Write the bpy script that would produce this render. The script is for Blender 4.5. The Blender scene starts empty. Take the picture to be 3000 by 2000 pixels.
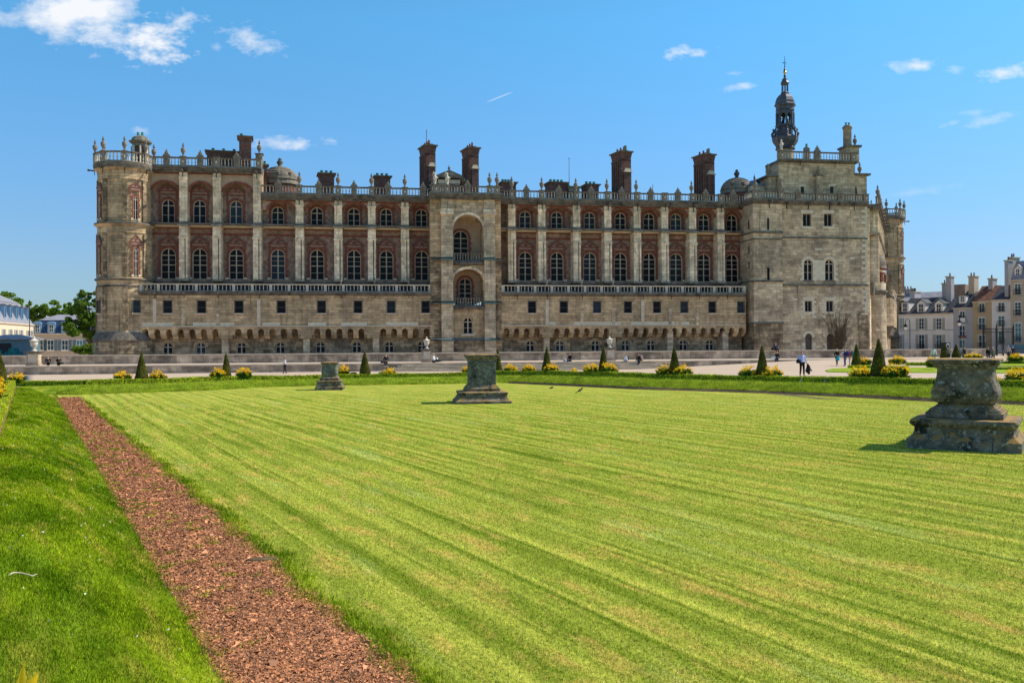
import bpy, bmesh, math, random
import numpy as np
from math import sin, cos, tan, atan, atan2, pi, sqrt, radians
from mathutils import Vector, Matrix
from mathutils.geometry import tessellate_polygon
random.seed(7); RNG = np.random.default_rng(7)
scene = bpy.context.scene
COL = scene.collection

# ------------------------------------------------------------------ camera
F = 2600.0; H = 2.6; ROLL = .0056
cd = bpy.data.cameras.new('camera'); cam = bpy.data.objects.new('camera', cd); COL.objects.link(cam)
cd.sensor_width = 36; cd.lens = 36 * F / 3000; cd.clip_end = 6000; cd.clip_start = .1
cam.matrix_world = Matrix.Translation((0, 0, H)) @ Matrix.Rotation(radians(90) + 6 / F, 4, 'X') @ Matrix.Rotation(-ROLL, 4, 'Z')
scene.camera = cam

# ------------------------------------------------------------------ light
SUN = Vector((.973, .23, 1.0 * tan(radians(47)))).normalized()
sd = bpy.data.lights.new('sun', 'SUN'); so = bpy.data.objects.new('sun', sd); COL.objects.link(so)
sd.energy = 4.6; sd.angle = radians(.55); sd.color = (1, .93, .80)
so.rotation_euler = SUN.to_track_quat('Z', 'Y').to_euler()
w = bpy.data.worlds.new('World'); scene.world = w; w.use_nodes = True
nt = w.node_tree; N = nt.nodes; L = nt.links
bg = N['Background']; bg.inputs['Strength'].default_value = .15
sky = N.new('ShaderNodeTexSky'); sky.sky_type = 'NISHITA'; sky.sun_disc = False
sky.sun_elevation = radians(47); sky.sun_rotation = atan2(.973, .23)
sky.air_density = 1.0; sky.dust_density = .2; sky.ozone_density = 2.2; sky.altitude = 100
scene.view_settings.view_transform = 'Standard'; scene.view_settings.look = 'None'
scene.view_settings.exposure = 0.2; scene.view_settings.gamma = 1

def wm(op, a, b=None, c=None, clamp=False):
    n = N.new('ShaderNodeMath'); n.operation = op; n.use_clamp = clamp
    for i, v in enumerate((a, b, c)):
        if v is None: continue
        if isinstance(v, (int, float)): n.inputs[i].default_value = v
        else: L.new(v, n.inputs[i])
    return n.outputs[0]
tcn = N.new('ShaderNodeTexCoord'); sp = N.new('ShaderNodeSeparateXYZ'); L.new(tcn.outputs['Generated'], sp.inputs[0])
yy = wm('MAXIMUM', sp.outputs[1], .05)
pxn = wm('DIVIDE', sp.outputs[0], yy); pzn = wm('DIVIDE', sp.outputs[2], yy)
front = wm('MULTIPLY', wm('SUBTRACT', sp.outputs[1], .1), 8, clamp=True)
cv = N.new('ShaderNodeCombineXYZ'); L.new(pxn, cv.inputs[0]); L.new(wm('MULTIPLY', pzn, 1.7), cv.inputs[1])
nz = N.new('ShaderNodeTexNoise'); nz.inputs['Scale'].default_value = 9; nz.inputs['Detail'].default_value = 9
nz.inputs['Roughness'].default_value = .62; L.new(cv.outputs[0], nz.inputs['Vector'])
nz2 = N.new('ShaderNodeTexNoise'); nz2.inputs['Scale'].default_value = 52; nz2.inputs['Detail'].default_value = 8
nz2.inputs['Roughness'].default_value = .6; L.new(cv.outputs[0], nz2.inputs['Vector'])
# clouds (centre x, y, half sizes, softness, strength, tilt), as directions of the sky
CL = [(250, 38, 240, 82, 1.25, .95, .02), (440, 120, 120, 75, 1.2, .9, -.3), (300, 95, 150, 60, 1.1, .7, -.2), (533, 58, 62, 30, 1, .7, .1), (735, 118, 95, 42, 1, .62, -.25),
      (632, 138, 20, 16, 1, .3, 0), (835, 418, 125, 22, 1, .68, 0), (2010, 154, 72, 20, 1, .75, .1), (2170, 254, 52, 13, 1, .5, .15),
      (2680, 193, 75, 23, 1, .7, .08), (2800, 205, 34, 17, 1, .35, 0), (2955, 212, 90, 24, 1, .7, .1), (2790, 362, 32, 10, 1, .3, .3),
      (2900, 350, 90, 18, 1, .33, .2), (2860, 330, 60, 12, 1, .2, 0), (410, 383, 36, 13, 1, .28, 0), (2700, 560, 120, 14, 1, .16, .15), (2150, 215, 30, 8, 1, .2, 0)]
tot = None
for (cx, cy, rx, ry, k, st, tilt) in CL:
    x0 = (cx - 1500 - ROLL * (cy - 1000)) / F; z0 = -(cy - 1000 + ROLL * (cx - 1500) - 6) / F
    dx = wm('SUBTRACT', pxn, x0); dz = wm('SUBTRACT', pzn, z0)
    a = wm('ADD', wm('MULTIPLY', dx, cos(tilt) * F / rx), wm('MULTIPLY', dz, sin(tilt) * F / rx))
    b = wm('ADD', wm('MULTIPLY', dx, -sin(tilt) * F / ry), wm('MULTIPLY', dz, cos(tilt) * F / ry))
    d = wm('SQRT', wm('ADD', wm('MULTIPLY', a, a), wm('MULTIPLY', b, b)))
    fall = wm('SUBTRACT', 1.0, d)
    nn = nz if rx > 150 else nz2
    m = wm('ADD', wm('MULTIPLY', fall, .85), wm('MULTIPLY', wm('SUBTRACT', nn.outputs[0], .5), 2.6))
    m = wm('MULTIPLY', wm('MULTIPLY', m, (1.5 if rx > 150 else 1.0) * k, clamp=True), st)
    tot = m if tot is None else wm('MAXIMUM', tot, m)
# a short vapour trail
x0 = (1468 - 1500) / F; z0 = -(284 - 1006) / F; tilt = .37
dx = wm('SUBTRACT', pxn, x0); dz = wm('SUBTRACT', pzn, z0)
a = wm('ADD', wm('MULTIPLY', dx, cos(tilt) * F / 44), wm('MULTIPLY', dz, sin(tilt) * F / 44))
b = wm('ADD', wm('MULTIPLY', dx, -sin(tilt) * F / 2.6), wm('MULTIPLY', dz, cos(tilt) * F / 2.6))
m = wm('MULTIPLY', wm('SUBTRACT', 1.0, wm('ADD', wm('POWER', wm('ABSOLUTE', a), 4), wm('MULTIPLY', b, b)), clamp=True), .35)
tot = wm('MULTIPLY', wm('MAXIMUM', tot, m), front)
mx = N.new('ShaderNodeMix'); mx.data_type = 'RGBA'
tint = N.new('ShaderNodeMix'); tint.data_type = 'RGBA'; tint.blend_type = 'MULTIPLY'; tint.inputs[0].default_value = 1
L.new(sky.outputs[0], tint.inputs[6])
tr_ = N.new('ShaderNodeValToRGB'); L.new(sp.outputs[2], tr_.inputs[0]); el = tr_.color_ramp.elements
el[0].position = 0; el[0].color = (.33, .42, .56, 1); el[1].position = .9; el[1].color = (.95, .98, 1.0, 1)
for q, c in ((.09, (.44, .565, .72, 1)), (.2, (.47, .76, .94, 1)), (.34, (.46, .99, 1.13, 1)), (.55, (.6, .9, .97, 1))): e = el.new(q); e.color = c
L.new(tr_.outputs[0], tint.inputs[7])
L.new(tot, mx.inputs[0]); L.new(tint.outputs[2], mx.inputs[6]); mx.inputs[7].default_value = (5.6, 5.7, 5.9, 1)
L.new(mx.outputs[2], bg.inputs['Color'])

# ------------------------------------------------------------------ pixel <-> place helpers
def ray(px, py):
    dx = px - 1500; dy = py - 1000
    return (dx - ROLL * dy) / F, -(dy + ROLL * dx - 6) / F
def at(px, py, Y):
    a, b = ray(px, py); return Vector((a * Y, Y, H + b * Y))
def G(px, py, z=0.):
    a, b = ray(px, py); Y = (z - H) / b; return Vector((a * Y, Y, z))
TH = atan(.156); CT, ST = cos(TH), sin(TH); D0 = 122.0
def UZ(px, py=750, w=0.):
    t, b = ray(px, py); u = (t * (D0 + w * CT) + w * ST) / (CT - t * ST)
    return u, H + b * (D0 + u * ST + w * CT)
def U(px, w=0., py=750): return UZ(px, py, w)[0]
def Z(px, py, w=0.): return UZ(px, py, w)[1]

# ------------------------------------------------------------------ materials
def mat(name, col, rough=.85, spec=.2, metal=0., var=.25, scale=1.5, bump=.0, bscale=8., bricks=None, stain=0., stainc=(.03, .028, .025), sstretch=(.9, .9, .12), trans=0., island=0., cols=None, fine=0., fscale=40., streak=0.):
    m = bpy.data.materials.new(name); m.use_nodes = True
    nt = m.node_tree; N = nt.nodes; L = nt.links; P = N['Principled BSDF']
    P.inputs['Roughness'].default_value = rough; P.inputs['Specular IOR Level'].default_value = spec; P.inputs['Metallic'].default_value = metal
    geo = N.new('ShaderNodeNewGeometry'); tc = N.new('ShaderNodeTexCoord')
    def mix(f, a, b, bt='MIX'):
        n = N.new('ShaderNodeMix'); n.data_type = 'RGBA'; n.blend_type = bt
        for i, v in ((0, f), (6, a), (7, b)):
            if isinstance(v, (int, float)): n.inputs[i].default_value = v
            elif isinstance(v, tuple): n.inputs[i].default_value = (*v[:3], 1)
            else: L.new(v, n.inputs[i])
        return n.outputs[2]
    def noise(sc, det=4, vec=None, ro=.55):
        n = N.new('ShaderNodeTexNoise'); n.inputs['Scale'].default_value = sc; n.inputs['Detail'].default_value = det; n.inputs['Roughness'].default_value = ro
        L.new(vec if vec else tc.outputs['Object'], n.inputs['Vector']); return n.outputs[0]
    def ramp(v, a, b):
        n = N.new('ShaderNodeMapRange'); L.new(v, n.inputs[0]); n.inputs[1].default_value = a; n.inputs[2].default_value = b
        return n.outputs[0]
    def sc(c, k): return tuple(min(1, x * k) for x in c)
    if bricks:
        bw, bh, v, mort = bricks
        s = N.new('ShaderNodeSeparateXYZ'); L.new(tc.outputs['Object'], s.inputs[0])
        ad = N.new('ShaderNodeMath'); ad.operation = 'ADD'; L.new(s.outputs[0], ad.inputs[0]); L.new(s.outputs[1], ad.inputs[1])
        c = N.new('ShaderNodeCombineXYZ'); L.new(ad.outputs[0], c.inputs[0]); L.new(s.outputs[2], c.inputs[1])
        b = N.new('ShaderNodeTexBrick'); L.new(c.outputs[0], b.inputs['Vector']); b.inputs['Scale'].default_value = 1
        b.inputs['Brick Width'].default_value = bw; b.inputs['Row Height'].default_value = bh; b.inputs['Mortar Size'].default_value = .018 if bw > .4 else .008
        b.inputs['Bias'].default_value = -.1; b.inputs['Mortar Smooth'].default_value = .3
        b.inputs['Color1'].default_value = (*sc(col, 1 + v), 1); b.inputs['Color2'].default_value = (*sc(col, 1 - v), 1); b.inputs['Mortar'].default_value = (*sc(col, mort), 1)
        b.offset_frequency = 2; b.squash = .8; b.squash_frequency = 3
        base = b.outputs['Color']; bfac = b.outputs['Fac']
        base = mix(ramp(noise(scale, 5), .3, .72), mix(1., base, (1 - var,) * 3, 'MULTIPLY'), mix(1., base, (1 + var, 1 + var * .95, 1 + var * .85), 'MULTIPLY'))
    else:
        bfac = None
        a, b2 = (sc(col, 1 - var), sc(col, 1 + var)) if not cols else cols
        base = mix(ramp(noise(scale, 6), .3, .7), a, b2)
    if fine: base = mix(ramp(noise(fscale, 3), .25, .75), mix(1., base, (1 - fine,) * 3, 'MULTIPLY'), mix(1., base, (1 + fine,) * 3, 'MULTIPLY'))
    if island:
        n = N.new('ShaderNodeMapRange'); L.new(geo.outputs['Random Per Island'], n.inputs[0]); n.inputs[3].default_value = 1 - island; n.inputs[4].default_value = 1 + island
        base = mix(1., base, n.outputs[0], 'MULTIPLY')
    if stain:
        mp = N.new('ShaderNodeMapping'); mp.inputs['Scale'].default_value = sstretch; L.new(tc.outputs['Object'], mp.inputs['Vector'])
        f = ramp(noise(1.0, 7, mp.outputs[0], .68), .50, .80)
        mm = N.new('ShaderNodeMath'); mm.operation = 'MULTIPLY'; L.new(f, mm.inputs[0]); mm.inputs[1].default_value = stain; mm.use_clamp = True
        base = mix(mm.outputs[0], base, stainc)
    if streak:
        mp = N.new('ShaderNodeMapping'); mp.inputs['Scale'].default_value = (2.6, 2.6, .16); L.new(tc.outputs['Object'], mp.inputs['Vector'])
        f = ramp(noise(1.0, 5, mp.outputs[0], .7), .54, .74); g = ramp(noise(.23, 3), .36, .56)
        mm = N.new('ShaderNodeMath'); mm.operation = 'MULTIPLY'; L.new(f, mm.inputs[0]); L.new(g, mm.inputs[1]); m3 = N.new('ShaderNodeMath'); m3.operation = 'MULTIPLY'; L.new(mm.outputs[0], m3.inputs[0]); m3.inputs[1].default_value = streak; m3.use_clamp = True
        base = mix(m3.outputs[0], base, (.035, .032, .028))
    L.new(base, P.inputs['Base Color'])
    if bump:
        bn = N.new('ShaderNodeBump'); bn.inputs['Strength'].default_value = bump; bn.inputs['Distance'].default_value = .05
        hgt = noise(bscale, 5)
        if bfac:
            s2 = N.new('ShaderNodeMath'); s2.operation = 'SUBTRACT'; L.new(hgt, s2.inputs[0]); L.new(bfac, s2.inputs[1]); hgt = s2.outputs[0]
        L.new(hgt, bn.inputs['Height']); L.new(bn.outputs[0], P.inputs['Normal'])
    if trans:
        tr = N.new('ShaderNodeBsdfTranslucent'); L.new(base, tr.inputs[0]); ms = N.new('ShaderNodeMixShader'); ms.inputs[0].default_value = trans
        L.new(P.outputs[0], ms.inputs[1]); L.new(tr.outputs[0], ms.inputs[2]); L.new(ms.outputs[0], N['Material Output'].inputs[0])
    return m
M_ = {}
def mk(k, *a, **kw): M_[k] = mat(k, *a, **kw)
mk('ashlar', (.47, .34, .20), bricks=(1.5, .38, .24, .6), var=.38, streak=.85, scale=.35, bump=.5, bscale=3, stain=.7, fine=.26, fscale=2.0)
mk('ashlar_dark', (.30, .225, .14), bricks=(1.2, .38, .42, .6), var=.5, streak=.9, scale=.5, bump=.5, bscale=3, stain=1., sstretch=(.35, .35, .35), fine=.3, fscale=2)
mk('keep_stone', (.52, .405, .27), bricks=(1.1, .42, .30, .68), var=.36, streak=.9, scale=.3, bump=.5, bscale=3, stain=.85, sstretch=(.3, .3, .22), stainc=(.09, .085, .075), fine=.24, fscale=1.8)
mk('pale_stone', (.76, .62, .43), bricks=(2.0, .5, .22, .6), streak=.8, var=.26, scale=.6, bump=.3, bscale=4, stain=.85, sstretch=(1.6, 1.6, .3), stainc=(.12, .10, .08), fine=.22, fscale=2.4)
mk('new_stone', (.66, .58, .43), var=.1, scale=2, bricks=(.9, .32, .1, .75))
mk('render', (.31, .215, .165), streak=.5, var=.32, scale=1.3, bump=.4, bscale=6, stain=.5, stainc=(.10, .08, .065), fine=.28, fscale=2.6)
mk('arch_face', (.43, .31, .21), var=.15, scale=1.5, stain=.3, fine=.12, fscale=9)
mk('red_brick', (.20, .072, .052), bricks=(.3, .1, .25, 1.25), var=.3, scale=2, fine=.2, fscale=12)
mk('dark_brick', (.14, .075, .06), bricks=(.3, .1, .3, 1.15), var=.3, scale=1.2, stain=.5, fine=.2, fscale=9)
mk('cornice', (.17, .145, .115), var=.35, scale=1.6, stain=1.6, sstretch=(.8, .8, 1.2), stainc=(.028, .028, .03), fine=.2, fscale=9)
mk('grey_stone', (.30, .255, .195), var=.4, scale=1.3, stain=.8, sstretch=(1.5, 1.5, .6), stainc=(.08, .075, .07), fine=.2, fscale=9)
mk('shade_and_joint', (.05, .05, .055), var=.4, scale=1.2)  # painted shade behind the terrace balusters; also the dark pedestal joints
mk('pale_baluster', (.62, .55, .44), var=.25, scale=2.5, stain=.55, sstretch=(1.5, 1.5, .8), stainc=(.10, .095, .09))
mk('dome_stone', (.24, .20, .155), var=.3, scale=1., stain=.7, sstretch=(.7, .7, 1.5), fine=.2, fscale=6)
mk('slate', (.055, .06, .075), rough=.45, spec=.5, var=.3, scale=2, bricks=(.3, .18, .25, .6))
mk('lead', (.075, .08, .10), rough=.5, spec=.4, metal=.1, var=.3, scale=2)
mk('blue_lead', (.10, .16, .30), rough=.4, spec=.5, metal=.2, var=.25, scale=2)
mk('copper', (.05, .27, .20), rough=.6, var=.2, scale=3)
mk('copper_sheet', (.11, .19, .18), rough=.6, var=.2, scale=2)
mk('gold', (.75, .48, .12), rough=.3, metal=.9, var=.1)
mk('iron', (.02, .02, .022), rough=.5, var=.2)
mk('frame', (.52, .43, .32), var=.12, scale=3)
mk('frame_dark', (.10, .085, .07), var=.2, scale=3)
mk('white_paint', (.75, .75, .72), var=.06, scale=3)
mk('shutter', (.38, .37, .33), var=.1, scale=3)
mk('shutter_blue', (.12, .20, .24), var=.1, scale=3)
mk('parapet_stone', (.42, .33, .24), bricks=(2.4, 1.6, .32, .5), var=.5, streak=.5, scale=.7, bump=.4, bscale=2, stain=1.2, sstretch=(.35, .35, 1.1), stainc=(.06, .055, .05), fine=.35, fscale=1.6)
mk('cap_stone', (.60, .50, .37), var=.18, scale=1.2, fine=.12)
mk('sand', (.53, .40, .29), var=.07, scale=.35, fine=.12, fscale=7, bump=.4, bscale=14)
mk('bed_soil', (.24, .145, .06), var=.35, scale=3, fine=.4, fscale=9)
mk('soil', (.13, .09, .045), var=.3, scale=3, fine=.3, fscale=25)
def glass_mat(name, c=(.005, .006, .010), r=.35, var=.5):
    m = bpy.data.materials.new(name); m.use_nodes = True; N = m.node_tree.nodes; P = N['Principled BSDF']
    P.inputs['Base Color'].default_value = (*c, 1); P.inputs['Roughness'].default_value = r; P.inputs['Specular IOR Level'].default_value = .13
    oi = N.new('ShaderNodeObjectInfo'); mr = N.new('ShaderNodeMapRange'); m.node_tree.links.new(oi.outputs['Random'], mr.inputs[0]); mr.inputs[1].default_value = .55; mr.inputs[2].default_value = 1.; mx = N.new('ShaderNodeMix'); mx.data_type = 'RGBA'
    m.node_tree.links.new(mr.outputs[0], mx.inputs[0]); mx.inputs[6].default_value = (*c, 1); mx.inputs[7].default_value = (c[0] * 3.2 + .01, c[1] * 3.8 + .02, c[2] * 3.2 + .03, 1); m.node_tree.links.new(mx.outputs[2], P.inputs['Base Color'])
    tc = N.new('ShaderNodeTexCoord'); n = N.new('ShaderNodeTexNoise'); n.inputs['Scale'].default_value = 1.3; m.node_tree.links.new(tc.outputs['Object'], n.inputs['Vector'])
    b = N.new('ShaderNodeBump'); b.inputs['Strength'].default_value = .12; m.node_tree.links.new(n.outputs[0], b.inputs['Height']); m.node_tree.links.new(b.outputs[0], P.inputs['Normal'])
    M_[name] = m
glass_mat('glass'); glass_mat('glass_blue', (.03, .07, .09), .2)

# ------------------------------------------------------------------ mesh builder
class MB:
    def __init__(s): s.v = []; s.f = []; s.m = []; s.k = 0; s.sm = []; s.mats = []
    def use(s, name):
        if name not in s.mats: s.mats.append(name)
        s.k = s.mats.index(name); return s
    def add(s, vs, fs, smooth=False):
        o = len(s.v); s.v += [tuple(v) for v in vs]
        for f in fs: s.f.append(tuple(i + o for i in f)); s.m.append(s.k); s.sm.append(smooth)
        return s
    def box(s, x0, x1, y0, y1, z0, z1, rot=0, c=None):
        vs = [(x, y, z) for x in (x0, x1) for y in (y0, y1) for z in (z0, z1)]
        if rot:
            cx, cy = c if c else ((x0 + x1) / 2, (y0 + y1) / 2)
            vs = [(cx + (x - cx) * cos(rot) - (y - cy) * sin(rot), cy + (x - cx) * sin(rot) + (y - cy) * cos(rot), z) for x, y, z in vs]
        s.add(vs, [(0, 1, 3, 2), (4, 6, 7, 5), (0, 4, 5, 1), (2, 3, 7, 6), (0, 2, 6, 4), (1, 5, 7, 3)]); return s
    def taper(s, cx, cy, z0, z1, a0, b0, a1, b1, rot=0):
        vs = []
        for z, a, b in ((z0, a0, b0), (z1, a1, b1)):
            for x, y in ((-a, -b), (a, -b), (a, b), (-a, b)):
                vs.append((cx + x * cos(rot) - y * sin(rot), cy + x * sin(rot) + y * cos(rot), z))
        s.add(vs, [(3, 2, 1, 0), (4, 5, 6, 7)] + [(i, (i + 1) % 4, (i + 1) % 4 + 4, i + 4) for i in range(4)]); return s
    def lathe(s, cx, cy, prof, n=12, a0=0, a1=2 * pi, smooth=True, sq=None, rot=0, cap=True):
        # prof: (radius, z); sq: True for a square plan
        full = abs(a1 - a0 - 2 * pi) < 1e-6; cnt = n if full else n + 1; vs = []
        for r, z in prof:
            for i in range(cnt):
                a = a0 + (a1 - a0) * i / n + rot
                vs.append((cx + r * cos(a), cy + r * sin(a), z))
        fs = []
        for j in range(len(prof) - 1):
            for i in range(n):
                i2 = (i + 1) % cnt; fs.append((j * cnt + i, j * cnt + i2, (j + 1) * cnt + i2, (j + 1) * cnt + i))
        s.add(vs, fs, smooth)
        if cap and full:
            o = len(prof) - 1; s.add(vs[o * cnt:], [tuple(range(cnt))]); s.add(vs[:cnt], [tuple(reversed(range(cnt)))])
        return s
    def quadprof(s, cx, cy, prof, rot=0, ratio=1.0):
        # square-plan stack: prof (half width, z)
        for (r0, z0), (r1, z1) in zip(prof, prof[1:]):
            if abs(z1 - z0) > 1e-5 : s.ring4(cx, cy, r0, z0, r1, z1, rot, ratio)
            else: s.ring4(cx, cy, r0, z0, r1, z1, rot, ratio)
        r, z = prof[-1]; s.cap4(cx, cy, r, z, rot, ratio); return s
    def _c4(s, cx, cy, r, z, rot, ratio):
        return [(cx + x * r * cos(rot) - y * r * ratio * sin(rot), cy + x * r * sin(rot) + y * r * ratio * cos(rot), z) for x, y in ((-1, -1), (1, -1), (1, 1), (-1, 1))]
    def ring4(s, cx, cy, r0, z0, r1, z1, rot, ratio):
        s.add(s._c4(cx, cy, r0, z0, rot, ratio) + s._c4(cx, cy, r1, z1, rot, ratio), [(i, (i + 1) % 4, (i + 1) % 4 + 4, i + 4) for i in range(4)])
    def cap4(s, cx, cy, r, z, rot, ratio): s.add(s._c4(cx, cy, r, z, rot, ratio), [(0, 1, 2, 3)])
    def tube(s, pts, rad, n=6):
        pts = [Vector(p) for p in pts]; rad = rad if isinstance(rad, (list, tuple)) else [rad] * len(pts); vs = []
        for i, p in enumerate(pts):
            d = (pts[min(i + 1, len(pts) - 1)] - pts[max(i - 1, 0)]).normalized()
            a = d.cross(Vector((.13, .9, .4))); a = (a if a.length > .1 else d.cross(Vector((1, 0, 0)))).normalized(); b = d.cross(a)
            for k in range(n): vs.append(p + (a * cos(2 * pi * k / n) + b * sin(2 * pi * k / n)) * rad[i])
        fs = [(i * n + k, i * n + (k + 1) % n, (i + 1) * n + (k + 1) % n, (i + 1) * n + k) for i in range(len(pts) - 1) for k in range(n)]
        fs += [tuple(range(n)), tuple(range((len(pts) - 1) * n, len(pts) * n))]
        s.add(vs, fs, True); return s
    def wall(s, outer, holes, w, reveal=.35, hole_mat=None):
        # vertical wall in plane y = w (x,z outline) with holes and their reveals going back
        polys = [[Vector((x, z, 0)) for x, z in outer]] + [[Vector((x, z, 0)) for x, z in h] for h in holes]
        tr = tessellate_polygon(polys); flat = [(p.x, w, p.y) for pl in polys for p in pl]
        s.add(flat, [tuple(t) for t in tr])
        k = s.k
        if hole_mat: s.use(hole_mat)
        for h in holes:
            n = len(h); vs = [(x, w, z) for x, z in h] + [(x, w + reveal, z) for x, z in h]
            s.add(vs, [(i, (i + 1) % n, (i + 1) % n + n, i + n) for i in range(n)])
        s.k = k; return s
    def prism(s, outline, y0, y1):
        n = len(outline); vs = [(x, y0, z) for x, z in outline] + [(x, y1, z) for x, z in outline]
        s.add(vs, [tuple(range(n)), tuple(reversed(range(n, 2 * n)))] + [(i, i + n, (i + 1) % n + n, (i + 1) % n) for i in range(n)]); return s
    def plan(s, outline, z0, z1):
        n = len(outline); vs = [(x, y, z0) for x, y in outline] + [(x, y, z1) for x, y in outline]
        s.add(vs, [tuple(reversed(range(n))), tuple(range(n, 2 * n))] + [(i, (i + 1) % n, (i + 1) % n + n, i + n) for i in range(n)]); return s
    def arch(s, cx, zs, ri, ro, y0, y1, n=12, a0=0, a1=pi):
        for i in range(n):
            p, q = a0 + (a1 - a0) * i / n, a0 + (a1 - a0) * (i + 1) / n
            s.prism([(cx + ri * cos(p), zs + ri * sin(p)), (cx + ro * cos(p), zs + ro * sin(p)), (cx + ro * cos(q), zs + ro * sin(q)), (cx + ri * cos(q), zs + ri * sin(q))], y0, y1)
        return s
    def build(s, name, parent=None, loc=(0, 0, 0), rz=0):
        me = bpy.data.meshes.new(name); me.from_pydata(s.v, [], s.f)
        for n in s.mats: me.materials.append(M_[n])
        me.polygons.foreach_set('material_index', s.m); me.polygons.foreach_set('use_smooth', s.sm); me.update()
        o = bpy.data.objects.new(name, me); COL.objects.link(o); o.location = loc; o.rotation_euler = (0, 0, rz)
        if parent: o.parent = parent
        return o
def arch_out(cx, z0, z1, wd, n=8):
    r = wd / 2; zs = z1 - r
    return [(cx - r, z0), (cx + r, z0)] + [(cx + r * cos(pi * i / n), zs + r * sin(pi * i / n)) for i in range(n + 1)]
def rect_out(cx, z0, z1, wd): return [(cx - wd / 2, z0), (cx + wd / 2, z0), (cx + wd / 2, z1), (cx - wd / 2, z1)]
def tag(o, label=None, cat=None, group=None, kind=None):
    if label: o['label'] = label
    if cat: o['category'] = cat
    if group: o['group'] = group
    if kind: o['kind'] = kind
    return o
def empty(name, loc, label, cat, group=None, rz=0):
    o = bpy.data.objects.new(name, None); COL.objects.link(o); o.location = loc; o.rotation_euler = (0, 0, rz); o.empty_display_size = .3
    return tag(o, label, cat, group)
def kids(o): return [c for c in bpy.data.objects if c.parent == o]
KID = {}
def copy_tree(o, parent=None, loc=None, rz=None, scale=None, label=None, group=None):
    c = o.copy(); COL.objects.link(c)
    if parent: c.parent = parent
    if loc is not None: c.location = loc
    if rz is not None: c.rotation_euler = (0, 0, rz)
    if scale is not None: c.scale = scale if hasattr(scale, '__len__') else (scale,) * 3
    if label: c['label'] = label
    if group: c['group'] = group
    for ch in KID.get(o.name, None) or kids(o): copy_tree(ch, c)
    return c
def npmesh(name, V, Fc, mats, parent=None, midx=None, smooth=False):
    # V (n,3), Fc (m,k)
    me = bpy.data.meshes.new(name); V = np.asarray(V, np.float32); Fc = np.asarray(Fc, np.int32); k = Fc.shape[1]
    me.vertices.add(len(V)); me.vertices.foreach_set('co', V.ravel())
    me.loops.add(Fc.size); me.loops.foreach_set('vertex_index', Fc.ravel())
    me.polygons.add(len(Fc)); me.polygons.foreach_set('loop_start', np.arange(0, Fc.size, k, dtype=np.int32))
    me.polygons.foreach_set('loop_total', np.full(len(Fc), k, np.int32))
    if midx is not None: me.polygons.foreach_set('material_index', np.asarray(midx, np.int32))
    if smooth: me.polygons.foreach_set('use_smooth', np.ones(len(Fc), bool))
    for m in mats: me.materials.append(M_[m])
    me.update(calc_edges=True)
    o = bpy.data.objects.new(name, me); COL.objects.link(o)
    if parent: o.parent = parent
    return o
# ------------------------------------------------------------------ the castle
castle = empty('castle', (0, D0, 0), 'huge stone and brick castle with arched windows, roof balustrades, tall chimneys and a bell turret', 'castle', rz=TH)
MB.slab = lambda s, outline, w0, w1: (s.wall(outline, [], w0), [s.add([(outline[i][0], w0, outline[i][1]), (outline[(i + 1) % len(outline)][0], w0, outline[(i + 1) % len(outline)][1]), (outline[(i + 1) % len(outline)][0], w1, outline[(i + 1) % len(outline)][1]), (outline[i][0], w1, outline[i][1])], [(0, 1, 2, 3)]) for i in range(len(outline))]) and s
def ell(cx, zs, rx, rz, n=14, a0=0, a1=pi): return [(cx + rx * cos(a0 + (a1 - a0) * i / n), zs + rz * sin(a0 + (a1 - a0) * i / n)) for i in range(n + 1)]
def ellband(b, cx, zs, rx, rz, th, y0, y1, n=16):
    o = ell(cx, zs, rx, rz, n); i_ = ell(cx, zs, rx - th, rz - th, n)
    for k in range(n): b.prism([i_[k], o[k], o[k + 1], i_[k + 1]], y0, y1)

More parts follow.
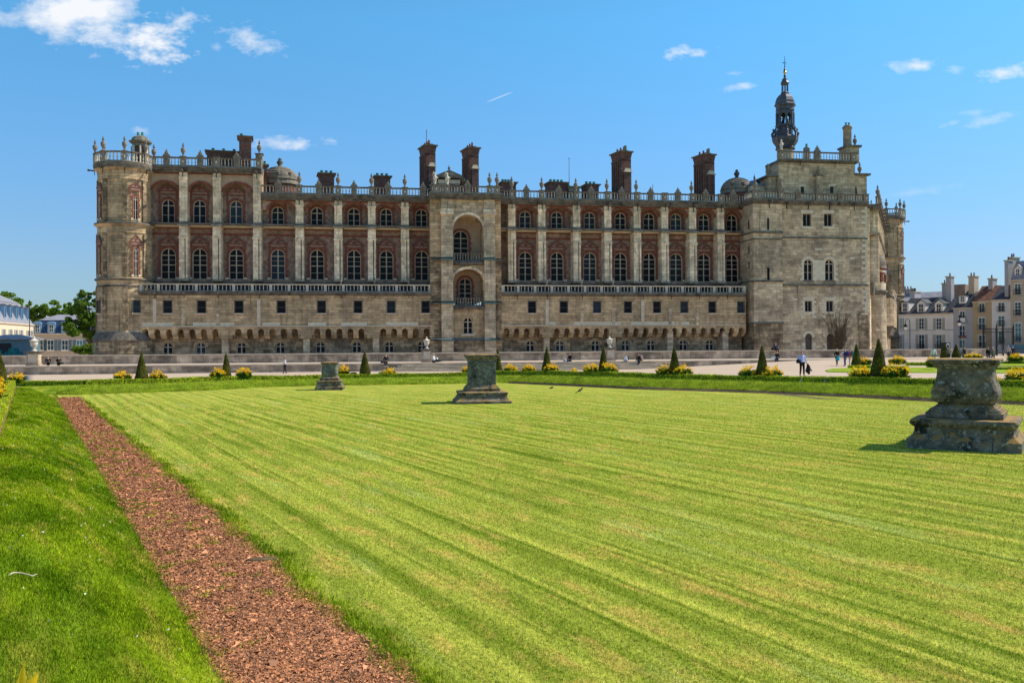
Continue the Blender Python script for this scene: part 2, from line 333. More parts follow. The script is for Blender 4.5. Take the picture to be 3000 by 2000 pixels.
# --- windows: cached meshes; part 'window' (surround) > frame, pane
WC = {}
def window_meshes(kind, wd, ht):
    key = (kind, round(wd, 2), round(ht, 2))
    if key in WC: return WC[key]
    r = wd / 2; arched = kind not in ('rect', 'rect_lintel', 'slit', 'bars'); zs = ht - r if arched else ht
    s = MB()
    def quoins(z0, z1, x, mt='red_brick', a=.28, b=.42, st=.38, y0=-.05, y1=.02):
        s.use(mt); z = z0; i = 0
        while z < z1 - .05:
            t = min(st, z1 - z); q = a if i % 2 else b
            for sg in (-1, 1):
                xa, xb = sorted((sg * x, sg * (x + q))); s.box(xa, xb, y0, y1, z, z + t)
            z += t; i += 1
    if kind in ('ped', 'plain', 'ped_high'):
        s.use('red_brick'); s.arch(0, zs, r + .02, r + .34, -.07, .02, 14)
        quoins(.25, zs, r + .02)
        s.use('new_stone'); [s.box(sg * (r + .02) if sg > 0 else -r - .45, r + .45 if sg > 0 else -r - .02, -.08, .02, 0, .25) for sg in (-1, 1)]
        if kind != 'plain':
            o = 1.22; zb = ht + (.6 if kind == 'ped' else 1.05); za = zb + (1.02 if kind == 'ped' else .8); s.use('red_brick')
            for sg in (-1, 1): s.box(*sorted((sg * (o - .24), sg * o)), -.10, .02, zs + .1, zb)
            s.box(-o - .08, o + .08, -.2, .02, zb, zb + .13); s.box(-o, o, -.12, .02, zb - .42, zb - .27)
            s.use('render').box(-o + .26, o - .26, -.06, .02, zb - .27, zb)
            s.use('red_brick').prism([(-o - .1, zb + .13), (-o + .25, zb + .13), (0, za - .25), (0, za)], -.2, .02)
            s.prism([(o + .1, zb + .13), (0, za), (0, za - .25), (o - .25, zb + .13)], -.2, .02)
            s.use('render').prism([(-o + .25, zb + .13), (o - .25, zb + .13), (0, za - .25)], -.08, .02)
            s.use('red_brick').lathe(0, -.1, [(.01, zb + .2), (.17, zb + .3), (.17, zb + .45), (.01, zb + .55)], 8)
            s.use('cornice').prism([(-o - .16, zb + .14), (-o - .05, zb + .14), (0, za + .02), (0, za + .1)], -.24, .0); s.prism([(o + .16, zb + .14), (0, za + .1), (0, za + .02), (o + .05, zb + .14)], -.24, .0)
    elif kind == 'stone':
        s.use('new_stone').arch(0, zs, r + .02, r + .42, -.03, .02, 12); quoins(0, zs, r + .02, 'new_stone', .3, .55, .38, -.03)
        s.use('cornice').box(-r - .2, r + .2, -.12, .02, -.14, 0)
    elif kind == 'rough':
        s.use('ashlar').arch(0, zs, r + .03, r + .3, -.04, .02, 12)
    elif kind == 'sill':
        s.use('cap_stone').box(-r - .28, r + .28, -.2, .02, -.22, -.02); s.use('ashlar').arch(0, zs, r + .02, r + .25, -.03, .02, 12)
    elif kind == 'rect':
        s.use('cap_stone').box(-r - .16, r + .16, -.15, .02, -.15, -.01); s.use('ashlar').box(-r - .3, r + .3, -.025, .02, ht + .02, ht + .34)
        s.use('frame_dark'); s.box(-r - .09, -r, -.04, .02, 0, ht); s.box(r, r + .09, -.04, .02, 0, ht); s.box(-r - .09, r + .09, -.045, .02, ht, ht + .08)
    elif kind == 'rect_lintel':
        s.use('new_stone').box(-r - .28, r + .28, -.03, .02, ht + .04, ht + .52); s.box(-r - .26, r + .26, -.05, .02, -.3, -.02)
        if ht < 1.8: quoins(-.9, ht, r + .02, 'new_stone', .3, .62, .36, -.028)
    elif kind == 'slit': s.use('cap_stone').box(-r - .08, r + .08, -.03, .02, -.12, -.01)
    f = MB().use('frame_dark' if kind in ('rect', 'bars') else 'frame'); y0, y1 = .18, .30
    out = arch_out(0, 0, ht, wd) if arched else rect_out(0, 0, ht, wd)
    if kind != 'slit':
        t = .10 if kind != 'rect' else .05
        if arched:
            f.arch(0, zs, r - t, r, y0, y1, 12)
            f.box(-r, -r + t, y0, y1, 0, zs); f.box(r - t, r, y0, y1, 0, zs); f.box(-r + t, r - t, y0, y1, 0, .09)
            f.box(-.07, .07, y0 - .01, y1, 0.09, ht - .02)
            trs = [zs] if ht > 2.2 or kind == 'stone' else [zs]
            if ht > 3.6: trs = [zs, zs - .62 * (zs) * .55 - .2]
            for z in trs: f.box(-r + t, r - t, y0 - .015, y1, z - .055, z + .055)
            lo = trs[-1] / 2
            f.box(-r + t, r - t, y0 + .01, y1 - .02, lo - .025, lo + .025)
            if ht > 3.6: f.box(-r + t, r - t, y0 + .01, y1 - .02, (trs[0] + trs[1]) / 2 - .02, (trs[0] + trs[1]) / 2 + .02)
        else:
            f.box(-r, -r + t, y0, y1, 0, ht); f.box(r - t, r, y0, y1, 0, ht); f.box(-r + t, r - t, y0, y1, 0, t); f.box(-r + t, r - t, y0, y1, ht - t, ht)
            if kind == 'rect': f.box(-r + t, r - t, y0, y1, ht * .45, ht * .45 + .07)
            else:
                f.box(-.05, .05, y0, y1, t, ht - t)
                f.use('iron'); [f.box(-r + q * wd / 6 - .012, -r + q * wd / 6 + .012, .06, .085, 0, ht) for q in range(1, 6)]; [f.box(-r, r, .05, .075, ht * q / 5 - .012, ht * q / 5 + .012) for q in range(1, 5)]
    g = MB().use('glass'); g.add([(x, .25, z) for x, z in out], [tuple(range(len(out)))])
    if not s.v: s.use('cornice').box(-r - .1, r + .1, -.06, .02, -.1, 0)
    def me(b, n):
        o = b.build(n); m = o.data; bpy.data.objects.remove(o); return m
    WC[key] = (me(s, 'window'), me(f, 'frame') if f.v else None, me(g, 'pane')); return WC[key]
def window(kind, u, w, z, wd, ht, rz=0, parent=None, name='window'):
    a = window_meshes(kind, wd, ht); o = bpy.data.objects.new(name, a[0]); COL.objects.link(o); o.parent = parent or castle; o.location = (u, w, z); o.rotation_euler = (0, 0, rz)
    for m, n in ((a[1], 'frame'), (a[2], 'pane')):
        if m:
            c = bpy.data.objects.new(n, m); COL.objects.link(c); c.parent = o
            if n == 'pane': c.location = (0, 0, 0)
    return o

# --- small repeated ornaments, cached
def mesh_of(b, n):
    o = b.build(n); m = o.data; bpy.data.objects.remove(o); return m
def put(m, name, loc, rz=0, parent=None, sc=None):
    o = bpy.data.objects.new(name, m); COL.objects.link(o); o.parent = parent or castle; o.location = loc; o.rotation_euler = (0, 0, rz)
    if sc: o.scale = (sc,) * 3 if not hasattr(sc, '__len__') else sc
    return o
URN = mesh_of(MB().use('dome_stone').lathe(0, 0, [(.2, 0), (.2, .1), (.1, .15), (.1, .25), (.3, .7), (.33, .95), (.24, 1.0), (.3, 1.1), (.1, 1.18), (.07, 1.3), (.17, 1.4), (.16, 1.5), (.06, 1.56), (.12, 1.68), (.02, 1.85)], 10), 'urn')
def baluster_run(b, x0, x1, y, z0, z1, sp=.43, mt='pale_baluster', dx=1, dy=0, n=6):
    th_ = .72 if mt == 'slim' else 1; b.use('pale_baluster' if mt == 'slim' else mt); L_ = x1 - x0; k = max(1, int(round(L_ / sp))); h = z1 - z0
    for i in range(k):
        q = x0 + (i + .5) * L_ / k
        b.lathe(q if dx else y, y if dx else q, [(.085 * th_, z0), (.085 * th_, z0 + .1 * h), (.04, z0 + .18 * h), (.10 * th_, z0 + .4 * h), (.04, z0 + .72 * h), (.08 * th_, z0 + .9 * h), (.08 * th_, z1)], n, cap=False)
def pier_mesh(hh, kind):
    b = MB().use('grey_stone').box(-.37, .37, -.28, .28, 0, hh)
    b.use('cornice').box(-.43, .43, -.34, .34, hh, hh + .12)
    if kind == 'diamond':
        b.use('cornice').prism([(-.24, hh * .5), (0, hh * .5 - .34), (.24, hh * .5), (0, hh * .5 + .34)], -.30, -.27)
        b.use('pale_baluster').prism([(-.17, hh * .5), (0, hh * .5 - .26), (.17, hh * .5), (0, hh * .5 + .26)], -.33, -.29)
    elif kind in ('F', 'beast'):
        b.use('cornice').prism([(.36 * cos(a * pi / 8), hh * .5 + .42 * sin(a * pi / 8)) for a in range(16)], -.31, -.27)
        b.use('grey_stone').prism([(.29 * cos(a * pi / 8), hh * .5 + .35 * sin(a * pi / 8)) for a in range(16)], -.33, -.29)
        c = hh * .5
        if kind == 'F':
            b.use('cornice').box(-.12, -.04, -.37, -.32, c - .24, c + .24); b.box(-.04, .15, -.37, -.32, c + .16, c + .24); b.box(-.04, .1, -.37, -.32, c - .02, c + .05)
        else:
            b.use('cornice').box(-.17, .1, -.37, -.32, c - .05, c + .08); b.box(-.17, -.11, -.37, -.32, c - .2, c - .05); b.box(.03, .09, -.37, -.32, c - .2, c - .05)
            b.box(.1, .2, -.37, -.32, c + .03, c + .15); b.box(-.23, -.17, -.37, -.32, c + .05, c + .2); b.box(-.2, -.02, -.37, -.32, c + .18, c + .23)
        b.use('grey_stone').prism([(-.48, hh + .12), (.48, hh + .12), (.4, hh + .3), (.26, hh + .36), (.2, hh + .62), (0, hh + .78), (-.2, hh + .62), (-.26, hh + .36), (-.4, hh + .3)], -.16, .16)
        b.use('cornice').lathe(0, -.18, [(.01, hh + .32), (.14, hh + .38), (.14, hh + .5), (.01, hh + .58)], 8)
        b.lathe(0, 0, [(.08, hh + .76), (.1, hh + .86), (.02, hh + .95)], 8)
    return mesh_of(b, 'pier')
PIER = {k: pier_mesh(1.1, k) for k in ('diamond', 'F', 'beast')}
SPOUT = mesh_of(MB().use('cornice').box(-.09, .09, -.95, 0, -.1, .12).box(-.14, .14, -1.15, -.8, -.12, .2).use('iron').box(-.05, .05, -.1, 0, -.75, .35), 'spout')
def corn(b, x0, x1, wf, zb, zt, back=3.4, mt='cornice'):
    b.use(mt); h = zt - zb
    b.box(x0 - .02, x1 + .02, wf - .10, back, zb, zb + h * .35); b.box(x0 - .04, x1 + .04, wf - .34, back + .002, zb + h * .35, zb + h * .7); b.box(x0 - .06, x1 + .06, wf - .5, back + .004, zb + h * .7, zt)
def roof_balustrade(x0, x1, wf, z0, zr, piers, urns=(), seg=True, crest=()):
    """rail and plinth as the part; balusters, piers, urns under it"""
    b = MB().use('grey_stone'); b.box(x0, x1, wf - .2, wf + .2, z0, z0 + .18); b.use('cornice').box(x0, x1, wf - .2, wf + .2, zr - .16, zr)
    ob = b.build('balustrade', castle)
    bb = MB(); stops = sorted([x0] + [p for p in piers] + [p for p, _ in crest] + [x1])
    for a, c in zip(stops, stops[1:]):
        if c - a > .9: baluster_run(bb, a + .4, c - .4, wf, z0 + .18, zr - .16)
    if bb.v: tag(bb.build('balusters', ob), kind='stuff')
    hh = zr - .05 - z0
    for p in piers: put(PIER['diamond'], 'pier', (p, wf, z0 + .02), parent=ob, sc=(1, 1, hh / 1.1))
    for p, k in crest: put(PIER[k], 'pier', (p, wf, z0 + .02), parent=ob, sc=(1, 1, hh / 1.1))
    for p in urns: put(URN, 'urn', (p, wf, z0 + hh + .12), parent=ob)
    return ob

# ---- levels
zT, zR, zC, zCb = 9.6, 24.0, 22.85, 22.05
hT, hC, hCb = 27.45, 26.2, 25.45
WB, WW, WA = 2.0, 3.65, 2.45      # buttress face, wall face, arch-face plane
def sec(pils, wins, left_edge, right_edge, high=False):
    """one stretch of the upper facade"""
    top = hCb if high else zCb
    up = [U(p, WB) for p in pils]; uw = [U(p, WW) for p in wins]
    bounds = [left_edge] + up + [right_edge]
    bounds = sorted(set(round(x, 3) for x in bounds))
    wallb = MB(); red = []
    for a, c in zip(bounds, bounds[1:]):
        ws = [x for x in uw if a < x < c]
        holes1 = [arch_out(x, 11.45, 15.6, 1.9, 10) for x in ws]; holes2 = [arch_out(x, 18.75, 22.1 if high else 21.4, 1.65, 10) for x in ws]
        wallb.use('render').wall([(a, 9.6), (c, 9.6), (c, 18.4), (a, 18.4)], holes1, WW, .35, 'frame')
        wallb.wall([(a, 18.4), (c, 18.4), (c, top), (a, top)], holes2, WW, .35, 'frame')
        for x in ws:
            window('ped', x, WW, 11.45, 1.9, 4.15)
            window('ped_high' if high else 'plain', x, WW, 18.75, 1.65, 3.35 if high else 2.65)
        # arch between the buttresses, its face proud of the wall
        l, r = a + .5, c - .5
        if ws and r - l > 1.6:
            if left_edge == a: l = max(a + .02, ws[0] - (c - .5 - ws[0]))
            if right_edge == c: r = min(c - .02, ws[0] + (ws[0] - (a + .5)))
            zs, rise = (23.05, 1.4) if high else (20.75, 1.35); cx = (l + r) / 2; rx = (r - l) / 2
            outl = [(l - .5 if left_edge != a else l, zs)] + [(l, zs)] + list(reversed(ell(cx, zs, rx - .03, rise, 16)))[1:-1] + [(r, zs), (r + .5 if right_edge != c else r, zs), (r + .5 if right_edge != c else r, top), (l - .5 if left_edge != a else l, top)]
            wallb.use('arch_face').slab(outl, WA, WW)
            ra = MB().use('red_brick'); red.append(('brick_arch', ra)); ellband(ra, cx, zs, rx, rise + .02, .28, WA - .08, WA + .12)
            # brick bands beside the upper windows reaching the arch
            for sg in (-1, 1):
                xx = ws[0] + sg * 1.0
                hz = zs + (rise) * sqrt(max(0, 1 - ((abs(xx - cx) + .15) / rx) ** 2)) - .25
                if not high: red.append(('brick_strip', MB().use('red_brick').box(xx - .16, xx + .16, WW - .03, WW + .02, 20.5, hz)))
        if c - a > 1.5: red += [('brick_band', MB().use('red_brick').box(a + .5, c - .5, y0_, y1_, z0_, z1_)) for y0_, y1_, z0_, z1_ in ((WW - .10, WW, 17.35, 17.62), (WW - .12, WW, 18.18, 18.3), (WA - .06, WA + .01, top - .16, top))]
    return wallb, red, up, uw
def buttress(u, z0, z1, upper, wd=1.08):
    b = MB().use('pale_stone')
    h = wd / 2
    if not upper:
        b.box(u - h, u + h, WB, WW, z0, z1); b.box(u + h * .35, u + h * .42, WB - .02, WB + .05, z0, z1 - 1.6) if 0 else None
        b.box(u - h, u + h * .28, WB - .24, WB, z0, z1 - 1.55); b.box(u + h * .52, u + h, WB - .24, WB, z0, z1 - 1.55)
        b.box(u - h - .07, u + h + .07, WB - .32, WB - .001, z1 - 1.55, z1 - 1.35); b.box(u - h, u + h, WB - .2, WB, z1 - 1.35, z1)
        b.use('grey_stone').box(u - h - .08, u + h + .08, WB - .34, WW, z0 - .28, z0); b.use('cornice').box(u + h * .28, u + h * .52, WB - .02, WB, z0, z1 - 1.56)  # dark strip in the groove: shade of the recess painted in
    else:
        h = wd / 2 - .04
        b.box(u - h, u + h, WB, WW, z0, z1)
        b.box(u - h, u - h + .26, WB - .08, WB, z0 + .2, z1 - .85); b.box(u + h - .26, u + h, WB - .08, WB, z0 + .2, z1 - .85)
        # head of the sunk panel
        zs = z1 - 1.25; r = h - .26
        b.slab([(u - r - .001, zs)] + list(reversed(ell(u, zs, r, r * 1.0, 8)))[0:] + [(u + r + .001, zs), (u + r + .001, z1 - .85), (u - r - .001, z1 - .85)], WB - .08, WB)
        b.box(u - h - .05, u + h + .05, WB - .13, WB - .001, z1 - .85, z1 - .6)
        b.use('grey_stone').box(u - h - .06, u + h + .06, WB - .14, WW, z0, z0 + .2)
    return b.build('buttress', castle)

pL_high = [538, 636, 754]; wL_high = [493, 585, 692]
pL = [878, 991.5, 1089.5, 1187]; wL = [814, 929, 1037, 1132, 1235]
pR = [1500, 1588, 1690, 1781, 1867, 1948, 2030, 2112]; wR = [1539, 1632, 1728, 1818, 1902, 1981, 2062.5, 2145]
uA, uB, uC, uDn, uE = U(436, WW), U(767, WB), U(1266, WB), U(1466, WB), U(2184, 2.4)
for pils, wins, a, c, hi, nm in ((pL_high, wL_high, uA, uB + .03, True, 'a'), (pL, wL, uB + .03, uC, False, 'b'), (pR, wR, uDn, uE, False, 'c')):
    wb, red, up, uw = sec(pils, wins, a, c, hi)
    top = hCb if hi else zCb
    wb.use('shade_and_joint').box(a, c, WW - .25, WW + .3, 9.6, 10.75); wb.use('cornice').box(a, c, WW - .16, WW + .3, 10.75, 11.1)  # near-black plinth band: shade between the balusters put into the colour
    wb.build('upper_wall', castle); [r_.build(n_, castle) for n_, r_ in red]
    s = MB().use('cornice').box(a, c, WB - .28, WW, 18.55, 18.75); s.use('cap_stone').box(a, c, WB + .55, WW, 18.35, 18.548)
    for x in up: s.use('grey_stone').box(x - .68, x + .68, WB - .5, WB + .3, 18.31, 18.56)
    s.build('string_course', castle)
    for x in up:
        buttress(x, 11.35, 18.30, False); buttress(x, 18.75, top, True)
        put(SPOUT, 'spout', (x, WB - .3, top + .1))
# first half buttress beside the round tower
cb = MB(); corn(cb, uA, uB, WB, hCb, hC); cb.use('slate').box(uA, uB - .1, 2.2, 8, hC - .5, hC - .25); cb.use('arch_face').box(uB - .3, uB, 2.1, 8, 22.4, hC - .1); cb.build('cornice', castle)
cb = MB(); corn(cb, uB + .06, uC, WB, zCb, zC, back=3.5); cb.build('cornice', castle)
cb = MB(); corn(cb, uDn, uE, WB, zCb, zC, back=3.5); cb.build('cornice', castle)
roof_balustrade(uA, uB, WB, hC, hT, [U(538, WB), U(636, WB), uB - .35], urns=[U(538, WB)], crest=[(U(489, WB), 'F'), (U(588, WB), 'beast'), (U(695, WB), 'F')])
put(URN, 'urn', (uB - .5, 4.0, hT + 1.1)); b = MB().use('grey_stone').box(uB - .95, uB - .05, 3.6, 4.6, hC, hT + 1.0); b.use('cornice').box(uB - 1.05, uB + .05, 3.5, 4.7, hT + 1.0, hT + 1.12); b.build('urn_pedestal', castle)
crL = [(U(816, WB), 'beast'), (U(934, WB), 'F'), (U(1038, WB), 'beast'), (U(1138, WB), 'F'), (U(1240, WB), 'beast')]
roof_balustrade(uB, uC, WB, zC, zR, [U(p, WB) for p in pL], urns=[U(p, WB) for p in pL], crest=crL)
crR = [(U(1543, WB), 'F'), (U(1638, WB), 'beast'), (U(1733, WB), 'F'), (U(1822, WB), 'beast'), (U(1907, WB), 'F'), (U(1987, WB), 'beast'), (U(2068, WB), 'F'), (U(2149, WB), 'beast')]
pRr = [1500, 1588, 1690, 1781, 1867, 1948, 2030, 2112]
roof_balustrade(uDn, uE, WB, zC, zR, [U(p, WB) for p in pRr], urns=[U(p, WB) for p in (1500, 1588, 1688, 1779, 1865, 2027)], crest=crR)
# roofs behind the balustrades
for a, c in ((uB, uC), (uDn, uE + 3)):
    r = MB().use('slate'); r.add([(a, 3.0, 22.7), (c, 3.0, 22.7), (c, 7.5, 22.95), (a, 7.5, 22.95), (c, 13, 22.7), (a, 13, 22.7)], [(0, 1, 2, 3), (3, 2, 4, 5)])
    r.use('copper').box(a + .2, c - .2, 3.6, 3.75, 22.9, 23.08)
    r.use('ashlar').box(a, c, 12.9, 13.0, .5, 22.7)
    r.build('roof', castle)
# --- lower storey with its terrace
small = {0: [490, 589.5, 699, 823, 941, 1048, 1145, 1246], 1: [1558, 1651, 1748.5, 1839, 1924, 2004, 2086, 2170]}
low = {0: [490, 587, 706, 820, 937.5, 1044, 1139, 1235], 1: [1477.5, 1552, 1639, 1743, 1831, 1906, 2000.5, 2078, 2160]}
piersx = {0: [657, 896, 1100], 1: [1601, 1795, 1964, 2126]}
drains = {0: [(452, 1), (535, 0), (638, 0), (757, 1)], 1: [(1602, 1), (1704, 0), (1797, 0), (1882, 1), (1962, 0), (2043, 0)]}
for i, (a, c) in enumerate(((U(407, 0), U(1264, 0)), (U(1468, 0), U(2184, 0)))):
    wb = MB().use('ashlar'); ws = [U(x, 0) for x in small[i]] + ([U(1478, 0)] if i else [])
    cuts = sorted([a] + [(p + q) / 2 for p, q in zip(sorted(ws), sorted(ws)[1:])] + [c])
    for x0, x1 in zip(cuts, cuts[1:]):
        hs = [rect_out(x, 6.78, 8.38, 1.0) for x in ws if x0 < x < x1 - .5 and x > x0 + .5]
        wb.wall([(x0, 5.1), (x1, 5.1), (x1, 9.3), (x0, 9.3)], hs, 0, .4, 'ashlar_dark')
    for x in ws:
        if a + .5 < x < c - .5: window('rect', x, 0, 6.78, 1.0, 1.6)
    wb.use('ashlar').box(a, c, .02, WW, 9.0, 9.3); wb.use('cornice').box(a, c, -.05, WW, 9.3, zT)
    wb.use('ashlar').box(a, a + .25, .02, WW, 5.1, 9.0)
    wb.build('lower_wall', castle)
    cs = MB().use('cornice').box(a, c, -.18, -.051, 9.12, 9.36).box(a, c, -.42, -.05, 9.36, zT + .02)
    cs.use('cap_stone').box(a, c, -.14, .3, 4.98, 5.12)
    cs.build('ledge', castle)
    rr = random.Random(i + 4); x = a + .3
    while x < c - 2:
        l = rr.uniform(.9, 2.6)
        if rr.random() < .62: MB().use('new_stone').box(x, x + l - .04, -.02, .1, 5.13, 5.55).build('repair_block', castle)
        x += l

    for px, fresh in drains[i]:
        x = U(px, 0); MB().use('cap_stone' if fresh else 'keep_stone').box(x - .22, x + .22, -.06, .1, 5.13, 8.6 if fresh else 7.4).build('drain_strip', castle)
    # machicolation
    mc = MB(); P_ = 1.41; n = int((c - a) / P_); P_ = (c - a) / n; pz = [U(x, 0) for x in piersx[i]]
    for k in range(n):
        cx = a + (k + .5) * P_; r = .39
        if any(abs(cx - p) < .55 for p in pz): mc.use('ashlar').box(cx - P_ / 2, cx + P_ / 2, 0, 1.5, 3.4, 4.98); continue
        arc = list(reversed(ell(cx, 4.32, r, r, 8)))
        mc.use('ashlar').slab([(cx - P_ / 2, 3.95), (cx - r, 3.95)] + arc + [(cx + r, 3.95), (cx + P_ / 2, 3.95), (cx + P_ / 2, 4.98), (cx - P_ / 2, 4.98)], 0, 1.5)
        for sg in (-1, 1):
            xa, xb = sorted((cx + sg * r, cx + sg * P_ / 2))
            mc.box(xa, xb, .35, 1.5, 3.68, 3.94); mc.box(xa, xb, .75, 1.5, 3.42, 3.67)
    mc.build('machicolation', castle)
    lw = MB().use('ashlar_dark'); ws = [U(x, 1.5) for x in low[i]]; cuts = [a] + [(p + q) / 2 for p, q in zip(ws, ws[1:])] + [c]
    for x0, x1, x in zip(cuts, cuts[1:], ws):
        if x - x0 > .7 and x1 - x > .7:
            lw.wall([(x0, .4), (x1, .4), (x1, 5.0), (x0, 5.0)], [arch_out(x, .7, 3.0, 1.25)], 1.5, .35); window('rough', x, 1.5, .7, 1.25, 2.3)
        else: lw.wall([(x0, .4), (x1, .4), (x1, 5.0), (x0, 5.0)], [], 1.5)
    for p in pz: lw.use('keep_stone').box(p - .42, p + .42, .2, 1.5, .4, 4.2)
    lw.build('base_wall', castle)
    # terrace balustrade
    b = MB().use('grey_stone').box(a, c, -.05, .3, zT + .02, zT + .16); b.use('cap_stone').box(a, c, -.1, .33, 10.48, 10.62); ob = b.build('balustrade', castle)
    bb = MB(); x = a; st = []
    k = int((c - a) / 2.35); stp = (c - a) / k
    pm = PIER.setdefault('plain', mesh_of(MB().use('pale_baluster').box(-.17, .17, -.16, .16, 0, 1.0), 'pier'))
    for j in range(k + 1):
        put(pm, 'pier', (min(max(a + j * stp, a + .2), c - .2), .1, zT + .02), parent=ob)
        if j < k: baluster_run(bb, a + j * stp + .2, a + (j + 1) * stp - .2, .12, zT + .16, 10.48, .46, 'slim')
    tag(bb.build('balusters', ob), kind='stuff')
    for px in ((998, 1097, 1196) if i == 0 else (1601, 1703, 1795)): put(URN, 'urn', (U(px, .1), .12, 10.62), sc=.55, parent=ob)
    for px in ((455, 540, 640, 760, 884, 1000, 1098, 1197) if i == 0 else (1514, 1602, 1704, 1797, 1882, 1964, 2046, 2128)): put(SPOUT, 'spout', (U(px, 0), -.3, 9.3), sc=.75)

# ------------------------------------------------------------------ round towers
def round_tower(cx, cy, R, zb, rz, lit_windows=True, base=True):
    seg = 56
    prof = [(R + .75, zb), (R + .7, 3.2), (R + .85, 3.3), (R + .35, 4.35), (R + .22, 4.6), (R + .2, 10.1), (R + .35, 10.25), (R + .25, 10.4), (R + .28, 10.95), (R + .5, 11.05), (R + .52, 11.25), (R + .1, 11.4),
            (R + .1, 17.0), (R + .22, 17.1), (R + .15, 17.3), (R + .2, 18.0), (R + .55, 18.2), (R + .55, 18.4), (R, 18.55), (R, 23.9), (R + .15, 24.0), (R + .1, 24.3), (R + .15, 25.1), (R + .5, 25.4), (R + .62, 25.8), (R + .62, 26.05), (R - .3, 26.1)]
    b = MB(); 
    for (p, q) in zip(prof, prof[1:]):
        z0 = (p[1] + q[1]) / 2; dark = (10.9 < z0 < 11.3) or (18.1 < z0 < 18.5) or z0 > 25.3 or 3.2 < z0 < 4.4 or (10.1 < z0 < 10.4)
        b.use('cornice' if dark else 'ashlar_dark' if z0 < 3.2 else 'ashlar').lathe(cx, cy, [p, q], seg, cap=False, smooth=False)
    b.use('slate').lathe(cx, cy, [(R - .3, 26.1), (.01, 26.3)], seg, cap=False)
    t = b.build('corner_tower', castle)
    pb = MB()
    for k in range(8):
        a = rz + k * pi / 4; ca, sa = cos(a), sin(a)
        for z0, z1, rr, m in ((4.7, 10.1, R + .25, 'ashlar_dark'), (11.45, 17.0, R + .16, 'ashlar_dark'), (18.6, 24.0, R + .06, 'ashlar_dark')):
            pb.use(m); pb.box(-.28, .28, -rr - .12, -rr + .2, z0, z1, 0)
            for j in range(len(pb.v) - 8, len(pb.v)):
                x, y, z = pb.v[j]; pb.v[j] = (cx + x * ca - y * sa, cy + x * sa + y * ca, z)
    pb.build('pilaster', t)
    for k in range(8):
        a = rz + pi / 8 + k * pi / 4
        if k % 2 == 0 or True:
            d = (sin(a), -cos(a))
            # windows on every second face
            if k % 2 == 0:
                for z, kd, ht in ((11.5, 'ped', 3.9), (18.75, 'ped_high', 3.2)):
                    ro = R + (.19 if z < 15 else .10); o = window(kd, cx + d[0] * ro, cy + d[1] * ro, z, .95, ht, a, parent=castle); o.scale = (.62, .30, .97)
                o = window('rect', cx + d[0] * (R + .31), cy + d[1] * (R + .31), 6.8, 1.0, 1.6, a); o.scale = (.9, .30, 1)
    # ring balustrade
    b = MB().use('grey_stone').lathe(cx, cy, [(R + .2, 26.05), (R + .5, 26.06), (R + .5, 26.24), (R + .2, 26.25)], seg, cap=False)
    b.use('cornice').lathe(cx, cy, [(R + .15, 27.28), (R + .55, 27.29), (R + .55, 27.44), (R + .15, 27.45)], seg, cap=False); b.lathe(cx, cy, [(R + .15, 27.28), (R + .15, 27.45)], seg, cap=False)
    ob = b.build('balustrade', castle); bb = MB().use('pale_baluster')
    for k in range(48):
        a = 2 * pi * k / 48; bb.lathe(cx + (R + .35) * cos(a), cy + (R + .35) * sin(a), [(.10, 26.24), (.10, 26.35), (.05, 26.45), (.12, 26.7), (.05, 27.0), (.1, 27.2), (.1, 27.29)], 6, cap=False)
    tag(bb.build('balusters', ob), kind='stuff')
    for k in range(8):
        a = rz + k * pi / 4; p = (cx + (R + .35) * sin(a), cy - (R + .35) * cos(a), 26.1)
        put(PIER['diamond'], 'pier', p, a, ob, (.8, .8, 1.15)); put(URN, 'urn', (p[0], p[1], 27.5), a, ob)
        put(SPOUT, 'spout', (cx + (R + .4) * sin(a), cy - (R + .4) * cos(a), 25.3), a, ob, .75)
    return t
tcx, tcw = U(367, 2.5), 2.5
round_tower(tcx, tcw, 3.2, .4, radians(14))
# far round tower at the end of the west wing
def loc_castle(X, Y):
    x, y = X, Y - D0; return x * CT + y * ST, -x * ST + y * CT
fx, fy = loc_castle(71.2, 169.5)
round_tower(fx, fy, 3.2, .4, radians(20))
# chimney lantern on the left tower
b = MB(); q0 = U(413, 5); zz = 27.2
b.use('dark_brick').lathe(q0, 5, [(.85, 26), (.85, Z(413, 415, 5))], 8, smooth=False)
zc = Z(413, 415, 5)
b.use('dome_stone').lathe(q0, 5, [(1.0, zc - .75), (1.05, zc - .4), (1.45, zc - .2), (1.5, zc), (1.2, zc + .1), (1.0, zc + .5), (.5, zc + .75), (.3, zc + .8)], 8, smooth=False, rot=.39)
for k in range(8):
    a = k * pi / 4 + .2; b.use('pale_baluster').lathe(q0 + 1.1 * cos(a), 5 + 1.1 * sin(a), [(.12, 26), (.12, zc - .7)], 6)
lan = b.build('roof_lantern', castle)
for dx in (-.3, .25):
    MB().use('copper').lathe(q0 + dx, 5, [(.16, zc + .7), (.16, zc + 1.25)], 8).build('chimney_pot', lan)
# ------------------------------------------------------------------ central pavilion
wp = -.9
pz_rail, pz_c, pz_cb = Z(1366, 545, wp), Z(1366, 568, wp), Z(1366, 584, wp)
xs = [U(q, wp) for q in (1262, 1293, 1327, 1419, 1451, 1470)]
xm = (xs[2] + xs[3]) / 2
b = MB().use('keep_stone')
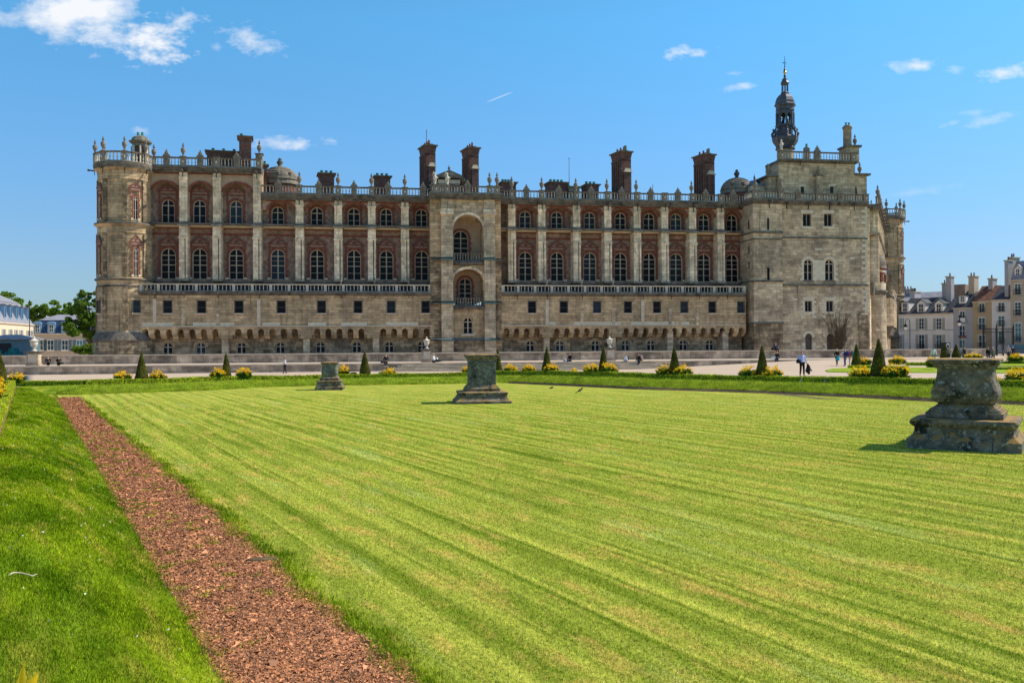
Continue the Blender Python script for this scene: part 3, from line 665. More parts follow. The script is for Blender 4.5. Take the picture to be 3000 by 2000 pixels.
# outer piers and buttresses
zbl = [(.4, Z(1300, 1004, wp)), (Z(1300, 1003, wp), Z(1300, 898, wp)), (Z(1300, 897, wp), Z(1300, 766, wp)), (Z(1300, 752, wp) - .3, pz_cb)]
tiers = [(.4, 3.0, .35), (3.3, 8.0, .12), (8.35, 13.9, .08), (14.3, pz_cb, -.12)]
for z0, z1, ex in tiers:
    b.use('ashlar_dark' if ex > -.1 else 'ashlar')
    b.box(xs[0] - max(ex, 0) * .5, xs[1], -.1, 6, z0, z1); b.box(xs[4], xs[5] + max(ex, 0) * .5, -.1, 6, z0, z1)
    b.use('keep_stone')
    b.box(xs[1], xs[2], wp - ex, 2, z0, z1); b.box(xs[3], xs[4], wp - ex, 2, z0, z1)
for z in (3.0, 8.0, 13.9):
    for i, (p, q) in enumerate(((xs[0], xs[1]), (xs[1], xs[2]), (xs[3], xs[4]), (xs[4], xs[5]))):
        y = -.1 if i in (0, 3) else wp
        b.use('cornice' if i in (0, 3) else 'copper_sheet').box(p - .12, q + .12, y - .5, 2.5, z, z + .12); b.box(p - .05, q + .05, y - .36, 2.4, z + .12, z + .24)
b.use('pale_stone')
for p, q in ((xs[1], xs[2]), (xs[3], xs[4])): b.box(p - .12, q + .12, wp - .12, 1, pz_cb - 2.05, pz_cb - 1.75); b.box(p - .06, q + .06, wp - .04, 1, pz_cb - 1.74, pz_cb - 1.3)
pav = b.build('pavilion', castle)
b = MB()
wr = wp + .55; a1, a2 = xs[2], xs[3]; rx = (a2 - a1) / 2 - .1
zs1, zA1 = Z(1372, 672, wr), Z(1372, 640, wr); zs2, zA2 = Z(1372, 822, wr), Z(1372, 799, wr)
zsil1, zsil2 = Z(1372, 766, wr), Z(1372, 896, wr)
def niche(z0, zs, za, ztop, m, n2):
    rise = za - zs
    o = [(a1, z0), (a1 + .1, z0), (a1 + .1, zs)] + list(reversed(ell(xm, zs, rx, rise + .5, 18)))[1:-1] + [(a2 - .1, zs), (a2 - .1, z0), (a2, z0), (a2, ztop), (a1, ztop)]
    b.use(m).slab(o, wr, 2.4); ellband(b.use('pale_stone'), xm, zs, rx + .35, rise + .85, .35, wr - .12, wr + .1, 18)
niche(zsil1, zs1, zA1, pz_cb, 'keep_stone', 0)
niche(zsil2, zs2, zA2, zsil1 - .5, 'ashlar', 0)
b.use('ashlar').wall([(a1, 3.2), (a2, 3.2), (a2, zsil2 - .4), (a1, zsil2 - .4)], [arch_out(U(1370, wr), Z(1370, 978, wr), Z(1370, 929, wr), 1.3)], wr, .4)
b.use('ashlar_dark').box(a1, a2, wr - .25, 1.5, .4, 3.0); b.use('lead').box(a1, a2, wr - .4, 1.5, 3.0, 3.3)
for z in (zsil1, zsil2): b.use('cornice').box(a1, a2, wr - .35, 3.1, z - .45, z - .1).use('lead').box(a1, a2, wr - .5, 3.1, z - .1, z)
u1_, u2_ = U(1362, 2.4), U(1350, 2.4)
b.use('arch_face').wall([(a1, 8.5), (a2, 8.5), (a2, zsil1 - .2), (a1, zsil1 - .2)], [arch_out(u1_, zsil2 + .05, Z(1362, 814, 2.4), 1.75)], 2.4, .4); b.wall([(a1, zsil1 - .2), (a2, zsil1 - .2), (a2, pz_cb), (a1, pz_cb)], [arch_out(u2_, zsil1 + .05, Z(1350, 676, 2.4), 2.1)], 2.4, .4)
b.build('pavilion_bay', castle)
window('sill', U(1370, wr), wr, Z(1370, 978, wr), 1.3, Z(1370, 929, wr) - Z(1370, 978, wr))
window('plain', U(1362, 2.4), 2.4, zsil2 + .05, 1.75, Z(1362, 814, 2.4) - zsil2 - .05)
window('plain', U(1350, 2.4), 2.4, zsil1 + .05, 2.1, Z(1350, 676, 2.4) - zsil1 - .05)
for z in (zsil1, zsil2):
    bb = MB().use('cornice').box(a1, a2, wr - .25, wr + .15, z, z + .12).box(a1, a2, wr - .25, wr + .15, z + .98, z + 1.12); ob = bb.build('balustrade', castle)
    b3 = MB(); baluster_run(b3, a1 + .1, a2 - .1, wr - .05, z + .12, z + .98, .36, 'grey_stone'); tag(b3.build('balusters', ob), kind='stuff')
    put(SPOUT, 'spout', (xm, wr - .3, z - .3), sc=.7)
b = MB(); corn(b, xs[0] - .2, xs[5] + .2, wp, pz_cb, pz_c, back=6); b.use('slate').box(xs[0], xs[5], wp + .3, 9, pz_c - .3, pz_c - .05); b.build('cornice', castle)
roof_balustrade(xs[0] - .15, xs[5] + .15, wp - .1, pz_c, pz_rail, [U(1279, wp), U(1311, wp), U(1435, wp), U(1457, wp)], urns=[U(1435, wp), U(1457, wp)], crest=[(U(1371, wp), 'F')])
# two small statues of cherub figures on the corner piers
for px in (1275, 1311):
    b = MB().use('pale_baluster').lathe(0, 0, [(.22, 0), (.24, .1), (.15, .2), (.2, .5), (.27, .9), (.24, 1.15), (.1, 1.28), (.09, 1.34), (.15, 1.45), (.14, 1.6), (.02, 1.7)], 8)
    b.tube([(.2, 0, 1.15), (.38, -.1, .95), (.2, -.2, .75)], .06, 5).tube([(-.2, 0, 1.15), (-.3, -.05, 1.4), (-.12, -.05, 1.75)], .05, 5)
    b.build('statue', castle, (U(px, wp), wp - .1, pz_rail + .05))
# attic with pediment
wa = 3.0; q1, q2 = U(1287, wa), U(1347, wa); ze, za = Z(1310, 516, wa), Z(1310, 501, wa); qm = (q1 + q2) / 2
b = MB().use('grey_stone').box(q1, q2, wa, 7, pz_c - .1, ze - .5)
b.use('dark_brick').box(qm + .1, qm + .75, wa - .05, wa, pz_c, ze - 1.15); b.use('cap_stone').box(q1 - .1, q2 + .1, wa - .1, 7.1, ze - 1.0, ze - .5)
b.use('cornice').box(q1 - .45, q2 + .5, wa - .45, 7.4, ze - .3, ze); b.prism([(q1 - .5, ze), (q2 + .55, ze), (qm, za + .1)], wa - .4, 7.4)
b.use('grey_stone').prism([(q1 + .3, ze + .03), (q2 - .3, ze + .03), (qm, za - .12)], wa - .44, wa - .38)
b.use('grey_stone').box(q1 - 1.0, q1 - .02, wa + .6, 6, pz_c - .1, ze - .6).use('cornice').box(q1 - 1.25, q1, wa + .4, 6.2, ze - .6, ze - .35)
att = b.build('attic', castle)
MB().use('cornice').lathe(qm, wa, [(.16, za), (.1, za + .2), (.22, za + .4), (.08, za + .6), (.03, za + .85)], 8).build('finial', att)

# ------------------------------------------------------------------ keep (large square tower on the right)
wk = 0.
k0, k1, k2 = U(2287, wk), U(2541, wk), U(2208, -1.2)
zkb, zkr, zkc = Z(2400, 590, wk), Z(2400, 568, wk), Z(2400, 602, wk)
b = MB().use('keep_stone')
dw = []
for px, y1, y0, wd, kd in ((2365.5, 626, 663, 1.3, 'bars'), (2427.5, 626, 663, 1.3, 'bars'), (2368, 759.5, 822, 1.35, 'stone'), (2430, 759.5, 822, 1.35, 'stone'),
                           (2368, 881, 913, 1.1, 'rect_lintel'), (2430.5, 881, 913, 1.1, 'rect_lintel')):
    u = U(px, wk); z0, z1 = Z(px, y0, wk), Z(px, y1, wk); dw.append((u, z0, z1, wd, kd))
um = U(2400, wk); zz0 = [.4, 5.9, 10.95, 17.0, zkc]
doors = [(U(2368, wk), .5, Z(2368, 977, wk), 1.05), (U(2431, wk), .5, Z(2431, 977, wk), 1.05)]
for (xa, xb) in ((k0, um), (um, k1)):
    for j in range(4):
        hs = []
        for (u, z0, z1, wd, kd) in dw:
            if xa < u < xb and zz0[j] < (z0 + z1) / 2 < zz0[j + 1]: hs.append(arch_out(u, max(z0, zz0[j] + .03), z1, wd) if kd == 'stone' else rect_out(u, z0, z1, wd))
        if j == 0: hs += [arch_out(u, z0, z1, wd) for (u, z0, z1, wd) in doors if xa < u < xb]
        b.wall([(xa, zz0[j]), (xb, zz0[j]), (xb, zz0[j + 1]), (xa, zz0[j + 1])], hs, wk, .5)
b.use('keep_stone').add([(k1, wk, .4), (k1, wk + 3, .4), (k1, wk + 3, zkc), (k1, wk, zkc)], [(0, 1, 2, 3)]); b.add([(k0, wk, .4), (k0, wk + 8, .4), (k0, wk + 8, zkc), (k0, wk, zkc)], [(0, 1, 2, 3)])
b.add([(k0, wk, zkc), (k1, wk, zkc), (k1, wk + 12, zkc), (k0, wk + 12, zkc)], [(0, 1, 2, 3)])
keep = b.build('keep', castle)
for (u, z0, z1, wd, kd) in dw: window('rect_lintel' if kd == 'bars' else kd, u, wk, max(z0, 10.98) if kd == 'stone' else z0, wd, z1 - (max(z0, 10.98) if kd == 'stone' else z0))
for (u, z0, z1, wd) in doors:
    d = MB().use('new_stone').arch(u, z1 - wd / 2, wd / 2 + .02, wd / 2 + .4, -.03, .03, 10)
    for i in range(5):
        t = .3 if i % 2 else .55; d.box(u - wd / 2 - t, u - wd / 2, -.03, .03, .5 + i * .4, .86 + i * .4); d.box(u + wd / 2, u + wd / 2 + t, -.03, .03, .5 + i * .4, .86 + i * .4)
    d.use('frame_dark').add([(x, .3, z) for x, z in arch_out(u, z0, z1, wd)], [tuple(range(11))])
    d.build('door', castle)
b = MB(); b.use('cornice'); 
b.box(k0, k1 + .04, wk - .12, wk, Z(2400, 697, wk) - .12, Z(2400, 697, wk) + .1); b.box(k0, k1 + .06, wk - .2, wk, 10.7, 10.93)
b.use('keep_stone').box(U(2336, 0), U(2344, 0), -.16, 0, 9.3, 10.7)
b.build('string_course', castle)
b = MB().use('new_stone'); z = .5; i = 0; rr = random.Random(3)
while z < zkc - .4:
    t = .36 if i % 2 else .86; 
    if not (1.5 < z < 5.4): b.box(k1 - t + rr.uniform(-.1, .1), k1 + .03, -.03, .35, z, z + .38)
    z += .42; i += 1
for q, r0, r1 in ((2399, 779, 820), ):
    b.box(U(2386, 0), U(2412, 0), -.022, .02, Z(q, 820, 0), Z(q, 762, 0))
for px, py, l in ((2388, 733, 1.1), (2240, 744, .7), (2380, 636, 1.), (2452, 735, .6), (2490, 760, .7), (2322, 880, .7), (2500, 862, .6), (2345, 700, .8)):
    b.box(U(px, 0), U(px, 0) + l, -.015, .02, Z(px, py, 0), Z(px, py, 0) + .3)
b.build('quoins', castle)
b = MB().use('ashlar_dark').box(U(2514, 0), U(2541, 0) + .03, -.25, .4, .4, Z(2530, 922, 0)); b.taper(U(2527.5, 0), .07, Z(2530, 922, 0), Z(2530, 916, 0), .62, .32, .5, .12); b.build('stone_pier', castle)
b = MB(); corn(b, k0, k1 + .05, wk, zkc, zkb, back=3); b.build('cornice', castle)
roof_balustrade(k0, k1 + .1, wk - .15, zkb, zkr, [U(2293, 0), U(2396, 0), k1 - .3], urns=[], crest=[(U(2337, 0), 'F'), (U(2460, 0), 'F')])
for px in (2303, 2366, 2428, 2500): put(SPOUT, 'spout', (U(px, 0), -.3, zkc + .1))
# upper block of the keep
wu = 1.6; h0, h1 = U(2283, wu), U(2507, wu); s0, s1 = U(2253, wu + .6), U(2541, wu + .3)
zh, zhr, zhc = Z(2400, 471, wu), Z(2400, 446, wu), Z(2400, 479, wu)
zs0, zs1 = Z(2268, 517, wu), Z(2525, 513, wu)
b = MB().use('keep_stone').box(h0, h1, wu, 6, zkb - 1, zhc).box(s0, h0, wu + .6, 6, zkb - 1, zs0).box(h1, s1, wu + .3, 6, zkb - 1, zs1)
b.use('cornice').box(s0 - .5, h0, wu + .2, 6.4, zs0, zs0 + .25).box(h1 - .2, s1 + .45, wu - .1, 6.4, zs1, zs1 + .28)
b.use('keep_stone').box(U(2389, wu), U(2403, wu), wu - .5, wu, zkb, Z(2396, 517, wu)).use('cornice').box(U(2386, wu) - .1, U(2406, wu) + .1, wu - .65, wu, Z(2396, 517, wu), Z(2396, 513, wu))
for px in (2352, 2438): b.use('iron').box(U(px, wu) - .25, U(px, wu) + .25, wu - .02, wu, Z(px, 566, wu), Z(px, 547, wu)).use('new_stone').box(U(px, wu) - .5, U(px, wu) + .5, wu - .04, wu, Z(px, 546, wu), Z(px, 540, wu))
b.use('iron').prism(arch_out(U(2508, wu), zkb, Z(2508, 545, wu), .7), wu + .26, wu + .31)
b.build('keep_attic', castle)
b = MB(); corn(b, h0, h1, wu, zhc, zh, back=6); b.build('cornice', castle)
roof_balustrade(h0, h1 + .3, wu - .1, zh, zhr, [h0 + .4, U(2500, wu)], urns=[], crest=[(U(2395, wu), 'F')])
put(URN, 'urn', (U(2260, wu), wu + 1, zs0 + .25)); put(URN, 'urn', (U(2531, wu), wu + 1, zs1 + .28)); put(URN, 'urn', (U(2396, wu), wu - .3, Z(2396, 513, wu)), sc=.7)
for px in (2344, 2446): put(SPOUT, 'spout', (U(px, wu), wu - .2, zhc + .1), sc=.8)
b = MB().use('pale_baluster').lathe(0, 0, [(.25, 0), (.15, .25), (.26, .8), (.22, 1.1), (.09, 1.2), (.15, 1.35), (.12, 1.5), (.02, 1.6)], 8).tube([(.2, 0, 1.1), (.34, -.1, .9), (.2, -.2, .7)], .06, 5); b.build('statue', castle, (U(2290, wu), wu - .1, zhr + .1))
# stone chimney and its base at the right end
cx = U(2489, 3); b = MB().use('grey_stone').lathe(cx, 3.4, [(.62, zhr - 1), (.60, Z(2489, 378, 3)), (.72, Z(2489, 376, 3)), (.75, Z(2489, 371, 3)), (.5, Z(2489, 366, 3))], 12)
b.use('keep_stone').box(U(2480, 3) - .2, U(2513, 3), 2.4, 4.6, zh, Z(2495, 434, 3)); b.use('cornice').box(U(2474, 3), U(2518, 3), 2.1, 4.9, Z(2495, 434, 3), Z(2495, 428, 3)); o = b.build('chimney', castle)
for dx in (-.22, .26): MB().use('copper').lathe(cx + dx, 3.4, [(.1, Z(2489, 368, 3)), (.12, Z(2489, 361, 3)), (.2, Z(2489, 358, 3))], 8).build('chimney_pot', o)
put(URN, 'urn', (U(2509, 3), 3.2, Z(2495, 428, 3)))
cx = U(2365, 4); b = MB().use('grey_stone').lathe(cx, 4, [(.5, zh), (.48, Z(2365, 437, 4)), (.52, Z(2365, 436, 4)), (.3, Z(2365, 431, 4))], 10); o = b.build('chimney', castle)
MB().use('copper').lathe(cx, 4, [(.14, Z(2365, 432, 4)), (.18, Z(2365, 422, 4))], 8).build('chimney_pot', o)
# stair turret in front of the keep
tx0, tx1, tx2 = U(2182, 1.6), U(2208, -1.2), U(2292, -1.2)
plan = [(tx0, 3.3), (tx0, 1.8), (tx1, -1.2), (tx2, -1.2), (tx2, 3.3)]
def off(pl, d): return [(pl[0][0] - d, pl[0][1]), (pl[1][0] - d, pl[1][1]), (pl[2][0] - d * .3, pl[2][1] - d), (pl[3][0] + d * .3, pl[3][1] - d), (pl[4][0] + d * .3, pl[4][1])]
zt2 = Z(2250, 597, -1.2)
b = MB().use('keep_stone').plan(off(plan, -.02), Z(2250, 822, -1.2), Z(2250, 700, -1.2)); b.plan(off(plan, 0), Z(2250, 690, -1.2), zt2)
b.plan(off(plan, .01), Z(2250, 700, -1.2), Z(2250, 688, -1.2)); b.use('ashlar_dark').plan(off(plan, .05), .4, Z(2250, 948, -1.2)); b.use('keep_stone').plan(off(plan, .03), Z(2250, 945, -1.2), Z(2250, 826, -1.2))
b.use('cornice').plan(off(plan, .25), Z(2250, 683, -1.2), Z(2250, 678, -1.2)).plan(off(plan, .22), Z(2250, 826, -1.2), Z(2250, 821, -1.2)).plan(off(plan, .2), Z(2250, 949, -1.2), Z(2250, 944, -1.2)).plan(off(plan, .1), Z(2250, 702, -1.2), Z(2250, 699, -1.2))
b.use('cornice').plan(off(plan, .12), zt2, zt2 + .2).plan(off(plan, .35), zt2 + .2, zt2 + .42).plan(off(plan, .5), zt2 + .42, zkb)
b.build('stair_turret', castle)
for (p0, p1, y0, y1, px, wd) in ((2, 2, 640, 675, 2251, .32), (2, 2, 785, 822, 2251, .36), (2, 2, 883, 909, 2251, .24), (2, 2, 990, 1018, 2251, .24)):
    window('slit', U(px, -1.2), -1.24, Z(px, y1 - 1, -1.2), wd, Z(px, y0, -1.2) - Z(px, y1, -1.2)).scale = (1, .15, 1)
an = atan2(-3.0, tx1 - tx0)
for y0, y1 in ((643, 672), (722, 745), (768, 790)):
    mxx, myy = (tx0 + tx1) / 2, .3; window('slit', mxx - .05 * 1, myy - .06, Z(2194, y1, .3), .4, Z(2194, y0, .3) - Z(2194, y1, .3), rz=an).scale = (.8, .15, 1)
for (p, q) in (((tx0, 1.8), (tx1, -1.2)), ((tx1, -1.2), (tx2, -1.2))):
    Lg = sqrt((q[0] - p[0]) ** 2 + (q[1] - p[1]) ** 2); bb = MB().use('grey_stone').box(0, Lg, -.35, .05, zkb, zkb + .18).use('cornice').box(0, Lg, -.35, .05, zkr - .16, zkr)
    ob = bb.build('balustrade', castle, (p[0], p[1], 0), atan2(q[1] - p[1], q[0] - p[0])); b3 = MB(); baluster_run(b3, .3, Lg - .3, -.15, zkb + .18, zkr - .16); tag(b3.build('balusters', ob), kind='stuff')
for px in (2212, 2287): put(PIER['diamond'], 'pier', (U(px, -1.2), -1.35, zkb)); put(URN, 'urn', (U(px, -1.2), -1.35, zkr + .08))
put(SPOUT, 'spout', (U(2252, -1.2), -1.5, zt2 + .1))
# ivy-like bare creeper, drawn as thin stems
b = MB().use('soil'); rr = random.Random(11); cu, cz = U(2452, 0), .6
for i in range(95):
    x, z = cu + rr.gauss(0, .5), .6 + rr.random() * 1.5; pts = [(x, -.06, z)]; dr = rr.gauss(0, .22)
    for j in range(rr.randint(5, 17)):
        z += rr.uniform(.3, .65); x += dr * .6 + rr.gauss(0, .17); dr += rr.gauss(0, .1)
        if z > 8.6 - abs(x - cu) * .8: break
        pts.append((x, -.05 - rr.random() * .12, z))
    if len(pts) > 2: b.tube(pts, [.026 - .018 * k / len(pts) for k in range(len(pts))], 3)
b.build('dry_creeper', castle)

# ------------------------------------------------------------------ bell turret
wt = 8.; bx = U(2301, wt, 450); zb = lambda y: Z(2301, y, wt)
k = 3.0 / 2600 * 0 + (D0 + U(2301, wt) * ST + wt * CT) / F      # metres per photo pixel there
b = MB().use('keep_stone').lathe(bx, wt, [(24 * k, zb(560)), (24 * k, zb(441))], 16).use('cornice').lathe(bx, wt, [(25 * k, zb(441)), (29 * k, zb(438)), (27 * k, zb(436))], 8, rot=.39, smooth=False)
bt = b.build('turret_drum', castle)
b = MB().use('lead'); R8 = dict(n=8, rot=pi / 8 + .1, smooth=False)
b.lathe(bx, wt, [(26 * k, zb(437)), (28 * k, zb(434)), (26 * k, zb(431)), (31 * k, zb(424)), (36.5 * k, zb(415)), (37.5 * k, zb(409)), (38.5 * k, zb(405)), (36 * k, zb(402))], **R8)
b.lathe(bx, wt, [(22 * k, zb(402)), (22 * k, zb(374)), (29 * k, zb(372)), (29 * k, zb(369)), (25 * k, zb(368)), (25 * k, zb(366))], **R8)
for i in range(8):
    a = pi / 8 + .1 + i * pi / 4; ca, sa = cos(a), sin(a)
    b.tube([(bx + 36 * k * ca, wt + 36 * k * sa, zb(402)), (bx + 37 * k * ca, wt + 37 * k * sa, zb(393)), (bx + 31 * k * ca, wt + 31 * k * sa, zb(385)), (bx + 26 * k * ca, wt + 26 * k * sa, zb(376))], [3 * k, 4.5 * k, 3.5 * k, 3 * k], 6)
    b.lathe(bx + 34 * k * ca, wt + 34 * k * sa, [(2 * k, zb(384)), (3 * k, zb(381)), (1 * k, zb(376))], 6)
    b.box(-2.6 * k, 2.6 * k, -2.6 * k, 2.6 * k, zb(368), zb(330))
    for j in range(len(b.v) - 8, len(b.v)):
        x, y, z = b.v[j]; b.v[j] = (bx + 24 * k * ca + x * ca - y * sa, wt + 24 * k * sa + x * sa + y * ca, z)
# belfry openings: arched heads between posts
for i in range(8):
    a = pi / 8 + .1 + (i + .5) * pi / 4; rad = 24 * k * cos(pi / 8); half = 24 * k * sin(pi / 8)
    t = MB(); o = [(-half, zb(342)), (-half * .62, zb(342))] + list(reversed(ell(0, zb(342), half * .62, half * .8, 8)))[1:-1] + [(half * .62, zb(342)), (half, zb(342)), (half, zb(326)), (-half, zb(326))]
    t.slab(o, -.08, .08) if False else None
    st = len(b.v); b.slab(o, -.08, .08)
    for j in range(st, len(b.v)):
        x, y, z = b.v[j]; y2 = -rad + y; aa = a + pi / 2; b.v[j] = (bx + x * cos(aa) - y2 * sin(aa), wt + x * sin(aa) + y2 * cos(aa), z)
b.lathe(bx, wt, [(25 * k, zb(327)), (28 * k, zb(325)), (26 * k, zb(323)), (26 * k, zb(315)), (30.5 * k, zb(311)), (31 * k, zb(308)), (28 * k, zb(305)), (27.5 * k, zb(298)), (24 * k, zb(288)), (18 * k, zb(280)), (11 * k, zb(275)), (12.5 * k, zb(273)), (11 * k, zb(271))], **R8)
for i in range(6):
    a = i * pi / 3 + .3; b.lathe(bx + 8.5 * k * cos(a), wt + 8.5 * k * sin(a), [(1.7 * k, zb(272)), (1.5 * k, zb(250)), (1.7 * k, zb(246))], 6)
b.lathe(bx, wt, [(10.5 * k, zb(248)), (12.8 * k, zb(245)), (12.5 * k, zb(243)), (9.5 * k, zb(238)), (8 * k, zb(232)), (3.5 * k, zb(229)), (3.5 * k, zb(221)), (1.8 * k, zb(218)), (4 * k, zb(205)), (1.5 * k, zb(200)), (.5 * k, zb(164))], 8, smooth=False)
bf = b.build('belfry', castle)
MB().use('gold').lathe(bx, wt, [(.01, zb(218)), (4 * k, zb(216)), (5.2 * k, zb(213)), (4 * k, zb(209)), (.01, zb(207))], 10).build('gilt_ball', bf)
b = MB().use('iron').box(bx - 6 * k, bx + 6 * k, wt - .02, wt + .02, zb(185), zb(184)); b.prism([(bx - 6 * k, zb(187)), (bx - 2 * k, zb(184.5)), (bx - 6 * k, zb(182))], wt - .02, wt + .02); b.build('weather_vane', bf)
for dx in (-7, 8): MB().use('iron').lathe(bx + dx * k, wt, [(5.5 * k, zb(363)), (4.4 * k, zb(359)), (3 * k, zb(353)), (1 * k, zb(350))], 10).build('bell', bf)
MB().use('iron').box(bx - 20 * k, bx + 20 * k, wt - .06, wt + .06, zb(350), zb(348)).build('bell_beam', bf)

# ------------------------------------------------------------------ domes
def stone_dome(px, w_, ytop, ybase, hw, fin=True):
    cx = U(px, w_); kk = (D0 + cx * ST + w_ * CT) / F; R = hw * kk; zt, z0 = Z(px, ytop, w_), Z(px, ybase, w_); pr = []; n = 7
    for i in range(n):
        a0, a1 = i / n * pi / 2 * .9, (i + 1) / n * pi / 2 * .9
        pr += [(R * cos(a0) + .06, z0 + (zt - z0) * sin(a0)), (R * cos(a0) * .995, z0 + (zt - z0) * (sin(a0) * .25 + sin(a1) * .75)), (R * cos(a1) + .16, z0 + (zt - z0) * sin(a1))]
    b = MB().use('red_brick').lathe(cx, w_, [(R * .96, z0 - 2), (R * .96, z0 - .1)], 24, smooth=False, cap=False); b.use('dome_stone').lathe(cx, w_, [(R * 1.03, z0 - .2), (R * 1.03, z0 - .05)] + pr + [(.01, zt)], 28, smooth=False, cap=False)
    for i in range(3):
        a = -pi / 2 + (i - 1) * .7; b.use('cornice').lathe(cx + R * .86 * cos(a), w_ + R * .86 * sin(a), [(.35, z0 + (zt - z0) * .3), (.35, z0 + (zt - z0) * .55), (.01, z0 + (zt - z0) * .62)], 6, smooth=False)
    o = b.build('dome', castle)
    if fin: MB().use('cornice').lathe(cx, w_, [(.5, zt - .1), (.35, zt + .1), (.22, zt + .2), (.42, zt + .55), (.42, zt + .8), (.2, zt + .95), (.28, zt + 1.1), (.02, zt + 1.35)], 10).build('finial', o)
stone_dome(821, 8, 490, 541, 56); stone_dome(2160, 7, 522, 566, 47)
cx = U(2224, 5); kk = (D0 + cx * ST + 5 * CT) / F
b = MB().use('cap_stone').box(U(2190, 5), U(2262, 5), 3.5, 8, zkb - .5, Z(2224, 549, 5)).use('blue_lead').box(U(2187, 5), U(2264, 5), 3.2, 8.2, Z(2224, 549, 5), Z(2224, 545, 5))
b.lathe(cx, 6.5, [(32 * kk * cos(a), Z(2224, 545, 5) + (Z(2224, 523, 5) - Z(2224, 545, 5)) * sin(a)) for a in (0, .25, .5, .8, 1.1, 1.35, 1.56)], 20); o = b.build('lead_dome', castle)
MB().use('iron').lathe(cx, 6.5, [(.1, Z(2224, 523, 5)), (.16, Z(2224, 515, 5)), (.05, Z(2224, 510, 5)), (.02, Z(2224, 504, 5))], 8).build('finial', o)

# ------------------------------------------------------------------ chimneys
def tall_chimney(px0, px1, ycap, w_=9, pots=3, rod=0, green=0):
    c = U((px0 + px1) / 2, w_); kk = (D0 + c * ST + w_ * CT) / F; zt = Z((px0 + px1) / 2, ycap, w_); zb0 = 22.4; rot = .24
    hx, hy = (px1 - px0) * kk / 2 * .62, 1.45
    b = MB().use('dark_brick'); b.box(-hx, hx, -hy, hy, zb0, zt - 1.0)
    for i in range(5):
        y = -hy + .25 + i * (2 * hy - .5) / 4; b.box(-hx - .13, -hx, y - .14, y + .14, zb0, zt - 1.55)
    b.box(-hx - .14, hx, -hy, hy, zt - 1.5, zt - 1.25)
    b.box(-hx + .35, hx - .1, -hy - .25, -hy, zb0, zt - 3.2); b.use('cap_stone').box(-hx + .25, hx, -hy - .42, -hy, zt - 3.2, zt - 3.05); b.prism([(-hx + .35, zt - 3.05), (hx - .12, zt - 3.05), (hx - .25, zt - 2.6), (-hx + .6, zt - 2.6)], -hy - .2, -hy)
    b.use('dark_brick').taper(0, 0, zt - 1.0, zt - .2, hx, hy, hx + .14, hy + .14); b.use('cornice').box(-hx - .3, hx + .3, -hy - .3, hy + .3, zt - .2, zt)
    b.use('dark_brick').box(-hx * .6, hx * .7, -hy * .7, hy * .7, zt, zt + .25)
    o = b.build('chimney', castle, (c, w_, 0), rot)
    for i in range(pots):
        MB().use('red_brick').lathe(-.1, -1 + i * 2. / max(1, pots - 1), [(.17, zt + .2), (.13, zt + .75)], 8).build('chimney_pot', o)
    if green: MB().use('copper').lathe(.2, -.9, [(.22, zt + .2), (.22, zt + .9)], 8).build('chimney_pot', o)
    if rod: MB().use('iron').tube([(0, .5, zt), (0, .5, zt + rod)], .05, 5).build('lightning_rod', o)
tall_chimney(1231, 1278, 430, 9, rod=2.6); tall_chimney(1356, 1404, 437, 9); tall_chimney(1796, 1848, 448, 9, green=1); tall_chimney(2038, 2091, 456, 9, green=1)
def wide_chimney(px0, px1, ycap, w_=7, pots=4, m='dark_brick', dep=1.2, rot=.12, zb0=22.3):
    c = U((px0 + px1) / 2, w_); kk = (D0 + c * ST + w_ * CT) / F; zt = Z((px0 + px1) / 2, ycap, w_); hx = (px1 - px0) * kk / 2 - .2
    b = MB().use(m).box(-hx, hx, -dep, dep, zb0, zt - .5).taper(0, 0, zt - .5, zt - .15, hx, dep, hx + .15, dep + .15); b.use('cornice').box(-hx - .28, hx + .28, -dep - .28, dep + .28, zt - .15, zt)
    if m == 'dark_brick':
        for i in (-1, 1): b.use('red_brick').arch(i * hx * .45, zt - 1.5, .3, .42, -dep - .05, -dep + .02, 8)
    o = b.build('chimney', castle, (c, w_, 0), rot)
    for i in range(pots):
        x = -hx * .65 + i * hx * 1.3 / max(1, pots - 1); MB().use('copper').lathe(x, 0, [(.21, zt - .02), (.19, zt + .5), (.23, zt + .52)], 10).build('chimney_pot', o)
wide_chimney(932, 982, 511, pots=3); wide_chimney(1095, 1145, 519, pots=3); wide_chimney(1462, 1511, 537); wide_chimney(1600, 1660, 537); wide_chimney(1708, 1752, 543, pots=3)
wide_chimney(1656, 1695, 550, pots=2, m='grey_stone'); wide_chimney(699, 741, 404, w_=4.5, pots=1, zb0=26); wide_chimney(607, 706, 447, w_=6, pots=3, zb0=25.8); wide_chimney(1346, 1366, 532, w_=6, pots=2, dep=.8)
wide_chimney(770, 787, 484, w_=5, pots=1, dep=.6)
zz = Z(1668, 547, 8); MB().use('iron').tube([(U(1669, 8), 8, zz), (U(1669, 8), 8, Z(1669, 462, 8))], [.06, .035], 5).lathe(U(1669, 8), 8, [(.02, Z(1669, 466, 8)), (.1, Z(1669, 464, 8)), (.02, Z(1669, 462, 8))], 6).build('flagpole', castle)
MB().use('iron').tube([(U(1914, 8), 8, 23), (U(1914, 8), 8, Z(1914, 541, 8))], .05, 5).build('lightning_rod', castle)

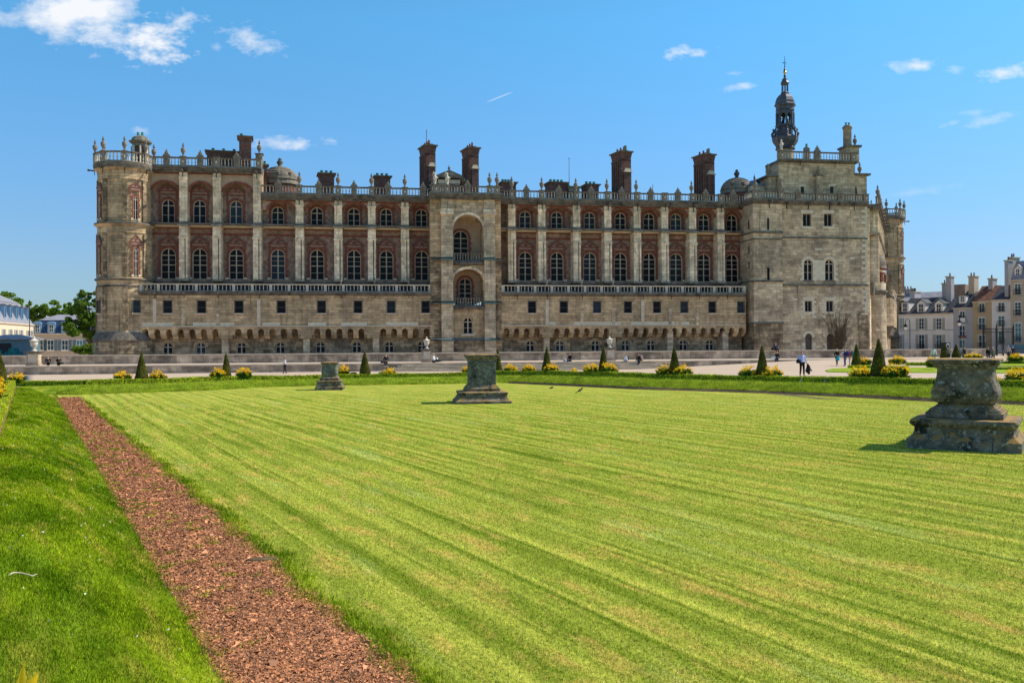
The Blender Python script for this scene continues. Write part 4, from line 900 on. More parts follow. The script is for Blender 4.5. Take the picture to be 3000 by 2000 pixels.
# ------------------------------------------------------------------ west wing, running back from the keep
A_ = Vector((52.9, 131.)); B_ = Vector((67.4, 163.)); Ld = (B_ - A_).length; phi = atan2(B_.y - A_.y, B_.x - A_.x)
wx, wy = loc_castle(A_.x, A_.y); WR = phi - TH
b = MB().use('pale_stone').box(0, Ld, 0, .6, .4, 22.2); b.use('render').box(0, Ld, -.02, 0, 11.4, 18.3)
for i in range(8):
    x = 1.6 + i * 4.1; b.use('pale_stone').box(x - .5, x + .5, -1.2, 0, 11.3, 18.3).box(x - .45, x + .45, -1.15, 0, 18.75, 22.1); b.use('grey_stone').box(x - .65, x + .65, -1.4, 0, 18.2, 18.7).box(x - .6, x + .6, -1.35, 0, 22.0, 22.2)
    b.use('cornice').box(x - .12, x + .12, -2.3, -1.3, 21.9, 22.2)
b.use('cornice').box(0, Ld, -1.3, .5, 22.2, 22.5).box(0, Ld, -1.6, .5, 22.5, 22.85).use('grey_stone').box(0, Ld, -.9, 0, 18.35, 18.7).use('cornice').box(0, Ld, -.5, 0, 9.6, 11.3)
b.use('slate').box(0, Ld, .6, 8, 22.4, 22.8)
b.build('wing_wall', castle, (wx, wy, 0), WR)
b = MB().use('grey_stone').box(0, Ld, -1.25, -.9, 22.85, 23.0).use('cornice').box(0, Ld, -1.25, -.9, 23.85, 24.0); ob = b.build('balustrade', castle, (wx, wy, 0), WR)
bb = MB(); baluster_run(bb, .2, Ld, -1.07, 23.0, 23.85, .4); tag(bb.build('balusters', ob), kind='stuff')
for i in range(8): put(PIER['F' if i % 2 else 'diamond'], 'pier', (1.6 + i * 4.1, -1.07, 22.87), parent=ob); put(URN, 'urn', (1.6 + i * 4.1, -1.07, 24.0), parent=ob)
for i in range(7): window('ped', wx + cos(WR) * (3.65 + i * 4.1) + .05 * sin(WR), wy + sin(WR) * (3.65 + i * 4.1) - .05 * cos(WR), 11.45, 1.9, 4.15, rz=WR)
b = MB().use('pale_stone').box(8.5, Ld - 1, -2.9, 0, 5.1, 9.3).use('cornice').box(8.5, Ld - 1, -3.1, 0, 9.3, 9.6).use('cap_stone').box(8.5, Ld - 1, -3.05, 0, 4.98, 5.12).use('ashlar_dark').box(8.5, Ld - 1, -2.0, 0, .4, 4.0).use('cornice').taper((Ld + 7.5) / 2, -1.45, 3.6, 4.98, (Ld - 9.5) / 2, 1.0, (Ld - 9.5) / 2, 1.45)
for i in range(9): x = 9.5 + i * 2.6; b.use('pale_stone').box(x - .4, x + .4, -3.1, -2.9, 5.2, 9.2); b.use('iron').box(x + 1.1, x + 1.8, -2.93, -2.9, 6.9, 8.3)
b.use('pale_baluster').box(8.5, Ld - 1, -3.05, -2.75, 9.6, 9.75).use('cap_stone').box(8.5, Ld - 1, -3.1, -2.7, 10.45, 10.6); baluster_run(b, 9, Ld - 1.3, -2.9, 9.75, 10.45, .4)
b.build('terrace_wall', castle, (wx, wy, 0), WR)
# corner turret with its stepped stone dome
p = at(2551, 850, 136.5); tx, ty = loc_castle(p.x, p.y); k = 136.5 / F; zq = lambda y: at(2560, y, 136.5).z
b = MB().use('keep_stone').lathe(tx, ty, [(46 * k, .4), (43 * k, zq(1000)), (41.5 * k, zq(863))], 32, smooth=False, cap=False)
b.use('cornice').lathe(tx, ty, [(41 * k, zq(866)), (47 * k, zq(857)), (47 * k, zq(853)), (41 * k, zq(850))], 32, smooth=False, cap=False)
b.use('pale_stone').lathe(tx, ty, [(41 * k, zq(850)), (41 * k, zq(834)), (42 * k, zq(830)), (39 * k, zq(829)), (39 * k, zq(806))], 32, smooth=False, cap=False)
b.use('red_brick').lathe(tx, ty, [(39.3 * k, zq(806)), (40.5 * k, zq(803)), (39.3 * k, zq(799))], 32, cap=False).lathe(tx, ty, [(40.5 * k, zq(794)), (42 * k, zq(791)), (43 * k, zq(788))], 32, cap=False)
b.use('pale_stone').lathe(tx, ty, [(39.5 * k, zq(799)), (39.5 * k, zq(794))], 32, cap=False)
pr = []
for i in range(6):
    a0, a1 = i / 6 * 1.45, (i + 1) / 6 * 1.45; zz0, zz1 = zq(788) + 48 * k * sin(a0), zq(788) + 48 * k * sin(a1)
    pr += [(43.5 * k * cos(a0), zz0), (43 * k * cos(a0), zz0 + (zz1 - zz0) * .8), (43.5 * k * cos(a1) + .1, zz1)]
b.use('dome_stone').lathe(tx, ty, pr, 32, smooth=False)
for i in range(12):
    a = i * pi / 6 + .25; x, y = tx + 39.4 * k * cos(a), ty + 39.4 * k * sin(a); b.use('red_brick').box(x - .22, x + .22, y - .22, y + .22, zq(828), zq(806), rot=a)
o = b.build('domed_turret', castle)
f = MB().use('iron').tube([(0, 0, 0), (.9, 0, 2.6)], .04, 5).build('flagpole', castle, (tx + 2.3, ty + .3, zq(830)))
M_['flag'] = mat('flag', (.02, .05, .35), var=.1); MB().use('flag').box(.55, .78, -.02, .02, 1.5, 2.3).use('white_paint').box(.32, .548, -.018, .018, 1.4, 2.1).build('flag', f)
MB().use('copper').lathe(U(2552, 12), 12, [(1.5, 22.8), (1.5, 24.0), (.2, 24.8)], 12).build('roof_vent', castle)
# ------------------------------------------------------------------ ground
PN = Vector((.877, .48)); PD = Vector((-.48, .877))          # across / along the chip path
def ST2(s, t): return PN * s + PD * t
def interp(tab, x):
    xs_ = [p[0] for p in tab]; ys_ = [p[1] for p in tab]
    if x <= xs_[0]: return ys_[0] + (x - xs_[0]) * (ys_[1] - ys_[0]) / (xs_[1] - xs_[0])
    if x >= xs_[-1]: return ys_[-1] + (x - xs_[-1]) * (ys_[-1] - ys_[-2]) / (xs_[-1] - xs_[-2])
    for a, b in zip(tab, tab[1:]):
        if a[0] <= x <= b[0]: return a[1] + (b[1] - a[1]) * (x - a[0]) / (b[0] - a[0])
FOOT = [(153, 1155), (217, 1156.5), (500, 1147), (641, 1142), (769, 1134), (927, 1129.5), (1100, 1127.5), (1367, 1123.5), (1450, 1121), (1600, 1127.5), (1753, 1135), (1855, 1140), (2150, 1149), (2295, 1154), (2430, 1161), (2560, 1167), (2740, 1177), (2918, 1183), (3100, 1192), (3600, 1217)]
TOPL = [(56, 1131.5), (250, 1128), (500, 1122), (695, 1114), (935, 1110), (1049, 1107.5), (1367, 1102.5), (1450, 1099.5), (1600, 1099), (1804, 1104.5), (1983, 1112), (2200, 1116), (2331, 1120), (2437, 1122), (2500, 1124), (2742, 1129), (2921, 1135), (3100, 1140), (3600, 1155)]
def colpt(px):
    f = G(px, interp(FOOT, px), 0); t = at(px, interp(TOPL, px), f.y + (3.0 if px < 700 else 2.3)); return f, t
def zg(X, Y=95):
    k = min(1, max(0, (X - 12) / 26)); return -.2 + .8 * k * k * (3 - 2 * k)
def wallY(X): return 94.5 + .156 * X
TER = .62
cols = [56, 100, 153, 217, 300, 400, 500, 640, 770, 930, 1100, 1250, 1367, 1430, 1460, 1520, 1600, 1750, 1855, 2000, 2150, 2240, 2295, 2330, 2370, 2430, 2560, 2740, 2918, 3100, 3350, 3600]
def grassmat(name, dark, light, dry, stripes=True, fr=0., trans=0., isl=0.):
    m = bpy.data.materials.new(name); m.use_nodes = True; nt = m.node_tree; N = nt.nodes; L = nt.links; P = N['Principled BSDF']
    P.inputs['Roughness'].default_value = .8; P.inputs['Specular IOR Level'].default_value = .04
    geo = N.new('ShaderNodeNewGeometry')
    def mp(rot, sc):
        a = N.new('ShaderNodeMapping'); a.inputs['Rotation'].default_value = (0, 0, rot); b = N.new('ShaderNodeMapping'); b.inputs['Scale'].default_value = sc
        L.new(geo.outputs['Position'], a.inputs[0]); L.new(a.outputs[0], b.inputs[0]); return b.outputs[0]
    def noise(v, s, d=4, r=.55):
        n = N.new('ShaderNodeTexNoise'); n.inputs['Scale'].default_value = s; n.inputs['Detail'].default_value = d; n.inputs['Roughness'].default_value = r; L.new(v, n.inputs[0]); return n.outputs[0]
    def rg(v, a, b, c=0., d=1.):
        n = N.new('ShaderNodeMapRange'); n.interpolation_type = 'SMOOTHSTEP'; L.new(v, n.inputs[0]); [setattr(n.inputs[i + 1], 'default_value', q) for i, q in enumerate((a, b, c, d))]; return n.outputs[0]
    def mix(f, a, b, bt='MIX'):
        n = N.new('ShaderNodeMix'); n.data_type = 'RGBA'; n.blend_type = bt
        for i, v in ((0, f), (6, a), (7, b)):
            if isinstance(v, (int, float)): n.inputs[i].default_value = v
            elif isinstance(v, tuple): n.inputs[i].default_value = (*v[:3], 1)
            else: L.new(v, n.inputs[i])
        return n.outputs[2]
    rot = -atan2(PN.y, PN.x)
    def mth(op, a, b):
        n = N.new('ShaderNodeMath'); n.operation = op
        for i, v in enumerate((a, b)):
            if isinstance(v, (int, float)): n.inputs[i].default_value = v
            else: L.new(v, n.inputs[i])
        return n.outputs[0]
    if stripes:
        a = noise(mp(rot, (2.1, .10, 1)), 1.0, 8, .74); wv = N.new('ShaderNodeTexWave'); wv.inputs['Scale'].default_value = .52; wv.inputs['Distortion'].default_value = .9; wv.inputs['Detail'].default_value = 2; wv.inputs['Detail Scale'].default_value = .4
        L.new(mp(rot, (1, .12, 1)), wv.inputs[0])
        wf = wv.outputs['Fac']
        f = mth('ADD', mth('MULTIPLY', rg(a, .24, .70), .70), mth('MULTIPLY', wf, .30))
    else: f = rg(noise(mp(rot, (1, .4, 1)), 1.2, 4), .35, .68)
    c = mix(f, dark, light)
    c = mix(rg(noise(mp(rot, (1.2, .33, 1)), 1.9, 7, .7), .49, .66, 0, .85), c, dry)
    c = mix(rg(noise(mp(rot, (1.5, .2, 1)), .8, 7, .7), .54, .70, 0, .55), c, mix(1., light, (.95, 1.05, 2.2), 'MULTIPLY'))
    c = mix(rg(noise(mp(rot, (.9, .2, 1)), .9, 5, .6), .55, .75, 0, .55), c, dark)
    if stripes:
        c = mix(rg(noise(mp(rot, (5.5, .07, 1)), 1., 4, .6), .53, .66, 0, .62), c, mix(1., light, (1.18, 1.12, 1.3), 'MULTIPLY')); c = mix(rg(noise(mp(rot, (7., .09, 1)), .8, 4, .6), .56, .68, 0, .6), c, dark)
    c = mix(rg(noise(geo.outputs['Position'], 26, 3, .7), .25, .75), mix(1., c, (.66, .70, .6), 'MULTIPLY'), mix(1., c, (1.34, 1.30, 1.4), 'MULTIPLY'))
    c = mix(rg(noise(geo.outputs['Position'], 7, 4, .7), .25, .75), mix(1., c, (.82, .84, .8), 'MULTIPLY'), mix(1., c, (1.18, 1.16, 1.2), 'MULTIPLY'))
    c = mix(rg(noise(geo.outputs['Position'], 11, 5, .8), .55, .75, 0, .8), c, mix(1., dry if False else light, (1.15, 1.1, 1.5), 'MULTIPLY')); c = mix(rg(noise(geo.outputs['Position'], 15, 4, .75), .54, .72, 0, .8), c, mix(1., dark, (.5, .55, .5), 'MULTIPLY'))
    if isl:
        n = N.new('ShaderNodeMapRange'); L.new(geo.outputs['Random Per Island'], n.inputs[0]); n.inputs[3].default_value = 1 - isl; n.inputs[4].default_value = 1 + isl; c = mix(1., c, n.outputs[0], 'MULTIPLY')
    L.new(c, P.inputs['Base Color'])
    if not trans:
        bn = N.new('ShaderNodeBump'); bn.inputs['Strength'].default_value = .7; bn.inputs['Distance'].default_value = .06; L.new(noise(geo.outputs['Position'], 18, 4, .7), bn.inputs['Height']); L.new(bn.outputs[0], P.inputs['Normal'])
    else:
        tr = N.new('ShaderNodeBsdfTranslucent'); L.new(c, tr.inputs[0]); ms = N.new('ShaderNodeMixShader'); ms.inputs[0].default_value = trans; L.new(P.outputs[0], ms.inputs[1]); L.new(tr.outputs[0], ms.inputs[2]); L.new(ms.outputs[0], N['Material Output'].inputs[0])
    M_[name] = m
LD, LL, LY = (.115, .19, .002), (.50, .51, .075), (.58, .43, .10)
BD, BL_, BY = (.085, .15, .002), (.24, .305, .010), (.38, .34, .045)
grassmat('lawn', LD, LL, LY); grassmat('lawn_blade', tuple(1.35 * x for x in LD), tuple(1.3 * x for x in LL), tuple(1.3 * x for x in LY), trans=.3, isl=.75)
grassmat('bank', BD, BL_, BY, False); grassmat('bank_blade', tuple(1.5 * x for x in BD), tuple(1.5 * x for x in BL_), tuple(1.4 * x for x in BY), False, trans=.3, isl=.8)
grassmat('far_bank', (.21, .30, .012), (.36, .43, .03), (.28, .27, .05), False)

def struct(b, name): o = b.build(name); return tag(o, kind='structure')
# lawn sheet
fl = [colpt(p)[0] for p in cols if p >= 153]
poly = [ST2(1.0, -12)] + [Vector((p.x, p.y)) for p in [G(140, 1155, 0)] + fl] + [Vector((90, 5)), Vector((60, -14))]
b = MB().use('lawn'); tr = tessellate_polygon([[Vector((p.x, p.y, 0)) for p in poly]]); b.add([(p.x, p.y, 0) for p in poly], [tuple(t) for t in tr]); struct(b, 'lawn')
# far grass bank
b = MB().use('far_bank'); prof = [(0, 0), (.04, .10), (.12, .26), (.3, .52), (.55, .80), (.8, .95), (1.0, 1.0)]; rr = random.Random(5); c2 = []
for p, q in zip(cols, cols[1:]):
    n = max(1, int((q - p) / 25)); c2 += [p + (q - p) * i / n for i in range(n)]
c2.append(cols[-1]); vs = []
for px in c2:
    f, t = colpt(px)
    jx = rr.uniform(-.06, .06); notch = max(0, 1 - abs(px - 2312) / 22.)
    for a, h in prof: p = f.lerp(t, a); z = t.z * h * (1 - .75 * notch * (1 - a)); vs.append((p.x, p.y + jx * (1 - a), z + rr.uniform(-.012, .012) - (.02 if a == 0 else 0)))
    e = t.lerp(t + (t - f).normalized() * .35, 1); vs.append((e.x, e.y, t.z))
m = len(prof) + 1; b.add(vs, [(i * m + j, (i + 1) * m + j, (i + 1) * m + j + 1, i * m + j + 1) for i in range(len(c2) - 1) for j in range(m - 1)], True)
b.use('soil'); [b.m.__setitem__(q_, b.k) for q_ in range(len(b.m)) if q_ % (m - 1) < 2 and c2[q_ // (m - 1)] > 1460]; struct(b, 'grass_bank')
# gravel esplanade up to the low wall, then the terrace sheet
tops = [colpt(p)[1] for p in cols]; pxs = list(cols)
ext = [Vector((tops[0].x - d, tops[0].y - d * .3, tops[0].z)) for d in (70, 35, 12, 2)]
rows = []
for i, t in enumerate(ext + tops):
    if i < 4: X = t.x - (25, 18, 15, 14)[i]; q = Vector((X, wallY(X), zg(X)))
    else:
        tx = ray(pxs[i - 4], 1100)[0]; Y = 94.5 / (1 - .156 * tx); q = Vector((tx * Y, Y, zg(tx * Y)))
    s_ = t + Vector((0, .3, -.03))
    rows.append([s_] + [Vector((s_.x + (q.x - s_.x) * a, s_.y + (q.y - s_.y) * a, (s_.z * (1 - a) ** 2 + q.z * a * (2 - a)) - .12 * sin(pi * a) * (1 if t.x > 0 else .4))) for a in (.12, .25, .4, .6, .8, .93)] + [q + Vector((0, .4, 0))])
b = MB().use('sand'); m = 8; b.add([v for r in rows for v in r], [(i * m + j, (i + 1) * m + j, (i + 1) * m + j + 1, i * m + j + 1) for i in range(len(rows) - 1) for j in range(m - 1)], True); struct(b, 'gravel_esplanade')
def gravel_z(X, Y):
    # height of the gravel under a point (bilinear search over the rows)
    best = 0
    for r, r2 in zip(rows, rows[1:]):
        for j in range(m - 1):
            A, B, C, D = r[j], r2[j], r2[j + 1], r[j + 1]
            for t3 in ((A, B, C), (A, C, D)):
                d = (t3[1].x - t3[0].x) * (t3[2].y - t3[0].y) - (t3[2].x - t3[0].x) * (t3[1].y - t3[0].y)
                if abs(d) < 1e-9: continue
                u_ = ((X - t3[0].x) * (t3[2].y - t3[0].y) - (t3[2].x - t3[0].x) * (Y - t3[0].y)) / d; v_ = ((t3[1].x - t3[0].x) * (Y - t3[0].y) - (X - t3[0].x) * (t3[1].y - t3[0].y)) / d
                if u_ >= -.001 and v_ >= -.001 and u_ + v_ <= 1.001: return t3[0].z + u_ * (t3[1].z - t3[0].z) + v_ * (t3[2].z - t3[0].z)
    return .0 if Y < wallY(X) else TER
def on_gravel(px, py):
    Y = 60.
    for _ in range(60):
        p = at(px, py, Y); z = gravel_z(p.x, p.y); g = G(px, py, z); Y = Y * .5 + g.y * .5
    return Vector((at(px, py, Y).x, Y, z))
b = MB().use('sand'); L_ = [(-130, wallY(-130)), (39, wallY(39)), (260, wallY(39) + 5), (400, 120), (400, 420), (-400, 420), (-400, 60)]
b.add([(x, y + .3, TER if i != 0 else TER) for i, (x, y) in enumerate(L_)], [tuple(range(len(L_)))]); struct(b, 'terrace_ground')
b = MB().use('lawn'); b.add([(-2500, -800, -.9), (2500, -800, -.9), (2500, 4000, -.9), (-2500, 4000, -.9)], [(0, 1, 2, 3)]); struct(b, 'ground')
# left bank, soil strip, and the plateau beyond
def ztop(t): return .85 - .5 * min(1, max(0, t / 56))
ts = [-12, -6, -2, 0, 2, 4, 5, 6, 7, 8, 9.5, 11, 13, 15, 18, 21, 25, 30, 35, 40, 45, 50, 53.5, 56.5]
BP = [(1.38, -.01), (1.27, .03), (1.1, .14), (.85, .33), (.55, .57), (.25, .77), (0., .90), (-.25, .97), (-.45, 1.)]
def bank_z(s, t):
    if s >= 1.38: return 0
    for (s0, h0), (s1, h1) in zip(BP, BP[1:]):
        if s1 <= s <= s0: return ztop(t) * (h0 + (h1 - h0) * (s0 - s) / (s0 - s1))
    return ztop(t)
b = MB().use('bank'); vs = []
for t in ts:
    for s_, h in BP:
        q = ST2(s_ + .03 * sin(t * 2.1) * (1 - h), t); z = ztop(t) * h
        if t > 51.5: z = max(z, ztop(t) * (t - 51.5) / 3.2) if t < 54.7 else ztop(t)
        vs.append((q.x, q.y, z))
m2 = len(BP); b.add(vs, [(i * m2 + j, i * m2 + j + 1, (i + 1) * m2 + j + 1, (i + 1) * m2 + j) for i in range(len(ts) - 1) for j in range(m2 - 1)], True); struct(b, 'path_bank')
b = MB().use('bed_soil'); vs = []
for t in ts:
    for s_ in (-.44, -3.2): q = ST2(s_, t); vs.append((q.x, q.y, ztop(t) - .004))
b.add(vs, [(i * 2, i * 2 + 1, i * 2 + 3, i * 2 + 2) for i in range(len(ts) - 1)]); struct(b, 'flower_bed')
b = MB().use('sand'); vs = []
for t in ts:
    for s_ in (-3.2, -70): q = ST2(s_, t); vs.append((q.x, q.y, ztop(t) - .01))
b.add(vs, [(i * 2, i * 2 + 1, i * 2 + 3, i * 2 + 2) for i in range(len(ts) - 1)]); struct(b, 'side_walk')
# chip path
M_['chip_bed'] = mat('chip_bed', (.10, .045, .024), var=.3, scale=3, fine=.45, fscale=45, bump=1., bscale=40)
M_['chips'] = mat('chips', (.45, .185, .075), var=.25, scale=2.5, island=.9, rough=.6, spec=.35)
b = MB().use('chip_bed'); vs = []
for i, t in enumerate(ts[:-2]):
    for s_ in (1.2, 2.66 - .006 * t): q = ST2(s_ + (.03 * sin(t * 1.7 + s_)), t); vs.append((q.x, q.y, .004))
b.add(vs, [(i * 2, i * 2 + 1, i * 2 + 3, i * 2 + 2) for i in range(len(ts) - 3)]); struct(b, 'chip_path')
# parched soil by the notch in the bank
b = MB().use('soil'); p = [G(x, y, 0) for x, y in ((2245, 1153), (2300, 1151), (2340, 1158), (2420, 1166), (2470, 1169), (2400, 1169), (2320, 1160))]; b.add([(q.x, q.y, .004) for q in p], [tuple(range(7))]); struct(b, 'bare_soil')

# ------------------------------------------------------------------ numpy scatter of blades and chips
def vis(P, m_=60):
    tx = P[:, 0] / P[:, 1]; tz = (P[:, 2] - H) / P[:, 1]; px = 1500 + tx * F; py = 1006 - tz * F
    return (px > -m_) & (px < 3000 + m_) & (py < 2030 + m_) & (P[:, 1] > 3)
def blades(P, hgt, wid, lean=.6, droop=0):
    n = len(P); a = RNG.uniform(0, 2 * pi, n); la = RNG.uniform(0, 2 * pi, n); h = hgt * RNG.uniform(.55, 1.35, n); ln = h * RNG.uniform(.1, lean, n)
    dx, dy = np.cos(a) * wid / 2, np.sin(a) * wid / 2
    V = np.empty((n, 3, 3)); V[:, 0] = P; V[:, 1] = P; V[:, 0, 0] -= dx; V[:, 0, 1] -= dy; V[:, 1, 0] += dx; V[:, 1, 1] += dy
    V[:, 2] = P; V[:, 2, 0] += np.cos(la) * ln; V[:, 2, 1] += np.sin(la) * ln; V[:, 2, 2] += h; V[:, :2, 2] -= .004
    return V.reshape(-1, 3), np.arange(3 * n).reshape(-1, 3)
def sc_st(s0, s1, t0, t1, dens, zf, pw=1.6, Y0=7.):
    # random points in path coordinates, thinning with distance
    A = (s1 - s0) * (t1 - t0); n = int(A * dens); s = RNG.uniform(s0, s1, n); t = RNG.uniform(t0, t1, n)
    P = np.stack([PN.x * s + PD.x * t, PN.y * s + PD.y * t, np.zeros(n)], 1)
    keep = RNG.uniform(0, 1, n) < np.minimum(1, (Y0 / np.maximum(P[:, 1], .1)) ** pw); P, s, t = P[keep], s[keep], t[keep]
    P[:, 2] = zf(s, t); k = vis(P); return P[k], s[k], t[k]
# lawn blades: sampled in the view wedge
n = 2000000; Y = (6.3 ** .4 + RNG.uniform(0, 1, n) * (52 ** .4 - 6.3 ** .4)) ** 2.5; X = RNG.uniform(-.6, .78, n) * Y
P = np.stack([X, Y, np.zeros(n)], 1); s = X * PN.x + Y * PN.y; P = P[(s > 2.60 - .006 * (Y * .877 - X * .48)) & vis(P, 550) & (RNG.uniform(0, 1, n) < np.clip((50 - Y) / 30, 0, 1))]; P = P[:830000]
V, Fc = blades(P, .019, .0062 * (P[:, 1] / 7) ** .85, .9); o = npmesh('lawn_grass', V, Fc, ['lawn_blade']); tag(o, 'short mown yellow-green grass covering the striped lawn', 'grass', kind='stuff')
vz = np.vectorize(bank_z)
P, s, t = sc_st(-.5, 1.42, 3.5, 55, 9000, lambda s, t: vz(s, t), 1.35, 6.)
V, Fc = blades(P, .027, .0065 * (P[:, 1] / 6) ** .85, .9); o = npmesh('bank_grass', V, Fc, ['bank_blade']); tag(o, 'darker rough green grass on the slope left of the path', 'grass', kind='stuff')
P, s, t = sc_st(2.1, 3.05, 4, 47, 8000, lambda s, t: s * 0, 1.3, 7.)
k = RNG.uniform(0, 1, len(P)) < np.clip(1 - np.abs(s - 2.70 + .006 * t - .06 * np.sin(t * 1.9) - .04 * np.sin(t * 5.3) - .03 * np.sin(t * 11.)) / .22, 0, 1); P = P[k]
V, Fc = blades(P, .04, .008 * (P[:, 1] / 7) ** .8, .9); o = npmesh('edge_grass', V, Fc, ['bank_blade']); tag(o, 'long green grass fringe between chip path and lawn', 'grass', kind='stuff')
# weeds in clusters on the path
tc_ = RNG.uniform(5, 30, 170); scn = 1.25 + RNG.beta(.8, 1.4, 170) * 1.3; idx = RNG.integers(0, 170, 9000); s = scn[idx] + RNG.normal(0, .05, 9000); t = tc_[idx] + RNG.normal(0, .05, 9000)
P = np.stack([PN.x * s + PD.x * t, PN.y * s + PD.y * t, np.zeros(9000) + .01], 1); P = P[vis(P)]; V, Fc = blades(P, .03, .007 * (P[:, 1] / 7) ** .7, 1.); o = npmesh('path_weeds', V, Fc, ['bank_blade']); tag(o, 'scattered small green weeds growing in the red chip path', 'weeds', kind='stuff')
# chips
P, s, t = sc_st(1.16, 2.86, 4.5, 50.2, 21000, lambda s, t: s * 0 + .012, 1.35, 6.5); n = len(P)
edge = .04 * np.sin(t * 3.1) + .03 * np.sin(t * 7.7); k = (s > 1.22 + edge) & (s < 2.64 - .006 * t + edge + RNG.normal(0, .05, n)); P = P[k]; n = len(P)
a = RNG.uniform(0, 2 * pi, n); ti = RNG.normal(0, .35, n); tj = RNG.normal(0, .35, n); l = np.exp(RNG.normal(-5.2, .5, n)) * (P[:, 1] / 7) ** .45; wd = l * RNG.uniform(.3, .8, n)
V = np.zeros((n, 4, 3))
for i, (u, v) in enumerate(((-1, -1), (1, -1), (1, 1), (-1, 1))):
    x = u * l * np.cos(a) - v * wd * np.sin(a); y = u * l * np.sin(a) + v * wd * np.cos(a); V[:, i, 0] = P[:, 0] + x; V[:, i, 1] = P[:, 1] + y; V[:, i, 2] = P[:, 2] + u * l * ti * .8 + v * wd * tj + RNG.uniform(0, .004, n)
o = npmesh('wood_chips', V.reshape(-1, 3), np.arange(4 * n).reshape(-1, 4), ['chips']); tag(o, 'reddish brown bark and brick chips covering the path', 'chips', kind='stuff')
# rough grass at the foot of the far bank and its slope
pp = []; M_['rough_blade'] = mat('rough_blade', (.34, .42, .03), var=.4, scale=1.5, trans=.35, island=.5)
tabs = [colpt(x) for x in range(150, 3080, 10)]; FA = np.array([[*f] for f, t in tabs]); TA = np.array([[*t] for f, t in tabs])
n = 70000; q = RNG.uniform(0, len(tabs) - 1.01, n); i0 = q.astype(int); fr = (q - i0)[:, None]; a = np.where(q > 131, .1 + .9 * RNG.beta(.9, 1.4, n), RNG.beta(.7, 1.5, n))
f_ = FA[i0] * (1 - fr) + FA[i0 + 1] * fr; t_ = TA[i0] * (1 - fr) + TA[i0 + 1] * fr; P = f_ + (t_ - f_) * a[:, None]; P[:, 2] = t_[:, 2] * np.interp(a, [p[0] for p in prof], [p[1] for p in prof])
V, Fc = blades(P, .10, .022, .9); o = npmesh('rough_grass', V, Fc, ['rough_blade']); tag(o, 'longer tufted grass on the bank at the far side of the lawn', 'grass', kind='stuff')
# ------------------------------------------------------------------ moat parapet, low wall, steps, piers with urns
def wallat(px, base=94.5): t = ray(px, 1060)[0]; Y = base / (1 - .156 * t); return Vector((t * Y, Y))
def alongwall(b, p, q, z0a, z0b, z1, dep, over=0):
    d = (q - p).normalized(); nn = Vector((-d.y, d.x)); P_ = [p - nn * over, q - nn * over, q + nn * dep, p + nn * dep]
    b.add([(P_[0].x, P_[0].y, z0a), (P_[1].x, P_[1].y, z0b), (P_[2].x, P_[2].y, z0b), (P_[3].x, P_[3].y, z0a)] + [(v.x, v.y, z1) for v in P_], [(3, 2, 1, 0), (4, 5, 6, 7), (0, 1, 5, 4), (1, 2, 6, 5), (2, 3, 7, 6), (3, 0, 4, 7)])
lowwall = empty('retaining_wall', (0, 94.5, 0), 'long low retaining wall edging the raised walk below the moat parapet', 'low wall')
def at_root(o, root): o.parent = root; o.location = tuple(Vector(o.location) - root.location); return o
wl, ws0, ws1, we = wallat(-500), wallat(1190), wallat(1905), wallat(2430)
b = MB().use('parapet_stone'); 
for (p, q) in ((wl, ws0), (ws1, we)):
    n = 8
    for i in range(n):
        a, c = p.lerp(q, i / n), p.lerp(q, (i + 1) / n); alongwall(b, a, c, -.45, -.45, TER - .10, .5 if i + 1 < n or q is ws0 else .5)
at_root(b.build('wall_face'), lowwall)
b = MB().use('cap_stone')
for (p, q) in ((wl, ws0), (ws1, we)):
    n = int((q - p).length / 2.2)
    for i in range(n): a, c = p.lerp(q, i / n), p.lerp(q, (i + 1) / n); alongwall(b, a, c, TER - .10, TER - .10, TER + .03 + random.uniform(-.006, .006), .55, .06)
at_root(b.build('coping'), lowwall)
steps = empty('terrace_steps', (ws0.lerp(ws1, .5).x, ws0.lerp(ws1, .5).y, 0), 'wide flight of stone steps from the gravel up to the raised walk', 'steps')
d_ = (ws1 - ws0).normalized(); nn_ = Vector((-d_.y, d_.x))
for i in range(6):
    zt_ = TER - .005 - i * .145; o_ = i * .42; e = 2.3 + i * .42
    b = MB().use('cap_stone'); P_ = [ws0 + d_ * (2.2 - e) - nn_ * o_, ws1 - d_ * (2.2 - e) - nn_ * o_, ws1 - d_ * (2.2 - e) + nn_ * .6, ws0 + d_ * (2.2 - e) + nn_ * .6]
    b.plan([(v.x, v.y) for v in P_], zt_ - .05, zt_); b.use('parapet_stone'); P2 = [P_[0] + d_ * .05 + nn_ * .04, P_[1] - d_ * .05 + nn_ * .04, P_[2] - d_ * .05, P_[3] + d_ * .05]; b.plan([(v.x, v.y) for v in P2], -.5, zt_ - .05)
    at_root(b.build('step'), steps)
par = empty('moat_parapet', (0, 103, TER), 'pale stone parapet wall running along the whole moat in front of the castle', 'parapet')
b = MB().use('parapet_stone'); cb_ = MB().use('cap_stone')
pl, pr_ = wallat(-500, 103), wallat(2890, 103)
n = 60
for i in range(n):
    a, c = pl.lerp(pr_, i / n), pl.lerp(pr_, (i + 1) / n); zt_ = 1.52 + .02 * sin(i * 1.7)
    alongwall(b, a, c, TER - .3, TER - .3, 1.5, .45); alongwall(cb_, a, c, 1.5, 1.5, 1.62 + random.uniform(-.006, .006), .52, .07)
at_root(b.build('wall_face'), par); at_root(cb_.build('coping'), par)
